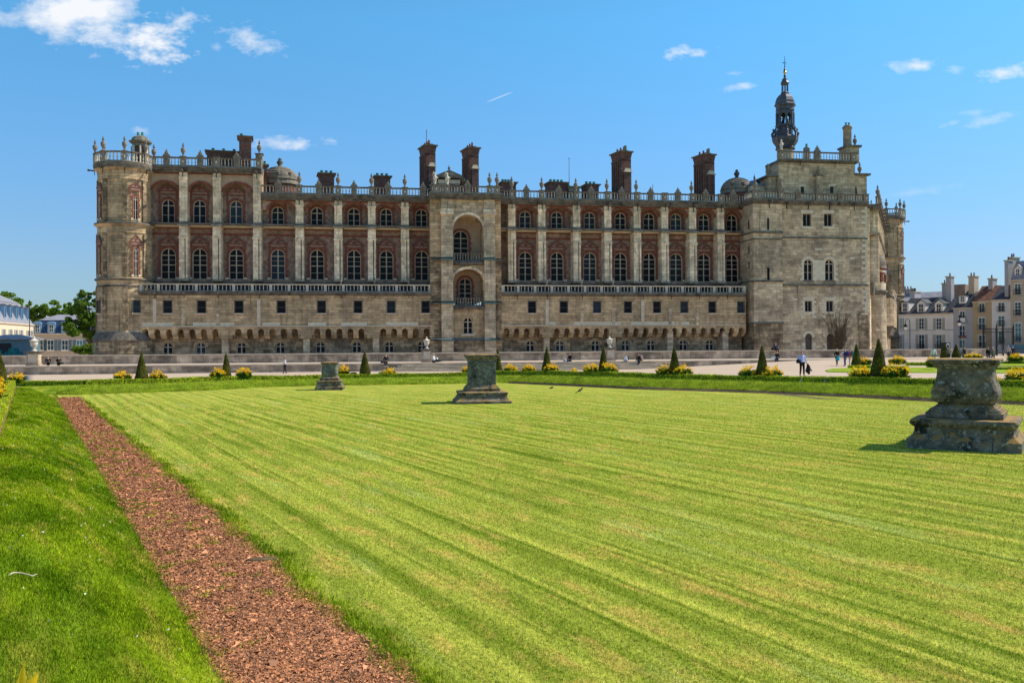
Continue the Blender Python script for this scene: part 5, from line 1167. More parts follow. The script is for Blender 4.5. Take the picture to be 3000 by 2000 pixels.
URNB = mesh_of(MB().use('pale_baluster').lathe(0, 0, [(.34, 0), (.34, .08), (.13, .2), (.11, .3), (.3, .55), (.38, .8), (.4, 1.0), (.34, 1.12), (.5, 1.17), (.5, 1.25), (.3, 1.35), (.1, 1.5), (.07, 1.58), (.12, 1.65), (.08, 1.72), (.02, 1.8)], 14), 'urn')
def pier_urn(px, lbl, lbl2, urn_sc=.72, wpx=26, long=False):
    p = wallat(px, 96.8); base = empty('stone_pier', (p.x, p.y, -.1), lbl, 'pier', 'piers standing on the raised walk', TH); hw_ = wpx * p.y / F / 2
    b = MB().use('parapet_stone').box(-hw_ - .08, hw_ + .08, -hw_ - .08, hw_ + .08, -.2, .95).box(-hw_, hw_, -hw_, hw_, .95, 2.0); b.build('shaft', base)
    b = MB().use('cap_stone').box(-hw_ + .12, hw_ - .12, -hw_ - .02, -hw_, 1.05, 1.9); b.build('panel', base)
    b = MB().use('cornice').box(-hw_ - .13, hw_ + .13, -hw_ - .13, hw_ + .13, 2.0, 2.1).box(-hw_ - .2, hw_ + .2, -hw_ - .2, hw_ + .2, 2.1, 2.2); b.build('capping', base)
    u = bpy.data.objects.new('garden_urn', URNB); COL.objects.link(u); u.location = (p.x, p.y, 2.1); u.scale = (urn_sc * 1.05,) * 2 + (urn_sc,); tag(u, lbl2, 'urn', 'lidded urns on the walk piers')
pier_urn(1250, 'stone pier at the left end of the terrace steps', 'weathered lidded urn on the pier left of the steps')
pier_urn(1786, 'stone pier beside the topiary cone at the right end of the steps', 'weathered lidded urn on the pier right of the steps')
pier_urn(100, 'stone pier near the dark kiosk at the far left', 'lidded urn on the pier in front of the dark kiosk', .85, 30)

# ------------------------------------------------------------------ big stone pedestals on the lawn
def lichen(name, base, lic, amt):
    m = mat(name, base, var=.35, scale=2.2, stain=.85, sstretch=(1.4, 1.4, 1.2), stainc=(.012, .013, .012), fine=.6, fscale=5, bump=.45, bscale=14); nt = m.node_tree; N = nt.nodes; L = nt.links; P = N['Principled BSDF']
    src = P.inputs['Base Color'].links[0].from_socket; geo = N.new('ShaderNodeNewGeometry'); sp = N.new('ShaderNodeSeparateXYZ'); L.new(geo.outputs['Normal'], sp.inputs[0]); tc = N.new('ShaderNodeTexCoord')
    n = N.new('ShaderNodeTexNoise'); n.inputs['Scale'].default_value = 4; n.inputs['Detail'].default_value = 7; n.inputs['Roughness'].default_value = .7; L.new(tc.outputs['Object'], n.inputs[0])
    a = N.new('ShaderNodeMath'); a.operation = 'MULTIPLY_ADD'; L.new(sp.outputs[2], a.inputs[0]); a.inputs[1].default_value = .22; L.new(n.outputs[0], a.inputs[2])
    r = N.new('ShaderNodeMapRange'); L.new(a.outputs[0], r.inputs[0]); r.inputs[1].default_value = .60; r.inputs[2].default_value = .74; r.inputs[4].default_value = amt
    n3 = N.new('ShaderNodeTexNoise'); n3.inputs['Scale'].default_value = 1.6; n3.inputs['Detail'].default_value = 9; n3.inputs['Roughness'].default_value = .72; L.new(tc.outputs['Object'], n3.inputs[0])
    def mixc(f, lo, hi, a_, col, top=1.):
        rr_2 = N.new('ShaderNodeMapRange'); L.new(f, rr_2.inputs[0]); rr_2.inputs[1].default_value = lo; rr_2.inputs[2].default_value = hi; rr_2.inputs[4].default_value = top; q_ = N.new('ShaderNodeMix'); q_.data_type = 'RGBA'; L.new(rr_2.outputs[0], q_.inputs[0]); L.new(a_, q_.inputs[6]); q_.inputs[7].default_value = (*col, 1); return q_.outputs[2]
    src = mixc(n3.outputs[0], .55, .62, src, (.014, .013, .010), .85); n4 = N.new('ShaderNodeTexNoise'); n4.inputs['Scale'].default_value = 11; n4.inputs['Detail'].default_value = 4; L.new(tc.outputs['Object'], n4.inputs[0]); src = mixc(n4.outputs[0], .60, .64, src, (.34, .34, .29), .8)
    mx = N.new('ShaderNodeMix'); mx.data_type = 'RGBA'; L.new(r.outputs[0], mx.inputs[0]); L.new(src, mx.inputs[6]); mx.inputs[7].default_value = (*lic, 1); L.new(mx.outputs[2], P.inputs['Base Color']); M_[name] = m
lichen('lichen_stone', (.15, .130, .100), (.38, .22, .06), .9); lichen('green_stone', (.135, .14, .115), (.20, .19, .07), .6)
def rsq(r, z, cx=0, cy=0, c=.1, rot=0):
    # rounded-corner square ring
    pts = []
    for k in range(4):
        a0 = k * pi / 2; ccx, ccy = (r - c * r) * (1 if k in (0, 3) else -1), (r - c * r) * (1 if k in (0, 1) else -1)
        for j in range(4):
            a = a0 + j * pi / 6; pts.append((ccx + c * r * cos(a), ccy + c * r * sin(a), z))
    return [(x * cos(rot) - y * sin(rot), x * sin(rot) + y * cos(rot), zz) for x, y, zz in pts]
def stack(b, prof, c=.08, cap=True):
    # prof: (half width, z[, corner]); smooth is off so mouldings stay crisp
    fine_ = []
    for p, q in zip(prof, prof[1:]): fine_.append(p)
    fine_.append(prof[-1]); vs = []
    for p in fine_: vs += rsq(p[0], p[1], c=p[2] if len(p) > 2 else c)
    n = 16; fs = [(i * n + j, i * n + (j + 1) % n, (i + 1) * n + (j + 1) % n, (i + 1) * n + j) for i in range(len(fine_) - 1) for j in range(n)]
    if cap: fs.append(tuple((len(fine_) - 1) * n + j for j in range(n)))
    b.add(vs, fs)
def pedestal(px, ybase, parts, rot, label, group='old statue pedestals on the lawn'):
    front = G(px, ybase, 0); hw0 = parts[0][1][0][0] * front.y / F; c = front + Vector((front.x, front.y, 0)).normalized() * hw0 * 1.02; k = front.y / F
    root = empty('stone_pedestal', (c.x, c.y, 0), label, 'pedestal', group, rot)
    for name, prof, m, cr in parts:
        b = MB().use(m); stack(b, [(p[0] * k * 1.0, max(0, H - (p[1] - 1006 - ROLL * (1500 - px)) * k) if p[1] < ybase else 0.) for p in prof], cr); o = b.build(name, root)
    return root, k, c
R_ = [('plinth', [(153, 1322), (153, 1293), (147, 1288), (138, 1280), (133, 1270), (132, 1258), (139, 1252), (144, 1247), (145, 1240), (141, 1234), (110, 1231)], 'lichen_stone', .05),
      ('base', [(98, 1231), (98, 1229), (105, 1228.8), (105, 1214), (99, 1213.6), (99, 1209), (96, 1208.6), (95, 1204), (88, 1203.6), (87, 1199), (80, 1198.6), (79, 1193), (73, 1192), (73, 1189)], 'lichen_stone', .06),
      ('body', [(74, 1189), (83, 1183), (89, 1173), (92, 1160), (91, 1150), (87, 1138), (82, 1124), (78, 1108), (76, 1092), (76, 1082), (81, 1081.6), (81, 1077), (85, 1076.6), (85.5, 1072), (88, 1070), (89, 1065)], 'lichen_stone', .22),
      ('top_slab', [(92, 1065), (95, 1064.6), (96, 1055), (92, 1053), (60, 1051)], 'lichen_stone', .16)]
root, k, c = pedestal(2833, 1322, R_, -.56, 'largest stone pedestal, bulging body and wide moulded base, at the right edge of the lawn')
jb = MB().use('shade_and_joint'); h2 = 153 * k
for x in (.08, .52): jb.box(x * h2 - .008, x * h2 + .008, -h2 - .004, -h2 + .02, 0, 29 * k); jb.box(x * h2 * .93 - .007, x * h2 * .93 + .007, -144.5 * k - .004, -144.5 * k + .05, 77 * k, 83 * k)
jb.build('joints', root)
Mi = [('plinth', [(83, 1183), (83, 1176), (78, 1173), (73, 1166), (70, 1158), (73, 1156), (73, 1151), (70, 1149), (55, 1148)], 'lichen_stone', .05),
      ('base', [(52, 1148), (52, 1140), (50, 1139), (46, 1134), (41, 1128)], 'lichen_stone', .05),
      ('die', [(40, 1128), (40, 1058)], 'green_stone', .03),
      ('top_slab', [(42, 1058), (42, 1053), (46, 1050), (49, 1045), (50, 1041), (48, 1039), (36, 1037)], 'lichen_stone', .05)]
root, k, c = pedestal(1411, 1183, Mi, .12, 'square pedestal with a framed panel, standing in the middle of the lawn')
b = MB().use('green_stone'); hw_ = 40 * k; z0, z1 = H - (1124 - 1006.5) * k, H - (1062 - 1006.5) * k
for x0, x1, za, zb_ in ((-.78, -.68, z0, z1), (.68, .78, z0, z1), (-.68, .68, z0, z0 + .09), (-.68, .68, z1 - .09, z1)): b.box(x0 * hw_, x1 * hw_, -hw_ - .035, -hw_, za, zb_)
b.build('panel_frame', root)
MOULD = root
Li = [('plinth', [(40, 1143), (40, 1134), (37, 1131), (35, 1126), (34, 1121), (37, 1119), (37, 1116), (28, 1115)], 'lichen_stone', .05),
      ('base', [(27, 1115), (27, 1108), (25, 1106), (22, 1102)], 'lichen_stone', .06),
      ('body', [(20, 1102), (22.5, 1099), (23.5, 1093), (22.5, 1084), (21.5, 1076), (21.5, 1068)], 'green_stone', .3),
      ('top_slab', [(23, 1068), (25, 1064), (25, 1062), (15, 1060)], 'lichen_stone', .3)]
pedestal(967, 1143, Li, .1, 'smallest stone pedestal with a rounded urn-like body, farthest left on the lawn')

# ------------------------------------------------------------------ leaves helpers
def leafquads(C, size, flat=None, nrm=None):
    n = len(C); a = RNG.normal(0, 1, (n, 3)); 
    if nrm is not None: a = nrm * 1.0 + a * .55
    a /= np.linalg.norm(a, axis=1)[:, None]; r = RNG.normal(0, 1, (n, 3)); u = np.cross(a, r); u /= np.linalg.norm(u, axis=1)[:, None]; v = np.cross(a, u)
    s = (size * RNG.uniform(.6, 1.4, n))[:, None]; u, v = u * s, v * s * .62
    V = np.stack([C - u, C - v * .8, C + u, C + v * .8], 1); return V.reshape(-1, 3), np.arange(4 * n).reshape(-1, 4)
M_['yew'] = mat('yew', (.13, .125, .014), var=.45, scale=2.2, trans=.12, island=.6)
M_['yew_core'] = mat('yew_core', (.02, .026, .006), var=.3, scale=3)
M_['box_leaf'] = mat('box_leaf', (.40, .46, .02), var=.25, scale=2, trans=.2, island=.5)
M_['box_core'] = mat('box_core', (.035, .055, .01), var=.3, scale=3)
M_['leaf'] = mat('leaf', (.19, .30, .03), var=.35, scale=.5, trans=.45, island=.5)
M_['leaf_dark'] = mat('leaf_dark', (.12, .22, .022), var=.35, scale=.5, trans=.4, island=.5)
M_['bark'] = mat('bark', (.10, .075, .05), var=.3, scale=2)
M_['plant'] = mat('plant', (.075, .17, .025), var=.35, scale=4, trans=.3, island=.5, rough=.6)
M_['petal'] = mat('petal', (.90, .52, .012), var=.15, scale=6, trans=.4, island=.22, cols=((.95, .50, .006), (1.0, .76, .03)))
M_['petal_dark'] = mat('petal_dark', (.10, .03, .09), var=.3, scale=6)
# --- topiary cones (unit cone: height 1, base radius .27)
n = 7000; h = RNG.uniform(0, 1, n) ** 1.0; h = 1 - np.sqrt(RNG.uniform(0, 1, n)); a = RNG.uniform(0, 2 * pi, n); rr_ = .265 * (1 - h) ** .92 * (1 + .05 * np.sin(a * 3 + h * 9)) + .012
C = np.stack([rr_ * np.cos(a), rr_ * np.sin(a), h * .995 + .0], 1); nr = np.stack([np.cos(a), np.sin(a), .3 + 0 * a], 1); V, Fc = leafquads(C + nr * RNG.uniform(-.012, .008, n)[:, None], .016, nrm=nr)
tmp = npmesh('foliage', V, Fc, ['yew']); YEW = tmp.data; bpy.data.objects.remove(tmp)
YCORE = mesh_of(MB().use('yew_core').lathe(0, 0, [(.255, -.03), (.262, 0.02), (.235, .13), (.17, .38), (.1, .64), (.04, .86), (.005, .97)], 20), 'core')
def cone(px, yb, yt, hw, label, Y=None, z=None):
    if Y: p = at(px, yb, Y); z0 = p.z
    else: p = on_gravel(px, yb); z0 = p.z
    k = p.y / F; hgt = (yb - yt) * k; root = empty('topiary_cone', (p.x, p.y, z0), label, 'topiary', 'clipped topiary cones along the parterre', random.uniform(0, 6))
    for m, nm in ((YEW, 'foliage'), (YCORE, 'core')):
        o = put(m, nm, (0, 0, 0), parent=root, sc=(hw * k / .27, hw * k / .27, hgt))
def toppoint(px, d=.5):
    f, t = colpt(px); q = t + (t - f).normalized() * d; q.z = t.z; return q
def cone_at_hedge(px, yt, hw, label, d=1.0):
    q = toppoint(px, d); tx = ray(px, 1090)[0]; q = Vector((tx * q.y, q.y, q.z - .03)); k = q.y / F; yb = 1006 - ROLL * (px - 1500) + (H - q.z) / k
    cone(px, yb, yt, hw, label, Y=q.y)
for a in ((415, 1029.5, 21, 'topiary cone between two yellow flower clumps, nearest the round tower'), (663, 1031, 17, 'slim topiary cone left of the smallest pedestal, below the third base window'),
          (1069, 1026, 18.5, 'topiary cone between the smallest pedestal and the middle pedestal'), (1459, 1022, 15, 'topiary cone partly hidden behind the middle pedestal'),
          (1602, 1014, 17, 'topiary cone just right of the middle pedestal, in front of the steps'), (1768, 1009, 17, 'topiary cone in front of the right-hand urn pier, in yellow flowers'),
          (1976, 1011, 20, 'topiary cone below the right wing between two yellow flower masses'), (2233, 1007, 21, 'topiary cone in front of the stair turret'),
          (2575, 988, 29, 'tallest topiary cone, below the right corner of the keep')): cone_at_hedge(*a)
q = ST2(-1.9, 41); cone(0, at(0, 1112, 40).z * 0 + 1110, 1032, 20, 'topiary cone cut by the left edge of the picture', Y=44)
cone(2509, 1073, 1004, 15, 'smaller topiary cone left of the tallest one, standing farther back', Y=72)
cone(2768, 1054, 1004, 15, 'left one of two small topiary cones behind the largest pedestal', Y=88); cone(2801, 1052, 1007, 14, 'right one of two small topiary cones behind the largest pedestal', Y=88)
# --- hedges
def hedge(pts, wdt, hgt, label, dens=900, size=.035, name='box_hedge', group='clipped box hedges', jit=.02):
    root = empty(name, tuple(pts[0]), label, 'hedge', group); o3 = Vector(pts[0]); CC = []; NN = []; b = MB().use('box_core')
    for p, q in zip(pts, pts[1:]):
        p, q = Vector(p) - o3, Vector(q) - o3; d = (q - p); L2 = d.length; d.normalize(); s_ = Vector((-d.y, d.x, 0)).normalized()
        n = int(L2 * dens * (wdt + 2 * hgt)); t = RNG.uniform(0, 1, n); w_ = RNG.uniform(0, wdt + 2 * hgt, n); P0 = np.array(p)[None] + t[:, None] * np.array(q - p)[None]; off_ = np.where(w_ < hgt, -wdt / 2, np.where(w_ > hgt + wdt, wdt / 2, w_ - hgt - wdt / 2)); zz_ = np.where(w_ < hgt, w_, np.where(w_ > hgt + wdt, w_ - hgt - wdt, hgt))
        C = P0 + off_[:, None] * np.array(s_)[None]; C[:, 2] += zz_ + RNG.normal(0, jit, n) + .02 * np.sin(t * L2 * 1.3); C[:, 0] += RNG.normal(0, jit, n); C[:, 1] += RNG.normal(0, jit, n); CC.append(C)
        nn2 = np.where((w_ > hgt) & (w_ < hgt + wdt), 1., .0); NN.append(np.stack([np.where(w_ < hgt, -s_.x, np.where(w_ > hgt + wdt, s_.x, 0)), np.where(w_ < hgt, -s_.y, np.where(w_ > hgt + wdt, s_.y, 0)), nn2], 1))
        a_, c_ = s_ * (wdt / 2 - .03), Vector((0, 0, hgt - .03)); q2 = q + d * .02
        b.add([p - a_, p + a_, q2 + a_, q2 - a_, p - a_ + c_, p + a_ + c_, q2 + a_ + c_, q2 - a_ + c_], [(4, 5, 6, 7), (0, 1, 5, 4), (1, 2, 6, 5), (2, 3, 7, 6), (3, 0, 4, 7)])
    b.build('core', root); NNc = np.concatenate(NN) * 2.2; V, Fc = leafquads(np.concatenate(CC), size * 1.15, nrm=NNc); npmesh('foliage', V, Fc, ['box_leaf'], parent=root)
hedge([toppoint(p, .35) for p in (40, 250, 500, 690)], .4, .27, 'low clipped hedge behind the far left part of the lawn bank', 700, .04)
hedge([toppoint(p, .45) for p in (692, 935, 1100, 1367, 1445)], .4, .24, 'low clipped hedge between the smallest pedestal and the lawn corner', 700, .04)
hedge([toppoint(p, .45) for p in (1449, 1600, 1804, 1983, 2200, 2331, 2432)], .45, .27, 'long low clipped hedge above the right-hand lawn bank', 700, .04)
hedge([toppoint(p, .35) for p in (2436, 2500, 2742, 2921, 3100, 3300)], .5, .30, 'clipped hedge behind the largest pedestal, starting at the notch', 800, .035)
hedge([(*ST2(-.80, t), ztop(t) - .01) for t in (12, 20, 28, 36, 44, 52, 57)], .45, .34, 'clipped hedge along the flower bed at the left edge', 1100, .03)
# second parterre beyond: lawn lobes with thin hedges
for i, (x0, x1, yh, yl, l) in enumerate(((2485, 2660, 1075, 1083, 'thin clipped hedge on the small lawn beyond the tallest cone'), (2655, 2760, 1066, 1072, 'thin clipped hedge just left of the largest pedestal top'), (2905, 3080, 1062, 1068, 'thin clipped hedge beyond the largest pedestal, upper right'), (2905, 3090, 1080, 1087, 'thin clipped hedge beyond the largest pedestal, lower right'))):
    p, q = on_gravel(x0, yh + 4), on_gravel(x1, yh + 5); hedge([p, q], .4, .22, l, 500, .05)
b = MB().use('far_bank')
for pts in ([(2418, 1086), (2440, 1081), (2480, 1079), (2660, 1077), (2900, 1079), (3100, 1081), (3100, 1090), (2900, 1094), (2660, 1092), (2470, 1091), (2425, 1090)], [(2650, 1063), (3100, 1057), (3100, 1073), (2660, 1071)]):
    P_ = [on_gravel(x, y) for x, y in pts]; b.add([(p.x, p.y, p.z + .05) for p in P_] + [(p.x, p.y, p.z - .1) for p in P_], [tuple(range(len(P_)))] + [(i, (i + 1) % len(P_), (i + 1) % len(P_) + len(P_), i + len(P_)) for i in range(len(P_))])
struct(b, 'parterre_lawn')

# --- flower clumps
def clump(px, yb, yt, hw, label, dens=1., Y=None, fl=True, dark=False, yel=.5, seed=None, gap=1):
    p = at(px, yb, Y) if Y else on_gravel(px, yb) if yb < 1085 else None
    if p is None:
        q = toppoint(px, .95); p = at(px, yb, q.y); p.z = q.z; p.x = ray(px, yb)[0] * q.y
    k = p.y / F; R = hw * k; Hh = max(.2, 1006 - ROLL * (px - 1500) - yt + 0) if False else (p.z * 0 + (H - (yt - 1006 + ROLL * (px - 1500)) * k) - p.z)
    root = empty('flower_clump', tuple(p), label, 'flowers', 'yellow flower clumps around the parterre')
    n = int(230 * dens * R * R * 6 + 200); a = RNG.uniform(0, 2 * pi, n); r = R * np.sqrt(RNG.uniform(0, 1, n)) * .75; 
    # strap leaves rising and arching outwards
    V = []; ns = n
    h = Hh * RNG.uniform(.35, .85, ns) * (1 - .45 * (r / R) ** 2); out = R * RNG.uniform(.1, .45, ns); wd_ = RNG.uniform(.012, .028, ns)
    x0, y0 = r * np.cos(a), r * np.sin(a); cx_, sx_ = np.cos(a + RNG.normal(0, .6, ns)), np.sin(a + RNG.normal(0, .6, ns))
    B = np.zeros((ns, 5, 3)); tx_, ty_ = -sx_ * wd_, cx_ * wd_
    for j, (f, zf, ww) in enumerate(((0, 0, 1), (0, 0, -1))): B[:, j] = np.stack([x0 * .6 + ww * tx_, y0 * .6 + ww * ty_, 0 * h], 1)
    B[:, 2] = np.stack([x0 + cx_ * out * .35 - tx_, y0 + sx_ * out * .35 - ty_, h * .8], 1); B[:, 3] = np.stack([x0 + cx_ * out - 0 * tx_, y0 + sx_ * out, h * 1.0 - out * .2], 1); B[:, 4] = np.stack([x0 + cx_ * out * .35 + tx_, y0 + sx_ * out * .35 + ty_, h * .8], 1)
    V1 = B.reshape(-1, 3); F1 = np.arange(5 * ns).reshape(-1, 5)
    npmesh('strap_leaves', V1, F1, ['plant'], parent=root)
    n2 = int(n * 1.1); a = RNG.uniform(0, 2 * pi, n2); r = R * np.sqrt(RNG.uniform(0, 1, n2)) * .95; z = Hh * RNG.uniform(.02, .62, n2) * np.sqrt(np.maximum(0, 1 - (r / R) ** 2 * .8))
    V2, F2 = leafquads(np.stack([r * np.cos(a), r * np.sin(a), z], 1), .05); npmesh('foliage', V2, F2, ['plant'], parent=root)
    if fl:
        m_ = int(max(14, 80 * R * dens)); CC = []
        for i in range(m_):
            a = RNG.uniform(0, 2 * pi); r = R * sqrt(RNG.uniform(0, 1)); z = Hh * (1 - .42 * (r / R) ** 2) * RNG.uniform(.72, 1.03); c = np.array([r * cos(a), r * sin(a), z]); q = int(RNG.uniform(7, 15)); CC.append(c + RNG.normal(0, .045, (q, 3)))
        V3, F3 = leafquads(np.concatenate(CC), .046); npmesh('blossoms', V3, F3, ['petal'], parent=root)
    if dark: V3, F3 = leafquads(np.array([0, 0, Hh * .6]) + RNG.normal(0, .13, (160, 3)), .04); npmesh('dark_blossoms', V3, F3, ['petal_dark'], parent=root)
for a in ((361, 1117, 1086, 25, 'yellow flower clump just left of the cone nearest the round tower'), (462, 1115, 1085, 26, 'yellow flower clump just right of the cone nearest the round tower'),
          (637, 1107, 1076, 22, 'yellow flower clump left of the slim topiary cone'), (716, 1104, 1078, 24, 'yellow flower clump right of the slim topiary cone'),
          (1006, 1098, 1070, 19, 'yellow flower clump touching the right side of the smallest pedestal'), (1141, 1096, 1078, 21, 'mostly green clump with few yellow flowers right of a cone, left of the middle pedestal'),
          (1368, 1094, 1071, 16, 'yellow flowers showing left of the middle pedestal'), (1495, 1090, 1066, 21, 'round yellow clump immediately right of the middle pedestal'),
          (1549, 1089, 1067, 21, 'yellow clump midway between the middle pedestal and the next cone'), (1616, 1088, 1065, 22, 'yellow flowers in front of the cone at the steps'),
          (1733, 1092, 1064, 26, 'left half of the flower mass below the right-hand urn'), (1783, 1092, 1063, 27, 'right half of the flower mass below the right-hand urn'),
          (1948, 1099, 1067, 28, 'yellow flower mass left of the cone below the right wing'), (2002, 1100, 1066, 28, 'yellow flower mass right of the cone below the right wing'),
          (2194, 1106, 1070, 30, 'yellow flower mass left of the cone at the stair turret'), (2262, 1106, 1070, 30, 'yellow flower mass right of the cone at the stair turret'),
          (2522, 1111, 1070, 34, 'flower clump left of the tallest cone'), (2622, 1111, 1058, 38, 'broad flower clump right of the tallest cone'),
          (2918, 1122, 1099, 14, 'yellow flowers peeping out at the right side of the largest pedestal'), (2980, 1118, 1077, 34, 'flower clump above the hedge at the right edge')): clump(*a)
clump(1120, 1097, 1083, 13, 'small flowerless green clump beside a cone', fl=False); clump(1036, 1097, 1084, 12, 'small flowerless green clump left of a cone near the smallest pedestal', fl=False); clump(1685, 1094, 1079, 9, 'thin straggling yellow flowers left of the urn-side mass', dens=.5)
clump(2528, 1072, 1044, 24, 'yellow flower clump with purple blooms beside the smaller cone', Y=73, dark=True); clump(2628, 1068, 1042, 24, 'yellow flower clump behind the broad clump of the tallest cone', Y=74)
clump(2731, 1076, 1044, 18, 'yellow flower clump just left of the largest pedestal top', Y=66); clump(2852, 1052, 1034, 24, 'row of yellow flowers behind the largest pedestal top', Y=86)
clump(2976, 1058, 1036, 22, 'yellow flower clump before the gate at the right edge', Y=80)
# bed at the far left
for i, (s_, t, R_px, yt) in enumerate(((-1.35, 39, 30, 1105), (-1.4, 44, 34, 1125), (-1.45, 50, 24, 1092), (-1.25, 34, 40, 1138))):
    q = ST2(s_, t); px = 1500 + q.x / q.y * F; z0 = ztop(t); k = q.y / F; hh = 1006 - ROLL * (px - 1500) + (H - z0) / k
    clump(px, hh, hh - .8 / k, .62 / k, ('yellow clump behind the left edge hedge, second nearest', 'yellow clump behind the left edge hedge, third in the row', 'farthest yellow clump at the left corner by the hedge end', 'nearest yellow clump at the left picture edge')[i], Y=q.y)
clump(50, 1121, 1092, 22, 'lone yellow flower clump at the corner of the hedge, below the kiosk pier', Y=52)
# --- near tulip-like flower at the lower left corner
p = at(62, 2000, 1.9); root = empty('yellow_tulip', (p.x, p.y, p.z - .5), 'orange yellow petals poking up in the lower left corner', 'flower')
def petal(b, base, tip, wd_, bend):
    base, tip = Vector(base), Vector(tip); d = tip - base; s_ = d.cross(Vector((0, 1, .2))).normalized(); f_ = d.cross(s_).normalized(); n_ = 8; vs = []
    for i in range(n_ + 1):
        t = i / n_; w_ = wd_ * sin(pi * min(1, .12 + t * .9)) ** .7 * (1 - t ** 4); c = base + d * t + f_ * bend * sin(pi * t)
        vs += [c - s_ * w_, c + f_ * w_ * .5, c + s_ * w_]
    b.add(vs, [(i * 3 + j, i * 3 + j + 1, (i + 1) * 3 + j + 1, (i + 1) * 3 + j) for i in range(n_) for j in (0, 1)], True)
b = MB().use('petal'); zz_ = .5; petal(b, (0, 0, zz_ - .045), (.008, 0, zz_ + .050), .010, .004); petal(b, (.0, 0, zz_ - .045), (.038, .004, zz_ + .026), .015, .006); petal(b, (0, 0, zz_ - .045), (-.03, .01, zz_ - .012), .009, .005); petal(b, (0, 0, zz_ - .045), (.012, -.02, zz_ - .01), .01, -.004); b.build('petals', root)
MB().use('plant').tube([(0, 0, zz_ - .045), (.004, 0, .2), (0, 0, 0)], .004, 6).build('stem', root)
# twig and small finds on the bank grass
b = MB().use('cap_stone'); tw = []
for x, y in ((28, 1682), (40, 1676), (62, 1677), (80, 1681), (98, 1686), (104, 1681), (112, 1680)):
    Y = 8.
    for _ in range(30):
        pt = at(x, y, Y); s_ = pt.x * PN.x + pt.y * PN.y; Y = Y * .5 + .5 * G(x, y, bank_z(s_, pt.x * PD.x + pt.y * PD.y) + .045).y
    tw.append(at(x, y, Y))
o0 = tw[0].copy(); b.tube([v - o0 for v in tw], [.006, .007, .006, .006, .005, .004, .002], 5); tag(b.build('twig', None, tuple(o0)), 'pale bent twig lying on the left grass bank', 'twig')
b = MB().use('soil'); p = G(768, 1641, 0); b.lathe(0, 0, [(.12, 0), (.125, .02), (.09, .035), (.01, .04)], 9); o = b.build('flat_stone', None, (p.x, p.y, 0), .3); o.scale = (1.6, .6, 1); tag(o, 'flat grey stone half buried at the lawn edge of the path', 'stone')
n = 260; s = RNG.uniform(-.4, 1.3, n); t = RNG.uniform(5, 28, n); P = np.stack([PN.x * s + PD.x * t, PN.y * s + PD.y * t, np.vectorize(bank_z)(s, t) + .04], 1); P = P[vis(P)]; V, Fc = leafquads(P, .011); M_['daisy'] = mat('daisy', (.85, .83, .75), var=.1); o = npmesh('daisies', V, Fc, ['daisy']); tag(o, 'tiny white daisies scattered over the left bank', 'daisies', kind='stuff')

# ------------------------------------------------------------------ trees
def tree(px, ybase, Y, blobs, label, nl=9000, ls=.2, leaf='leaf', trunk=.3, group='leafy trees behind the left-hand houses', clumps=70):
    b0 = at(px, ybase, Y); b0.z = TER; root = empty('broadleaf_tree', tuple(b0), label, 'tree', group); k = Y / F; CC = []; NN = []
    bl = [(Vector(((bx_ - px) * k, dy, at(px, by_, Y).z - TER)), rx_ * k, rz_ * k) for bx_, by_, rx_, rz_, dy in blobs]
    tot_ = sum(r * r for _, r, _ in bl)
    b = MB().use('bark'); top = max(c.z for c, _, _ in bl); cz_ = sum((c.z for c, _, _ in bl)) / len(bl); cxm = sum(c.x for c, _, _ in bl) / len(bl)
    b.tube([(0, 0, -.3), (cxm * .2, 0, cz_ * .3), (cxm * .6, 0, cz_ * .65), (cxm, 0, cz_)], [trunk * 1.3, trunk, trunk * .8, trunk * .5], 8)
    for c, r, h in bl:
        b.tube([(cxm * .5, 0, cz_ * .5), tuple(c * .6 + Vector((cxm * .2, 0, cz_ * .2))), tuple(c)], [trunk * .5, trunk * .3, .05], 6)
        m_ = max(4, int(clumps * r * r / tot_)); u = RNG.normal(0, 1, (m_, 3)); u /= np.linalg.norm(u, axis=1)[:, None]; rad = RNG.uniform(.45, 1., m_)[:, None] ** .6
        cl = np.array(c)[None] + u * rad * np.array([r, r, h])[None]
        for q in cl[::2]: b.tube([tuple(c), tuple((Vector(q) + c) / 2), tuple(q)], [.06, .04, .015], 4)
        per = int(nl * r * r / tot_ / m_); cr = .26 * r * RNG.uniform(.7, 1.3, m_)
        for i in range(m_):
            v = RNG.normal(0, 1, (per, 3)); v /= np.linalg.norm(v, axis=1)[:, None]; v *= RNG.uniform(.3, 1, per)[:, None] ** .5; v[:, 2] *= .7; CC.append(cl[i][None] + v * cr[i]); NN.append(v + np.array([0, 0, .4])[None])
    b.build('trunk', root); V, Fc = leafquads(np.concatenate(CC), ls, nrm=np.concatenate(NN)); npmesh('crown', V, Fc, [leaf], parent=root)
tree(270, 1040, 142, [(262, 905, 42, 60, 0), (235, 945, 36, 42, -1), (272, 960, 40, 50, 1), (292, 870, 32, 52, 2), (250, 870, 20, 26, 0), (210, 905, 22, 24, 1), (288, 1000, 28, 30, 0), (215, 960, 26, 28, 0)], 'tall dark leafed tree touching the round tower', 30000, .17, 'leaf_dark', .4, clumps=190)
tree(25, 1000, 200, [(20, 895, 48, 36, 0), (-20, 890, 45, 34, 0), (60, 905, 22, 24, 0)], 'round bright green tree rising above the slate roof at the left edge', 9000, .3, 'leaf')
tree(95, 1000, 205, [(95, 905, 20, 22, 0), (85, 930, 20, 22, 0), (110, 925, 22, 22, 0)], 'narrow green tree between the two slate roofed houses', 6000, .27, 'leaf')
tree(155, 1000, 205, [(150, 905, 28, 24, 0), (130, 920, 25, 24, 0), (180, 915, 25, 24, 0), (165, 930, 30, 20, 0)], 'wide yellowish green tree behind the blue mansard house', 9000, .27, 'leaf')
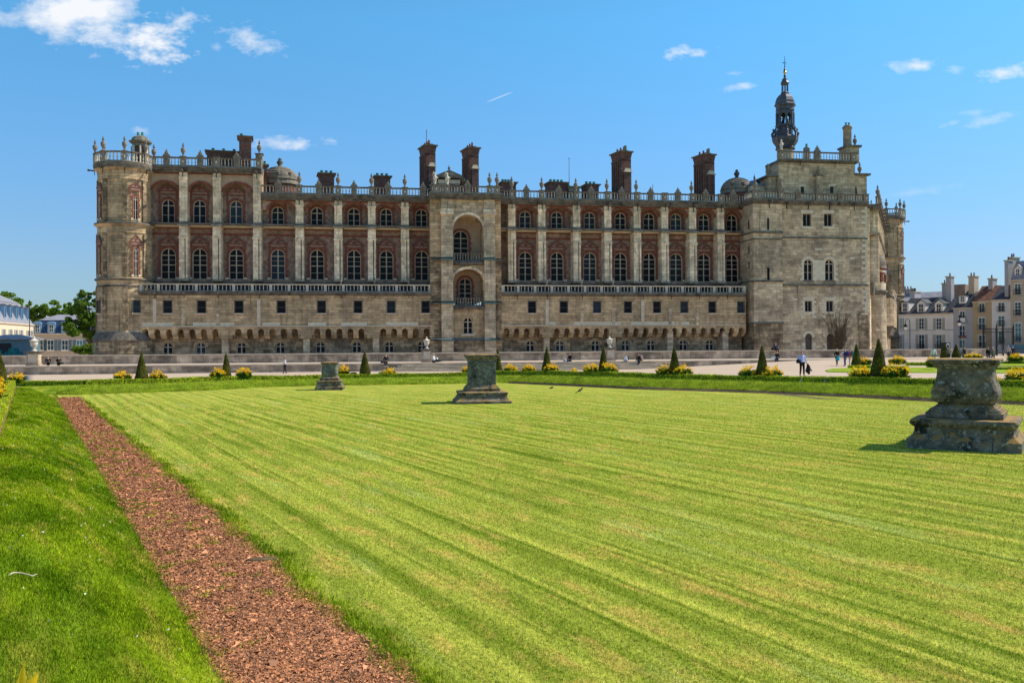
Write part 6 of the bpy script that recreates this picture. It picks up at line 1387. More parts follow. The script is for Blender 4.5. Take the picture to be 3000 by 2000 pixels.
tree(200, 1000, 200, [(200, 930, 25, 26, 0), (215, 910, 20, 20, 0)], 'green tree between the mansard house and the tall dark tree', 5000, .27, 'leaf_dark')
tree(248, 1045, 122, [(235, 1022, 22, 10, 0), (262, 1018, 22, 12, 0), (250, 1028, 25, 8, 0)], 'low leafy bush above the parapet beside the round tower', 6000, .12, 'leaf', .08, 'leafy trees behind the left-hand houses')
# ------------------------------------------------------------------ houses
class Fr:
    """a wall line from photo column x0 at depth Y0 to column x1 at depth Y1"""
    def __init__(s, x0, Y0, x1, Y1, ym=960):
        s.A = Vector((ray(x0, ym)[0] * Y0, Y0)); B = Vector((ray(x1, ym)[0] * Y1, Y1)); s.L = (B - s.A).length; s.d = (B - s.A) / s.L; s.rz = atan2(s.d.y, s.d.x)
    def u(s, px, py=960, w=0):
        t = ray(px, py)[0]; a = s.A + Vector((-s.d.y, s.d.x)) * w; return (t * a.y - a.x) / (s.d.x - t * s.d.y)
    def z(s, px, py, w=0):
        t, b = ray(px, py); a = s.A + Vector((-s.d.y, s.d.x)) * w; uu = (t * a.y - a.x) / (s.d.x - t * s.d.y); return H + b * (a.y + uu * s.d.y)
mk('white_render', (.74, .71, .67), var=.07, scale=.8, stain=.25, stainc=(.3, .28, .26), fine=.05, fscale=4)
mk('grey_render', (.40, .40, .42), var=.08, scale=.8, stain=.3, stainc=(.2, .2, .2)); mk('ochre_render', (.46, .35, .21), var=.08, scale=.8, stain=.2, stainc=(.25, .2, .13))
mk('cream_render', (.68, .58, .42), var=.05, scale=.6); mk('pink_render', (.50, .41, .31), var=.05, scale=.6); mk('beige_stone', (.47, .41, .32), var=.1, scale=.8, bricks=(1.1, .4, .06, .85))
mk('roof_dark', (.055, .062, .078), rough=.7, var=.3, scale=1.5, bricks=(.3, .2, .3, .6)); mk('roof_tile', (.19, .09, .06), var=.3, scale=1.5, bricks=(.3, .25, .3, .6)); mk('roof_grey', (.27, .26, .28), rough=.6, var=.2, scale=1)
mk('roof_blue', (.035, .07, .13), rough=.5, var=.3, scale=1.5); mk('blue_paint', (.20, .36, .52), rough=.6, var=.12, scale=2); mk('roof_brown', (.20, .15, .12), var=.3, scale=1.5)
def house_window(fr, root, px, y0, y1, wpx, shut=None, dormer=None, rail=False, w=0, name='window', grid=1, fcol='white_paint'):
    u = fr.u(px, 960, w); z0, z1 = fr.z(px, y1, w), fr.z(px, y0, w); k = (z1 - z0) / max(1, (y1 - y0)); wd = wpx * k / 2
    b = MB().use('white_render' if fcol == 'white_paint' else fcol).box(u - wd - .12, u + wd + .12, w - .1, w + .02, z0 - .12, z0); b.box(u - wd - .1, u + wd + .1, w - .07, w + .02, z1, z1 + .1)
    b.use('iron').box(u - wd, u + wd, w - .01, w + .02, z0, z1)
    o = b.build(name, root); f = MB().use(fcol); t = .07
    f.box(u - wd, u - wd + t, w - .05, w - .011, z0, z1).box(u + wd - t, u + wd, w - .05, w - .011, z0, z1).box(u - t / 2, u + t / 2, w - .05, w - .011, z0, z1).box(u - wd + t, u + wd - t, w - .049, w - .011, z1 - t, z1).box(u - wd + t, u + wd - t, w - .049, w - .011, z0, z0 + t)
    for i in range(1, grid + 1): zz = z0 + (z1 - z0) * i / (grid + 1); f.box(u - wd + t, u + wd - t, w - .045, w - .011, zz - .025, zz + .025)
    f.build('frame', o); MB().use('glass_blue').add([(u - wd, w - .02, z0), (u + wd, w - .02, z0), (u + wd, w - .02, z1), (u - wd, w - .02, z1)], [(0, 1, 2, 3)]).build('pane', o)
    if rail:
        r = MB().use('iron').box(u - wd - .1, u + wd + .1, w - .32, w - .28, z0 + .85, z0 + .9).box(u - wd - .1, u + wd + .1, w - .32, w - .05, z0 - .06, z0 - .02)
        for i in range(9): x = u - wd - .08 + i * (2 * wd + .16) / 8; r.box(x - .018, x + .018, w - .315, w - .285, z0 - .02, z0 + .85)
        r.build('railing', o)
    if shut:
        for sg in (-1, 1):
            s_ = MB().use(shut); xa, xb = sorted((u + sg * (wd + .08), u + sg * (wd * 1.95 + .08))); s_.box(xa, xb, w - .08, w - .02, z0, z1)
            for i in range(7): zz = z0 + .15 + i * (z1 - z0 - .25) / 7; s_.box(xa + .06, xb - .06, w - .11, w - .08, zz, zz + .06)
            s_.build('shutter', root)
    return o
def dormer(fr, root, px, y0, y1, wpx, w=.6, style='gable', m='white_render', rm='roof_dark', dp=2.5):
    u = fr.u(px, 960, w); z0, z1 = fr.z(px, y1, w), fr.z(px, y0, w); k = (z1 - z0) / (y1 - y0); wd = wpx * k / 2
    b = MB().use(m).box(u - wd, u + wd, w, w + dp, z0, z1)
    if style == 'gable': b.prism([(u - wd, z1), (u + wd, z1), (u, z1 + wd * .8)], w + .01, w + dp); b.use(rm).prism([(u - wd - .15, z1 - .05), (u, z1 + wd * .8 + .05), (u, z1 + wd * .8 + .2), (u - wd - .25, z1 - .02)], w - .1, w + dp); b.prism([(u + wd + .15, z1 - .05), (u + wd + .25, z1 - .02), (u, z1 + wd * .8 + .2), (u, z1 + wd * .8 + .05)], w - .1, w + dp)
    elif style == 'round': b.use('blue_paint').prism([(u - wd - .1, z1), (u + wd + .1, z1)] + [(u + (wd + .1) * cos(a * pi / 8), z1 + .55 * sin(a * pi / 8)) for a in range(1, 8)], w - .2, w + dp)
    else: b.use(rm).box(u - wd - .1, u + wd + .1, w - .15, w + dp, z1, z1 + .12)
    o = b.build('dormer', root); g = MB().use('iron').box(u - wd * .6, u + wd * .6, w - .02, w, z0 + .25, z1 - .1).use('white_paint'); t = .08
    for x in (-wd * .6, -t / 2, wd * .6 - t): g.box(u + x, u + x + t, w - .06, w - .021, z0 + .25, z1 - .1)
    for zz in (z0 + .25, (z0 + z1) / 2, z1 - .1 - t): g.box(u - wd * .6 + t, u + wd * .6 - t, w - .055, w - .021, zz, zz + t)
    g.build('window', o); return o
def ch(fr, root, x0, x1, y0, yb, w=2., m='grey_render', pots=2, dp=1.0):
    ua, ub = fr.u(x0, 960, w), fr.u(x1, 960, w); zt, z0 = fr.z((x0 + x1) / 2, y0, w), fr.z((x0 + x1) / 2, yb, w); b = MB().use(m).box(ua, ub, w, w + dp * 2.4, z0, zt).use('beige_stone').box(ua - .12, ub + .12, w - .12, w + dp * 2.4 + .12, zt, zt + .2); o = b.build('chimney', root)
    for i in range(pots): x = ua + (ub - ua) * (i + .5) / pots; MB().use('dark_brick').lathe(x, w + .6, [(.14, zt + .2), (.11, zt + .75), (.14, zt + .78)], 8).build('chimney_pot', o)
def house(fr, label, wallm, y_e0, roof=None, depth=9, zb=TER, group='old town houses behind the castle gardens', cat='house', name='town_house'):
    root = empty(name, (fr.A.x, fr.A.y, zb), label, cat, group, fr.rz)
    return root
def hb(b, name, root): o = b.build(name, root); o.location = (0, 0, -TER); return o
_ob = MB.build
def _build(s, name, parent=None, loc=(0, 0, 0), rz=0):
    o = _ob(s, name, parent, loc, rz)
    if parent is not None and parent.name.startswith(('town_house', 'apartment')): o.location = (loc[0], loc[1], loc[2] - TER)
    return o
MB.build = _build
def wall_roof(fr, root, wm, ze, zr, rm, depth=9, x0=0, x1=None, hip=0, cornice=True, back=3.5, zb=TER, mans=None):
    x1 = x1 or fr.L; b = MB().use(wm).box(x0, x1, 0, depth, zb - .3, ze); 
    if cornice: b.use('cap_stone').box(x0 - .05, x1 + .05, -.22, depth + .2, ze, ze + .22)
    b.build('wall', root); b = MB().use(rm); ze += .2
    if mans: 
        zm, bk = mans; b.add([(x0, 0, ze), (x1, 0, ze), (x1, depth, ze), (x0, depth, ze), (x0 + bk * hip, bk, zm), (x1 - bk * hip, bk, zm), (x1 - bk * hip, depth - bk, zm), (x0 + bk * hip, depth - bk, zm)], [(0, 1, 5, 4), (1, 2, 6, 5), (2, 3, 7, 6), (3, 0, 4, 7)])
        b.use('roof_grey').add([(x0 + bk * hip - .1, bk - .1, zm), (x1 - bk * hip + .1, bk - .1, zm), (x1 - bk * hip + .1, depth - bk + .1, zm), (x0 + bk * hip - .1, depth - bk + .1, zm), (x0 + bk * hip + 3 * hip, depth / 2, zr), (x1 - bk * hip - 3 * hip, depth / 2, zr)], [(0, 1, 5, 4), (1, 2, 5), (2, 3, 4, 5), (3, 0, 4)])
    else: b.add([(x0, -.1, ze), (x1, -.1, ze), (x1, depth, ze), (x0, depth, ze), (x0 + hip, back, zr), (x1 - hip, back, zr)], [(0, 1, 5, 4), (1, 2, 5), (2, 3, 4, 5), (3, 0, 4)])
    b.build('roof', root)
def strings(fr, root, ys, px, m='grey_render'):
    b = MB().use(m); [b.box(0, fr.L, -.08, .0, fr.z(px, y, 0), fr.z(px, y, 0) + .15) for y in ys]; b.build('string_course', root)
# right: white house with shutters
f = Fr(2632, 166, 2793, 158); r = house(f, 'white two storey house with grey shutters, next to the far round tower', 'w', 0)
wall_roof(f, r, 'white_render', f.z(2715, 922), f.z(2715, 872, 4.5), 'roof_dark', 9, back=4.5); strings(f, r, (968,), 2715)
for px in (2700, 2751): house_window(f, r, px, 932, 965, 16, 'shutter', rail=False, grid=2); house_window(f, r, px, 980, 1022, 17, 'shutter', rail=True, grid=2)
for y in ((932, 965), (980, 1022)): house_window(f, r, 2640, y[0], y[1], 8, 'shutter')
dormer(f, r, 2699, 888, 918, 24, .5); dormer(f, r, 2751, 888, 918, 24, .5); dormer(f, r, 2652, 886, 918, 22, .6, 'flat')
ch(f, r, 2772, 2787, 812, 885, 3, 'grey_render', 1, .5); ch(f, r, 2667, 2680, 856, 880, 10, 'grey_render', 3); ch(f, r, 2760, 2775, 832, 870, 6, 'grey_render', 2, .4)
f2 = Fr(2636, 184, 2830, 176); r = house(f2, 'long grey roofed building showing just above the white house', 'g', 0); wall_roof(f2, r, 'grey_render', f2.z(2700, 885), f2.z(2700, 856, 4), 'roof_grey', 8, back=4)
for x in (2642, 2650, 2658, 2667): ch(f2, r, x - 3, x + 3, 849, 870, 3.5, 'grey_render', 1, .3)
ch(f2, r, 2666, 2680, 855, 880, 3, 'white_render', 2, .4)
b = MB().use('roof_brown'); ua, ub = f2.u(2790), f2.u(2826); b.box(ua, ub, .5, 5, f2.z(2800, 885), f2.z(2800, 833)); b.build('gable', r)
# narrow grey house
f = Fr(2793, 158, 2850, 155.5); r = house(f, 'narrow grey house with one dormer and a window box', 'n', 0); wall_roof(f, r, 'grey_render', f.z(2820, 905), f.z(2820, 851, 4), 'roof_dark', 9, back=4, hip=1.); strings(f, r, (947,), 2820)
dormer(f, r, 2820, 866, 889, 19, .9, 'flat', 'white_paint'); house_window(f, r, 2820, 911, 940, 15, rail=True); house_window(f, r, 2820, 953, 985, 15, rail=False); house_window(f, r, 2820, 995, 1022, 15)
ch(f, r, 2838, 2855, 811, 870, 3, 'pink_render', 2, .8); u = f.u(2820); MB().use('white_paint').box(u - .55, u + .6, -.36, -.33, f.z(2820, 943), f.z(2820, 931)).build('banner', r)
bx = MB().use('red_brick').box(u - .6, u + .6, -.4, -.1, f.z(2820, 988), f.z(2820, 983)); bx.build('flower_box', r)
# ochre house with tiled roof
f = Fr(2850, 155.4, 2906, 153); r = house(f, 'ochre house with a red brown tiled roof', 'o', 0); wall_roof(f, r, 'ochre_render', f.z(2878, 886), f.z(2878, 838, 4), 'roof_tile', 9, back=4); strings(f, r, (976,), 2878, 'ochre_render')
for a, c in ((888, 914), (930, 966), (981, 1018)): house_window(f, r, 2877, a, c, 16 if a < 900 else 19, rail=True)
ch(f, r, 2896, 2909, 818, 890, 3, 'grey_render', 1, .8)
# white tall house
f = Fr(2906, 152.8, 2962, 150.5); r = house(f, 'white narrow house with iron railed windows left of the big beige building', 'w', 0); wall_roof(f, r, 'white_render', f.z(2930, 881), f.z(2930, 837, 4), 'roof_dark', 9, back=4)
for a, c in ((886, 912), (925, 955), (970, 1006)): house_window(f, r, 2934, a, c, 18, rail=True, grid=2)
# big beige building at the edge
f = Fr(2961, 149.5, 3120, 142); r = house(f, 'tall beige stone building cut by the right edge of the picture', 'b', 0, name='apartment_building', cat='building'); wall_roof(f, r, 'beige_stone', f.z(2985, 823), f.z(2985, 761, 3), 'roof_grey', 12, mans=(f.z(2985, 765, 1.8), 1.8)); strings(f, r, (937, 872), 2985, 'beige_stone')
for px in (2983, 3030, 3080):
    for a, c in ((831, 863), (885, 924), (946, 1000)): house_window(f, r, px, a, c, 19, rail=True, grid=3)
    dormer(f, r, px, 786, 812, 20, .5, 'gable', 'white_render', 'roof_grey')
ch(f, r, 2944, 2955, 765, 900, 1.5, 'grey_render', 1, .6); ch(f, r, 2957, 2968, 756, 850, 3, 'beige_stone', 2, .9)
# left: cream building receding
f = Fr(-160, 128, 98, 172, 950); r = house(f, 'long cream building with slate roof and a row of dormers at the left edge', 'c', 0, name='apartment_building', cat='building')
ze = f.z(60, 951); wall_roof(f, r, 'cream_render', ze, ze + 6.3, 'roof_grey', 12, hip=.8, mans=(ze + 4.1, 1.9))
for i, px in enumerate((3, 20, 39, 54, 72)):
    u = f.u(px, 915, 1.0); MB().use('blue_paint').box(u - .55, u + .55, .3, 2.6, ze + .9, ze + 3.3).use('roof_grey').box(u - .75, u + .75, .05, 2.9, ze + 3.3, ze + 3.5).use('roof_blue').box(u - .35, u + .35, .27, .3, ze + 1.2, ze + 3.0).build('dormer', r)
for px in (11, 31, 47, 62, 82, 92):
    u = f.u(px, 970); 
    for z0, z1 in ((ze - 3.2, ze - 1.0), (ze - 6.6, ze - 4.2)):
        MB().use('iron').box(u - .55, u + .55, -.04, 0, z0, z1).use('white_paint').box(u - .05, u + .05, -.07, -.041, z0, z1).box(u - .55, u - .47, -.07, -.041, z0, z1).box(u + .47, u + .55, -.07, -.041, z0, z1).box(u - .47, u + .47, -.065, -.041, (z0 + z1) / 2, (z0 + z1) / 2 + .06).build('window', r)
        for sg in (-1, 1): xa, xb = sorted((u + sg * .6, u + sg * 1.15)); MB().use('shutter').box(xa, xb, -.09, -.02, z0, z1).build('shutter', r)
# left: mansard house
f = Fr(92, 172, 290, 176, 980); r = house(f, 'pinkish house with a dark blue mansard roof and round topped dormers', 'm', 0)
ze = f.z(180, 980); wall_roof(f, r, 'pink_render', ze, f.z(180, 921, 5), 'roof_blue', 12, mans=(f.z(180, 938, 1.2), 1.2), hip=.9)
for px in (109, 150, 190, 234): dormer(f, r, px, 949, 977, 20, .05, 'round', 'blue_paint', 'blue_paint', 2.2)
for px in (117, 148, 190, 233): house_window(f, r, px, 996, 1026, 17, 'shutter_blue')
MB.build = _ob
# antenna, kiosk, street lamps, gate, sign, car
p = at(30, 1036, 118); k = 118 / F; root = empty('kiosk', (p.x, p.y, TER), 'dark green kiosk with a pale hipped roof behind the parapet at far left', 'kiosk')
hw_ = 46 * k; z1 = at(60, 992, 118).z - TER; b = MB().use('shutter_blue').box(-hw_, hw_ * 1.35, -2, 2, 0, z1); b.build('cabin', root)
MB().use('iron').box(-hw_ * .3, hw_ * .6, -2.06, -2, z1 - 2.0, z1 - .6).build('hatch', root)
b = MB().use('roof_grey'); x0, x1 = -hw_ * 1.15, hw_ * 1.5; b.add([(x0, -2.7, z1), (x1, -2.7, z1), (x1, 2.7, z1), (x0, 2.7, z1), ((x0 + x1) / 2 - 1, 0, z1 + .55), ((x0 + x1) / 2 + 1, 0, z1 + .55)], [(0, 1, 5, 4), (1, 2, 5), (2, 3, 4, 5), (3, 0, 4), (3, 2, 1, 0)]); b.box(x0 + .02, x1 - .02, -2.68, 2.68, z1 - .12, z1 - .002); b.build('roof', root)
M_['tarp'] = mat('tarp', (.02, .16, .15), var=.4, scale=3, bump=1, bscale=3)
root2 = MB().use('tarp'); ga = [(x, -2.35 + .25 * sin(x * 3), .2 + 1.3 + .25 * sin(x * 1.1)) for x in np.linspace(-hw_ * .2, hw_ * 1.3, 18)]
root2.add([v for x, y, z in ga for v in ((x, y - .1, 0), (x, y + .15 * sin(x * 9), z * .5), (x, y + .2, z))], [(i * 3 + j, (i + 1) * 3 + j, (i + 1) * 3 + j + 1, i * 3 + j + 1) for i in range(17) for j in (0, 1)], True); tag(root2.build('tarpaulin', None, (p.x, p.y, TER)), 'dark green crumpled tarpaulin hung against the kiosk', 'tarpaulin')
def lamp(px, ytop, Y, label, bend=-1):
    p = at(px, 1030, Y); k = Y / F; h = at(px, ytop, Y).z - TER; root = empty('street_lamp', (p.x, p.y, TER), label, 'street lamp', 'swan neck street lamps')
    MB().use('iron').lathe(0, 0, [(.14, 0), (.12, .8), (.06, 1.0), (.05, h - .7)], 8).build('post', root)
    r_ = 6.5 * k; pts = [(0, 0, h - .75)] + [(bend * (r_ - r_ * cos(a)), 0, h - .75 + r_ * sin(a) * 1.5) for a in np.linspace(0, pi, 10)] + [(bend * 2 * r_, 0, h - .95)]
    MB().use('iron').tube(pts, .05, 6).build('arm', root)
    x = bend * 2 * r_; o = MB().use('iron').lathe(x, 0, [(.05, h - .95), (.12, h - 1.05), (.38, h - 1.45), (.3, h - 1.5)], 8).build('lamp_head', root)
    MB().use('white_paint').lathe(x, 0, [(.28, h - 1.5), (.2, h - 1.85), (.04, h - 1.95)], 8).build('globe', o)
lamp(2666, 930, 140, 'swan neck street lamp in front of the white shuttered house'); lamp(2813, 918, 140, 'street lamp in front of the narrow grey house', -.15)
p = at(87, 1030, 150); MBp = empty('lamp_mast', (p.x, p.y, TER), 'thin dark mast rising between the cream building and the mansard house', 'mast'); h = at(87, 888, 150).z - TER
MB().use('iron').lathe(0, 0, [(.1, 0), (.07, h * .5), (.05, h)], 8).build('pole', MBp); MB().use('iron').lathe(0, 0, [(.05, h), (.12, h + .15), (.02, h + .6)], 8).build('tip', MBp)
p = at(2925, 1022, 118); k = 118 / F; root = empty('iron_gate', (p.x, p.y, TER), 'tall iron railing gate in front of the white narrow house', 'gate'); z1 = at(2925, 962, 118).z - TER
b = MB().use('iron'); n = 26; wd = 44 * k
for i in range(n): x = -wd + i * 2 * wd / (n - 1); b.box(x - .02, x + .02, -.02, .02, 0, z1 + (.12 if i % 2 else 0))
b.build('bars', root); MB().use('iron').box(-wd, wd, -.03, .03, .25, .31).box(-wd, wd, -.03, .03, z1 - .5, z1 - .44).box(-wd, wd, -.03, .03, z1 - .1, z1 - .04).build('rails', root)
for x in (-wd, -wd * .12, wd * .3, wd): MB().use('iron').box(x - .07, x + .07, -.07, .07, 0, z1 + .25).lathe(x, 0, [(.09, z1 + .25), (.05, z1 + .5), (.01, z1 + .7)], 6).build('gate_post', root)
p = at(2770, 1020, 108); root = empty('notice_board', (p.x, p.y, TER), 'dark notice board with a white poster behind the twin small cones', 'sign'); zt_ = at(2770, 1003, 108).z - TER
MB().use('iron').box(-.55, .55, -.04, .04, zt_ - 1.1, zt_).box(-.5, -.42, -.03, .03, 0, zt_ - 1.1).box(.42, .5, -.03, .03, 0, zt_ - 1.1).build('board', root); MB().use('white_paint').box(.1, .45, -.06, -.04, zt_ - .75, zt_ - .1).use('iron').lathe(.27, -.07, [(.03, zt_ - .65), (.1, zt_ - .62), (.1, zt_ - .3), (.03, zt_ - .25)], 8).build('poster', root)
for px, ht, l in ((2640, 857, 'rooftop television aerial above the long grey roof, beside the far tower'),):
    p = at(px, 900, 170); h = at(px, ht, 170).z - p.z; root = MB().use('iron').tube([(0, 0, 0), (0, 0, h)], .035, 5).box(-.9, .6, -.02, .02, h - .1, h - .06).box(-.6, .4, -.02, .02, h - .5, h - .46).box(-.8, -.76, -.3, .3, h - .1, h - .06).box(.2, .24, -.3, .3, h - .1, h - .06).build('roof_aerial', None, tuple(p)); tag(root, l, 'aerial')
# car, partly in view at the right edge
M_['car_paint'] = mat('car_paint', (.05, .09, .13), rough=.25, spec=.6, metal=.4, var=.05); M_['tyre'] = mat('tyre', (.015, .015, .016), var=.2)
p = at(2999, 1032, 112); root = empty('parked_car', (p.x, p.y, TER), 'dark blue hatchback partly cut by the right edge, behind the parapet line', 'car')
b = MB().use('car_paint'); body = [(-2.1, .35), (2.1, .35), (2.12, .75), (1.5, .95), (.9, 1.0), (-1.9, 1.0), (-2.15, .8)]; b.prism(body, -.85, .85); cab = [(-1.85, 1.0), (1.0, 1.0), (.35, 1.48), (-1.3, 1.5)]; b.prism(cab, -.68, .68); b.build('body', root)
MB().use('glass_blue').prism([(-1.6, 1.04), (.75, 1.04), (.25, 1.40), (-1.2, 1.42)], -.70, -.685).build('side_window', root); MB().use('glass_blue').add([(.98, -.6, 1.03), (.98, .6, 1.03), (.42, .58, 1.45), (.42, -.58, 1.45)], [(0, 1, 2, 3)]).build('windscreen', root)
for x in (-1.35, 1.3):
    for y in (-.84, .72):
        wv = MB().use('tyre'); wv.prism([(x + .33 * cos(a * pi / 8), .33 + .33 * sin(a * pi / 8)) for a in range(16)], y, y + .12); o = wv.build('wheel', root); MB().use('grey_stone').prism([(x + .19 * cos(a * pi / 8), .33 + .19 * sin(a * pi / 8)) for a in range(16)], y - .01, y).build('rim', o)
for y in (-.6, .45): MB().use('white_paint').box(2.06, 2.13, y, y + .2, .62, .74).build('headlight', root)

# ------------------------------------------------------------------ people
CLOTH = {}
def cloth(c, key=None):
    k_ = 'cloth_%d_%d_%d' % tuple(int(x * 100) for x in c)
    if k_ not in M_: M_[k_] = mat(k_, c, rough=.9, var=.12, scale=5)
    return k_
M_['skin'] = mat('skin', (.52, .31, .21), rough=.6, var=.06); 
def skin_obj(name, chain_pts, edges, radii, m, parent, root_i=0, sub=1):
    bm = bmesh.new(); lay = bm.verts.layers.skin.verify(); vs = []
    for i, (p, r) in enumerate(zip(chain_pts, radii)):
        v = bm.verts.new(p); v[lay].radius = (r, r) if not hasattr(r, '__len__') else r; v[lay].use_root = (i == root_i); vs.append(v)
    for a, c in edges: bm.edges.new((vs[a], vs[c]))
    me = bpy.data.meshes.new(name); bm.to_mesh(me); bm.free(); me.materials.append(M_[m]); o = bpy.data.objects.new(name, me); COL.objects.link(o); o.parent = parent
    s = o.modifiers.new('skin', 'SKIN'); s.use_smooth_shade = True; q = o.modifiers.new('sub', 'SUBSURF'); q.levels = sub; q.render_levels = sub
    return o
def person(loc, face, label, top=(.5, .5, .5), legs=(.03, .03, .04), hair=(.03, .02, .015), pose='stand', h=1.72, arms='down', coat=0., bald=False, backpack=None, stride=.0, seat=.45, group=None, shoes=(.02, .02, .02), legs_out=False):
    """face: heading in radians, 0 looks at the camera (-Y)"""
    root = empty('person', tuple(loc), label, 'person', group, face); S = h / 1.75; P = {}
    V_ = lambda x, y, z: Vector((x * S, y * S, z * S))
    dz = 0.
    if pose == 'sit': dz = seat / S - .90 + .02
    P['pel'] = V_(0, 0, .96 + dz); P['bel'] = V_(0, .0, 1.10 + dz); P['che'] = V_(0, .01, 1.28 + dz); P['nb'] = V_(0, .02, 1.44 + dz); P['nk'] = V_(0, 0, 1.53 + dz); P['hd'] = V_(0, -.02, 1.63 + dz); P['ht'] = V_(0, 0, 1.72 + dz)
    for sg, n in ((-1, 'r'), (1, 'l')):
        P['sh' + n] = V_(sg * .18, .01, 1.41 + dz)
        st = stride * sg
        if arms == 'down': P['el' + n] = V_(sg * .25, st * .25 + .03, 1.14 + dz); P['wr' + n] = V_(sg * .27, st * .6 - .06, .90 + dz); P['ha' + n] = V_(sg * .27, st * .66 - .09, .82 + dz)
        elif arms == 'read': P['el' + n] = V_(sg * .24, -.05, 1.15 + dz); P['wr' + n] = V_(sg * .11, -.27, 1.18 + dz); P['ha' + n] = V_(sg * .08, -.34, 1.21 + dz)
        elif arms == 'lap': P['el' + n] = V_(sg * .25, -.02, 1.13 + dz); P['wr' + n] = V_(sg * .13, -.25, 1.04 + dz); P['ha' + n] = V_(sg * .07, -.32, 1.04 + dz)
        elif arms == 'strap':
            if sg < 0: P['el' + n] = V_(-.27, -.02, 1.16 + dz); P['wr' + n] = V_(-.15, -.2, 1.27 + dz); P['ha' + n] = V_(-.12, -.2, 1.34 + dz)
            else: P['el' + n] = V_(.27, .03, 1.14 + dz); P['wr' + n] = V_(.32, -.06, .92 + dz); P['ha' + n] = V_(.33, -.09, .84 + dz)
        P['hp' + n] = V_(sg * .095, 0, .90 + dz)
        if pose in ('stand', 'walk'):
            a = -st; P['kn' + n] = V_(sg * .10, a * .55 - .03, .50); P['an' + n] = V_(sg * .10, a * 1.15 + (.06 if a > 0 else 0), .09 + (.05 if a > .2 else 0)); P['to' + n] = P['an' + n] + V_(sg * .02, -.17, -.055)
        elif legs_out: P['kn' + n] = V_(sg * .11, -.42, .98 + dz + .06 * sg); P['an' + n] = V_(sg * .1, -.84, .93 + dz); P['to' + n] = P['an' + n] + V_(0, -.05, .12)
        else: P['kn' + n] = V_(sg * .12, -.43, .94 + dz); P['an' + n] = V_(sg * .11, -.45, .50 + dz); P['to' + n] = P['an' + n] + V_(0, -.17, -.06)
    names = list(P); pts = [P[k_] for k_ in names]; ix = {k_: i for i, k_ in enumerate(names)}
    rad = {'pel': .13, 'bel': .115, 'che': .135, 'nb': .075, 'nk': .055, 'hd': (.085, .10), 'ht': .07, 'sh': .055, 'el': .042, 'wr': .03, 'ha': .036, 'hp': .09, 'kn': .058, 'an': .04, 'to': .035}
    R = [(lambda q: tuple(x * S for x in q) if isinstance(q, tuple) else q * S)(rad.get(k_, rad.get(k_[:2]))) for k_ in names]
    E_ = [('pel', 'bel'), ('bel', 'che'), ('che', 'nb'), ('nb', 'nk'), ('nk', 'hd'), ('hd', 'ht')]
    for n in 'rl': E_ += [('nb', 'sh' + n), ('sh' + n, 'el' + n), ('el' + n, 'wr' + n), ('wr' + n, 'ha' + n), ('pel', 'hp' + n), ('hp' + n, 'kn' + n), ('kn' + n, 'an' + n), ('an' + n, 'to' + n)]
    ed = [(ix[a], ix[c]) for a, c in E_]
    # nose, fingers and thumbs are part of the body surface
    pts.append(P['hd'] + V_(0, -.115, -.005)); R.append(.014 * S); ed.append((ix['hd'], len(pts) - 1))
    for n, sg in (('r', -1), ('l', 1)):
        d = (P['ha' + n] - P['wr' + n]).normalized(); sd_ = d.cross(Vector((1, 0, 0)) if abs(d.x) < .7 else Vector((0, 1, 0))).normalized(); up_ = d.cross(sd_)
        for j, (o_, L1) in enumerate(((-.027, .075), (-.009, .088), (.009, .082), (.027, .064))):
            base = P['ha' + n] + sd_ * o_ * S; mid = base + d * L1 * .5 * S + up_ * .004; tip = base + d * L1 * .92 * S + up_ * (.02 + .004 * j) * S
            for q, r in ((base + d * .02 * S, .011), (mid, .009), (tip, .007)):
                pts.append(q); R.append(r * S); ed.append((ix['ha' + n] if r == .011 else len(pts) - 2, len(pts) - 1))
        q = P['wr' + n].lerp(P['ha' + n], .7) + sd_ * -.045 * S; pts.append(q); R.append(.012 * S); ed.append((ix['ha' + n], len(pts) - 1)); pts.append(q + (d * .045 - sd_ * .015) * S); R.append(.009 * S); ed.append((len(pts) - 2, len(pts) - 1))
    skin_obj('body', pts, ed, R, 'skin', root, 0)
    def sub_(keys, eds, rr, name, m): kk = {k_: i for i, k_ in enumerate(keys)}; return skin_obj(name, [P[k_] for k_ in keys], [(kk[a], kk[c]) for a, c in eds], [r * S for r in rr], m, root, 0)
    P['wr_r'] = P['elr'].lerp(P['wrr'], .93); P['wr_l'] = P['ell'].lerp(P['wrl'], .93); P['nb2'] = V_(0, .015, 1.455 + dz); P['hem'] = V_(0, 0, (.93 - coat) + dz) if pose != 'sit' else P['pel'] + V_(0, -.02, -.03)
    sub_(['hem', 'bel', 'che', 'nb2', 'shr', 'elr', 'wr_r', 'shl', 'ell', 'wr_l'], [('hem', 'bel'), ('bel', 'che'), ('che', 'nb2'), ('nb2', 'shr'), ('shr', 'elr'), ('elr', 'wr_r'), ('nb2', 'shl'), ('shl', 'ell'), ('ell', 'wr_l')], [.155 + coat * .15, .145, .165, .085, .078, .06, .046, .078, .06, .046], 'shirt' if not coat else 'coat', cloth(top))
    P['an_r'] = P['knr'].lerp(P['anr'], .93); P['an_l'] = P['knl'].lerp(P['anl'], .93)
    sub_(['pel', 'hpr', 'knr', 'an_r', 'hpl', 'knl', 'an_l'], [('pel', 'hpr'), ('hpr', 'knr'), ('knr', 'an_r'), ('pel', 'hpl'), ('hpl', 'knl'), ('knl', 'an_l')], [.145, .105, .078, .065, .105, .078, .065], 'trousers', cloth(legs))
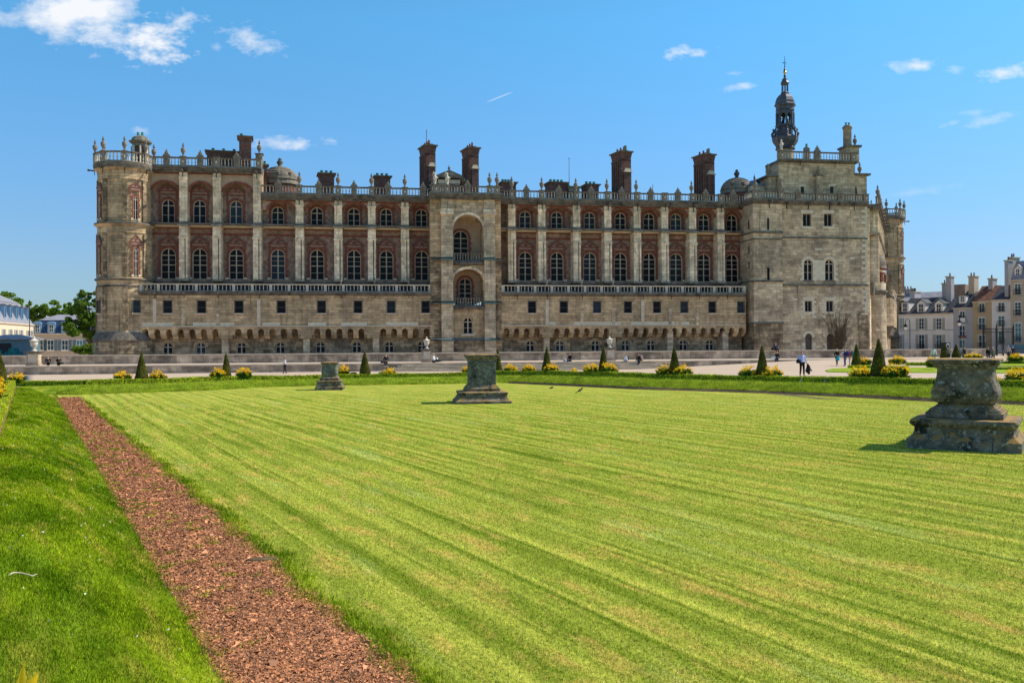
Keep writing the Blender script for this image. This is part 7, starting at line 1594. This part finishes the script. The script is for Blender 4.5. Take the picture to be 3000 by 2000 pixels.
    for n in 'rl':
        d = (P['to' + n] - P['an' + n]); skin_obj('shoe', [P['an' + n] + V_(0, .03, -.03), P['an' + n].lerp(P['to' + n], .55) + V_(0, 0, -.01), P['to' + n] + V_(0, 0, .005)], [(0, 1), (1, 2)], [.05 * S, .05 * S, .04 * S], cloth(shoes), root)
    if not bald:
        skin_obj('hair', [P['hd'] + V_(0, .045, -.02), P['hd'] + V_(0, .035, .06), P['ht'] + V_(0, .005, .0)], [(0, 1), (1, 2)], [.085 * S, .098 * S, .075 * S], cloth(hair), root)
    if backpack:
        b = MB().use(cloth(backpack)); z0 = (1.02 + dz) * S; b.lathe(0, .24 * S, [(.06, z0 - .03), (.13, z0), (.16, z0 + .12), (.16, z0 + .3), (.12, z0 + .4), (.04, z0 + .43)], 10); b.build('backpack', root)
    return root, P
def hold(name, m, label, cat, root, P, key, kind='bag', off_=(0, 0, 0), sc=1., rot=0):
    M4 = Matrix.Translation(root.location) @ Matrix.Rotation(root.rotation_euler.z, 4, 'Z'); q = M4 @ (P[key] + Vector(off_)); b = MB().use(m)
    if kind == 'bag': b.lathe(0, 0, [(.12 * sc, -.42 * sc), (.17 * sc, -.36 * sc), (.15 * sc, -.15 * sc), (.05 * sc, -.1 * sc)], 10, smooth=True).tube([(-.08 * sc, 0, -.14 * sc), (-.03, 0, 0), (.03, 0, 0), (.08 * sc, 0, -.14 * sc)], .012, 5)
    elif kind == 'paper': b.add([(-.22, -.12, -.1), (0, -.16, -.12), (0, .0, .16), (-.22, .04, .18), (.22, -.12, -.1), (.22, .04, .18)], [(0, 1, 2, 3), (1, 4, 5, 2)])
    elif kind == 'jacket': b.tube([(0, 0, .03), (.06, 0, -.15), (.02, .02, -.42), (.12, .02, -.62)], [.05, .12, .16, .05], 8).tube([(.05, 0, -.1), (.16, .02, -.3), (.3, .02, -.42)], [.05, .06, .03], 6)
    o = b.build(name, None, tuple(q), root.rotation_euler.z + rot); return tag(o, label, cat)
def walker(px, feet, head, **kw):
    p = on_gravel(px, feet); k = p.y / F; h = max(1.5, min(1.92, (feet - head) * k)); return person(p, h=h, **kw)
def terrace_pt(px, Y0=96.): t = ray(px, 1060)[0]; Y = Y0 / (1 - .156 * t); return Vector((t * Y, Y, TER))
gA = 'people strolling in front of the castle'
walker(835, 1094, 1048, face=-1.4, label='person in pale grey top and dark trousers walking left below the left wing', top=(.55, .56, .58), legs=(.02, .02, .03), stride=.1, pose='walk', arms='lap', hair=(.01, .01, .01))
for px, l, f_, hh in ((141, 'person with long dark hair in black, left one of the pair sitting on the walk', .5, (.05, .025, .015)), (172, 'person in dark clothes, right one of the pair sitting on the walk', .9, (.05, .02, .02))):
    p = terrace_pt(px, 96.5); p.z += .02; person(p, f_, l, top=(.012, .012, .016), legs=(.01, .012, .018), pose='sit', seat=.12, arms='read', legs_out=True, hair=hh, h=1.68)
p = terrace_pt(1131, 94.75); person(p, .1, 'person in a dark jacket sitting on the low wall edge left of the steps', top=(.015, .015, .02), legs=(.02, .02, .022), pose='sit', seat=.10, arms='lap', hair=(.05, .02, .012), shoes=(.6, .6, .6))
p = terrace_pt(1120, 95.1); tag(MB().use(cloth((.02, .02, .03))).lathe(0, 0, [(.14, 0), (.2, .06), (.18, .2), (.05, .27)], 10).build('handbag', None, tuple(p)), 'dark handbag beside the seated person left of the steps', 'bag')
p = terrace_pt(1271, 95.3); root, P = person(p, 1.35, 'fair haired person in white sitting against the urn pier and reading', top=(.75, .74, .72), legs=(.03, .03, .04), pose='sit', seat=.1, arms='read', legs_out=True, hair=(.55, .42, .24)); hold('open_book', 'white_paint', 'open book held by the seated person in white', 'book', root, P, 'har', 'paper', (.08, -.03, .02), .6).scale = (.6,) * 3
p = terrace_pt(1670, 94.9); root, P = person(p, -.9, 'person in black sitting on the steps looking down, right of the middle pedestal', top=(.01, .01, .012), legs=(.03, .03, .035), pose='sit', seat=.1, arms='lap', hair=(.03, .018, .012))
p = terrace_pt(1656, 94.8); tag(MB().use(cloth((.35, .38, .45))).lathe(0, 0, [(.2, 0), (.24, .1), (.14, .22), (.02, .26)], 10).build('rucksack', None, tuple(p)), 'pale grey rucksack on the steps beside the person in black', 'bag')
walker(1833, 1077, 1034, face=-1.2, label='person in a white shirt and grey trousers with a dark backpack, walking left', top=(.70, .72, .76), legs=(.12, .12, .12), stride=.22, pose='walk', backpack=(.02, .02, .02), hair=(.02, .015, .01), group=gA)
walker(1872, 1077, 1031, face=-1.3, label='person in a black coat and jeans walking close beside a companion', top=(.012, .012, .014), legs=(.025, .035, .06), stride=.3, pose='walk', coat=.12, hair=(.01, .008, .008), group=gA)
p_, _ = walker(1881, 1076, 1033, face=-1.3, label='person in a beige top walking half hidden behind the one in the black coat', top=(.55, .42, .32), legs=(.02, .025, .05), stride=.2, pose='walk', hair=(.05, .03, .02), group=gA); p_.location.y += .5
# on the parapet and on the low wall
q = wallat(2272, 102.9); root, P = person(Vector((q.x, q.y - .02, 1.62)), .25, 'person in a navy jacket perched on the moat parapet below the stair turret', top=(.02, .04, .12), legs=(.015, .015, .02), pose='sit', seat=.08, arms='strap', hair=(.03, .02, .015)); hold('black_bag', cloth((.015, .015, .018)), 'black bag beside the person on top of the parapet', 'bag', root, P, 'har', 'bag', (-.32, .1, -.1))
p = terrace_pt(2277, 94.75); root, P = person(p, -.5, 'red haired person in dark clothes sitting on the low wall under the stair turret', top=(.015, .015, .02), legs=(.012, .012, .015), pose='sit', seat=.10, arms='lap', hair=(.35, .10, .04)); hold('paper_map', 'white_paint', 'white sheet of paper held by the red haired seated person', 'map', root, P, 'har', 'paper', (-.25, -.15, -.05))
root, P = walker(2350, 1102, 1029, face=.05, label='man in a light blue shirt and black trousers walking with a shoulder bag', top=(.38, .52, .82), legs=(.015, .015, .018), stride=.06, pose='walk', arms='strap', hair=(.02, .015, .012))
hold('shoulder_bag', cloth((.015, .015, .02)), 'black shoulder bag under the arm of the man in the blue shirt', 'bag', root, P, 'elr', 'bag', (-.02, -.02, .12), .8); hold('carried_jacket', cloth((.018, .018, .02)), 'dark jacket dangling from the hand of the man in the blue shirt', 'jacket', root, P, 'hal', 'jacket', (.02, 0, 0), 1.)
root, P = walker(2452, 1071, 1023, face=-.7, label='white haired person in a black jacket walking left', top=(.015, .015, .017), legs=(.015, .015, .018), stride=.3, pose='walk', arms='lap', hair=(.6, .58, .55)); hold('turquoise_bag', cloth((.02, .42, .50)), 'turquoise bag carried by the walker in the black jacket', 'bag', root, P, 'hal', 'bag', (.12, 0, 0), 1.)
root, P = walker(2476, 1072, 1023, face=-2.3, label='white haired person in a navy coat, one of two standing by the smaller cone', top=(.03, .04, .14), legs=(.10, .12, .20), pose='stand', arms='read', coat=.1, hair=(.75, .75, .74), backpack=(.05, .03, .12)); hold('folded_map', 'white_paint', 'white folded map held by the person in the navy coat', 'map', root, P, 'har', 'paper', (0, 0, 0)); 
walker(2490, 1071, 1026, face=-2.0, label='person in a red jacket and beige trousers with a teal backpack', top=(.42, .02, .03), legs=(.48, .40, .30), pose='stand', arms='down', hair=(.25, .2, .16), backpack=(.01, .22, .22))
# people near the gate
for i, (px, feet, head, l, tc, lc, hc, stt, fc) in enumerate(((2736, 1064, 1024, 'person in a bright white jacket just left of the two small cones', (.78, .78, .78), (.3, .3, .3), (.3, .22, .15), .05, 2.8), (2779, 1062, 1021, 'person in grey half hidden between the twin small cones', (.2, .19, .17), (.04, .04, .05), (.03, .02, .02), .1, 1.5),
     (2813, 1060, 1016, 'person in a pale top walking right of the twin small cones', (.45, .42, .42), (.35, .33, .33), (.06, .03, .02), .2, -1.), (2824, 1060, 1015, 'long haired person in a dark coat right of the twin small cones', (.02, .015, .015), (.02, .02, .03), (.12, .05, .025), .1, .3),
     (2895, 1062, 1017, 'person in a black jacket with a white bag, left of a pair near the gate', (.018, .018, .02), (.05, .06, .10), (.35, .3, .26), .15, .2), (2909, 1062, 1016, 'grey haired person in a long grey brown coat, right of a pair near the gate', (.20, .17, .15), (.12, .11, .10), (.55, .52, .5), .12, .1),
     (2954, 1056, 1011, 'person in a beige coat striding left before the parked car', (.42, .34, .27), (.02, .03, .06), (.45, .4, .36), .3, -1.2), (2968, 1055, 1014, 'person in dark clothes walking just left of the parked car', (.03, .03, .035), (.02, .025, .04), (.3, .22, .18), .15, -1.1))):
    root, P = walker(px, feet, head, face=fc, label=l, top=tc, legs=lc, stride=stt, pose='walk', arms='down', hair=hc, coat=.12 if i in (3, 5, 6) else 0., group=gA)
    if i == 4: hold('carrier_bag', 'white_paint', 'white carrier bag of the person in the black jacket near the gate', 'bag', root, P, 'hal', 'bag', (0, 0, 0), 1.1)
# ------------------------------------------------------------------ birds
M_['feather_dark'] = mat('feather_dark', (.012, .013, .02), rough=.4, var=.2); M_['feather_white'] = mat('feather_white', (.7, .7, .68), var=.05)
p = G(1701, 1151.5, 0); root = empty('magpie', (p.x, p.y, 0), 'black and white magpie standing on the lawn right of the middle pedestal', 'bird', rz=.1)
k = .42 / .42
skin_obj('body', [(.0, 0, .17), (-.07, 0, .14), (.06, 0, .22), (.09, 0, .29), (.135, 0, .285), (-.15, 0, .08), (-.30, 0, .015)], [(0, 1), (0, 2), (2, 3), (3, 4), (1, 5), (5, 6)], [.058, .05, .045, .032, .008, .02, .012], 'feather_dark', root)
skin_obj('belly', [(.04, 0, .17), (-.02, 0, .145), (-.05, 0, .13)], [(0, 1), (1, 2)], [.05, .05, .035], 'feather_white', root); 
for sg in (-1, 1): MB().use('feather_white').tube([(.03, sg * .055, .21), (-.05, sg * .058, .17)], [.016, .01], 5).build('wing_patch', root); MB().use('iron').tube([(0, sg * .022, .13), (-.005, sg * .024, .0), (.03, sg * .024, .0)], .005, 4).build('leg', root)
p = G(1616, 1139, 0); root = empty('blackbird', (p.x, p.y, 0), 'small dark bird crouching on the lawn near the steps side of the middle pedestal', 'bird'); skin_obj('body', [(0, 0, .07), (.07, 0, .10), (.11, 0, .13), (-.08, 0, .06), (-.16, 0, .05)], [(0, 1), (1, 2), (0, 3), (3, 4)], [.05, .035, .028, .03, .012], 'feather_dark', root)
MB().use('gold').taper(.145, 0, .125, .135, .015, .004, .015, .004).build('beak', root)
# garden stakes by the right-hand hedge
for i, (px, l) in enumerate(((2343, 'thin pale stake leaning by the hedge below the keep'), (2416, 'short dark green post by the hedge notch'))):
    q = toppoint(px, .1); o = MB().use('white_paint' if i == 0 else 'shutter_blue').tube([(0, 0, 0), (.12 if i == 0 else 0, 0, .22 if i == 0 else .2)], .02 if i == 0 else .035, 6).build('garden_stake', None, tuple(q)); tag(o, l, 'stake')
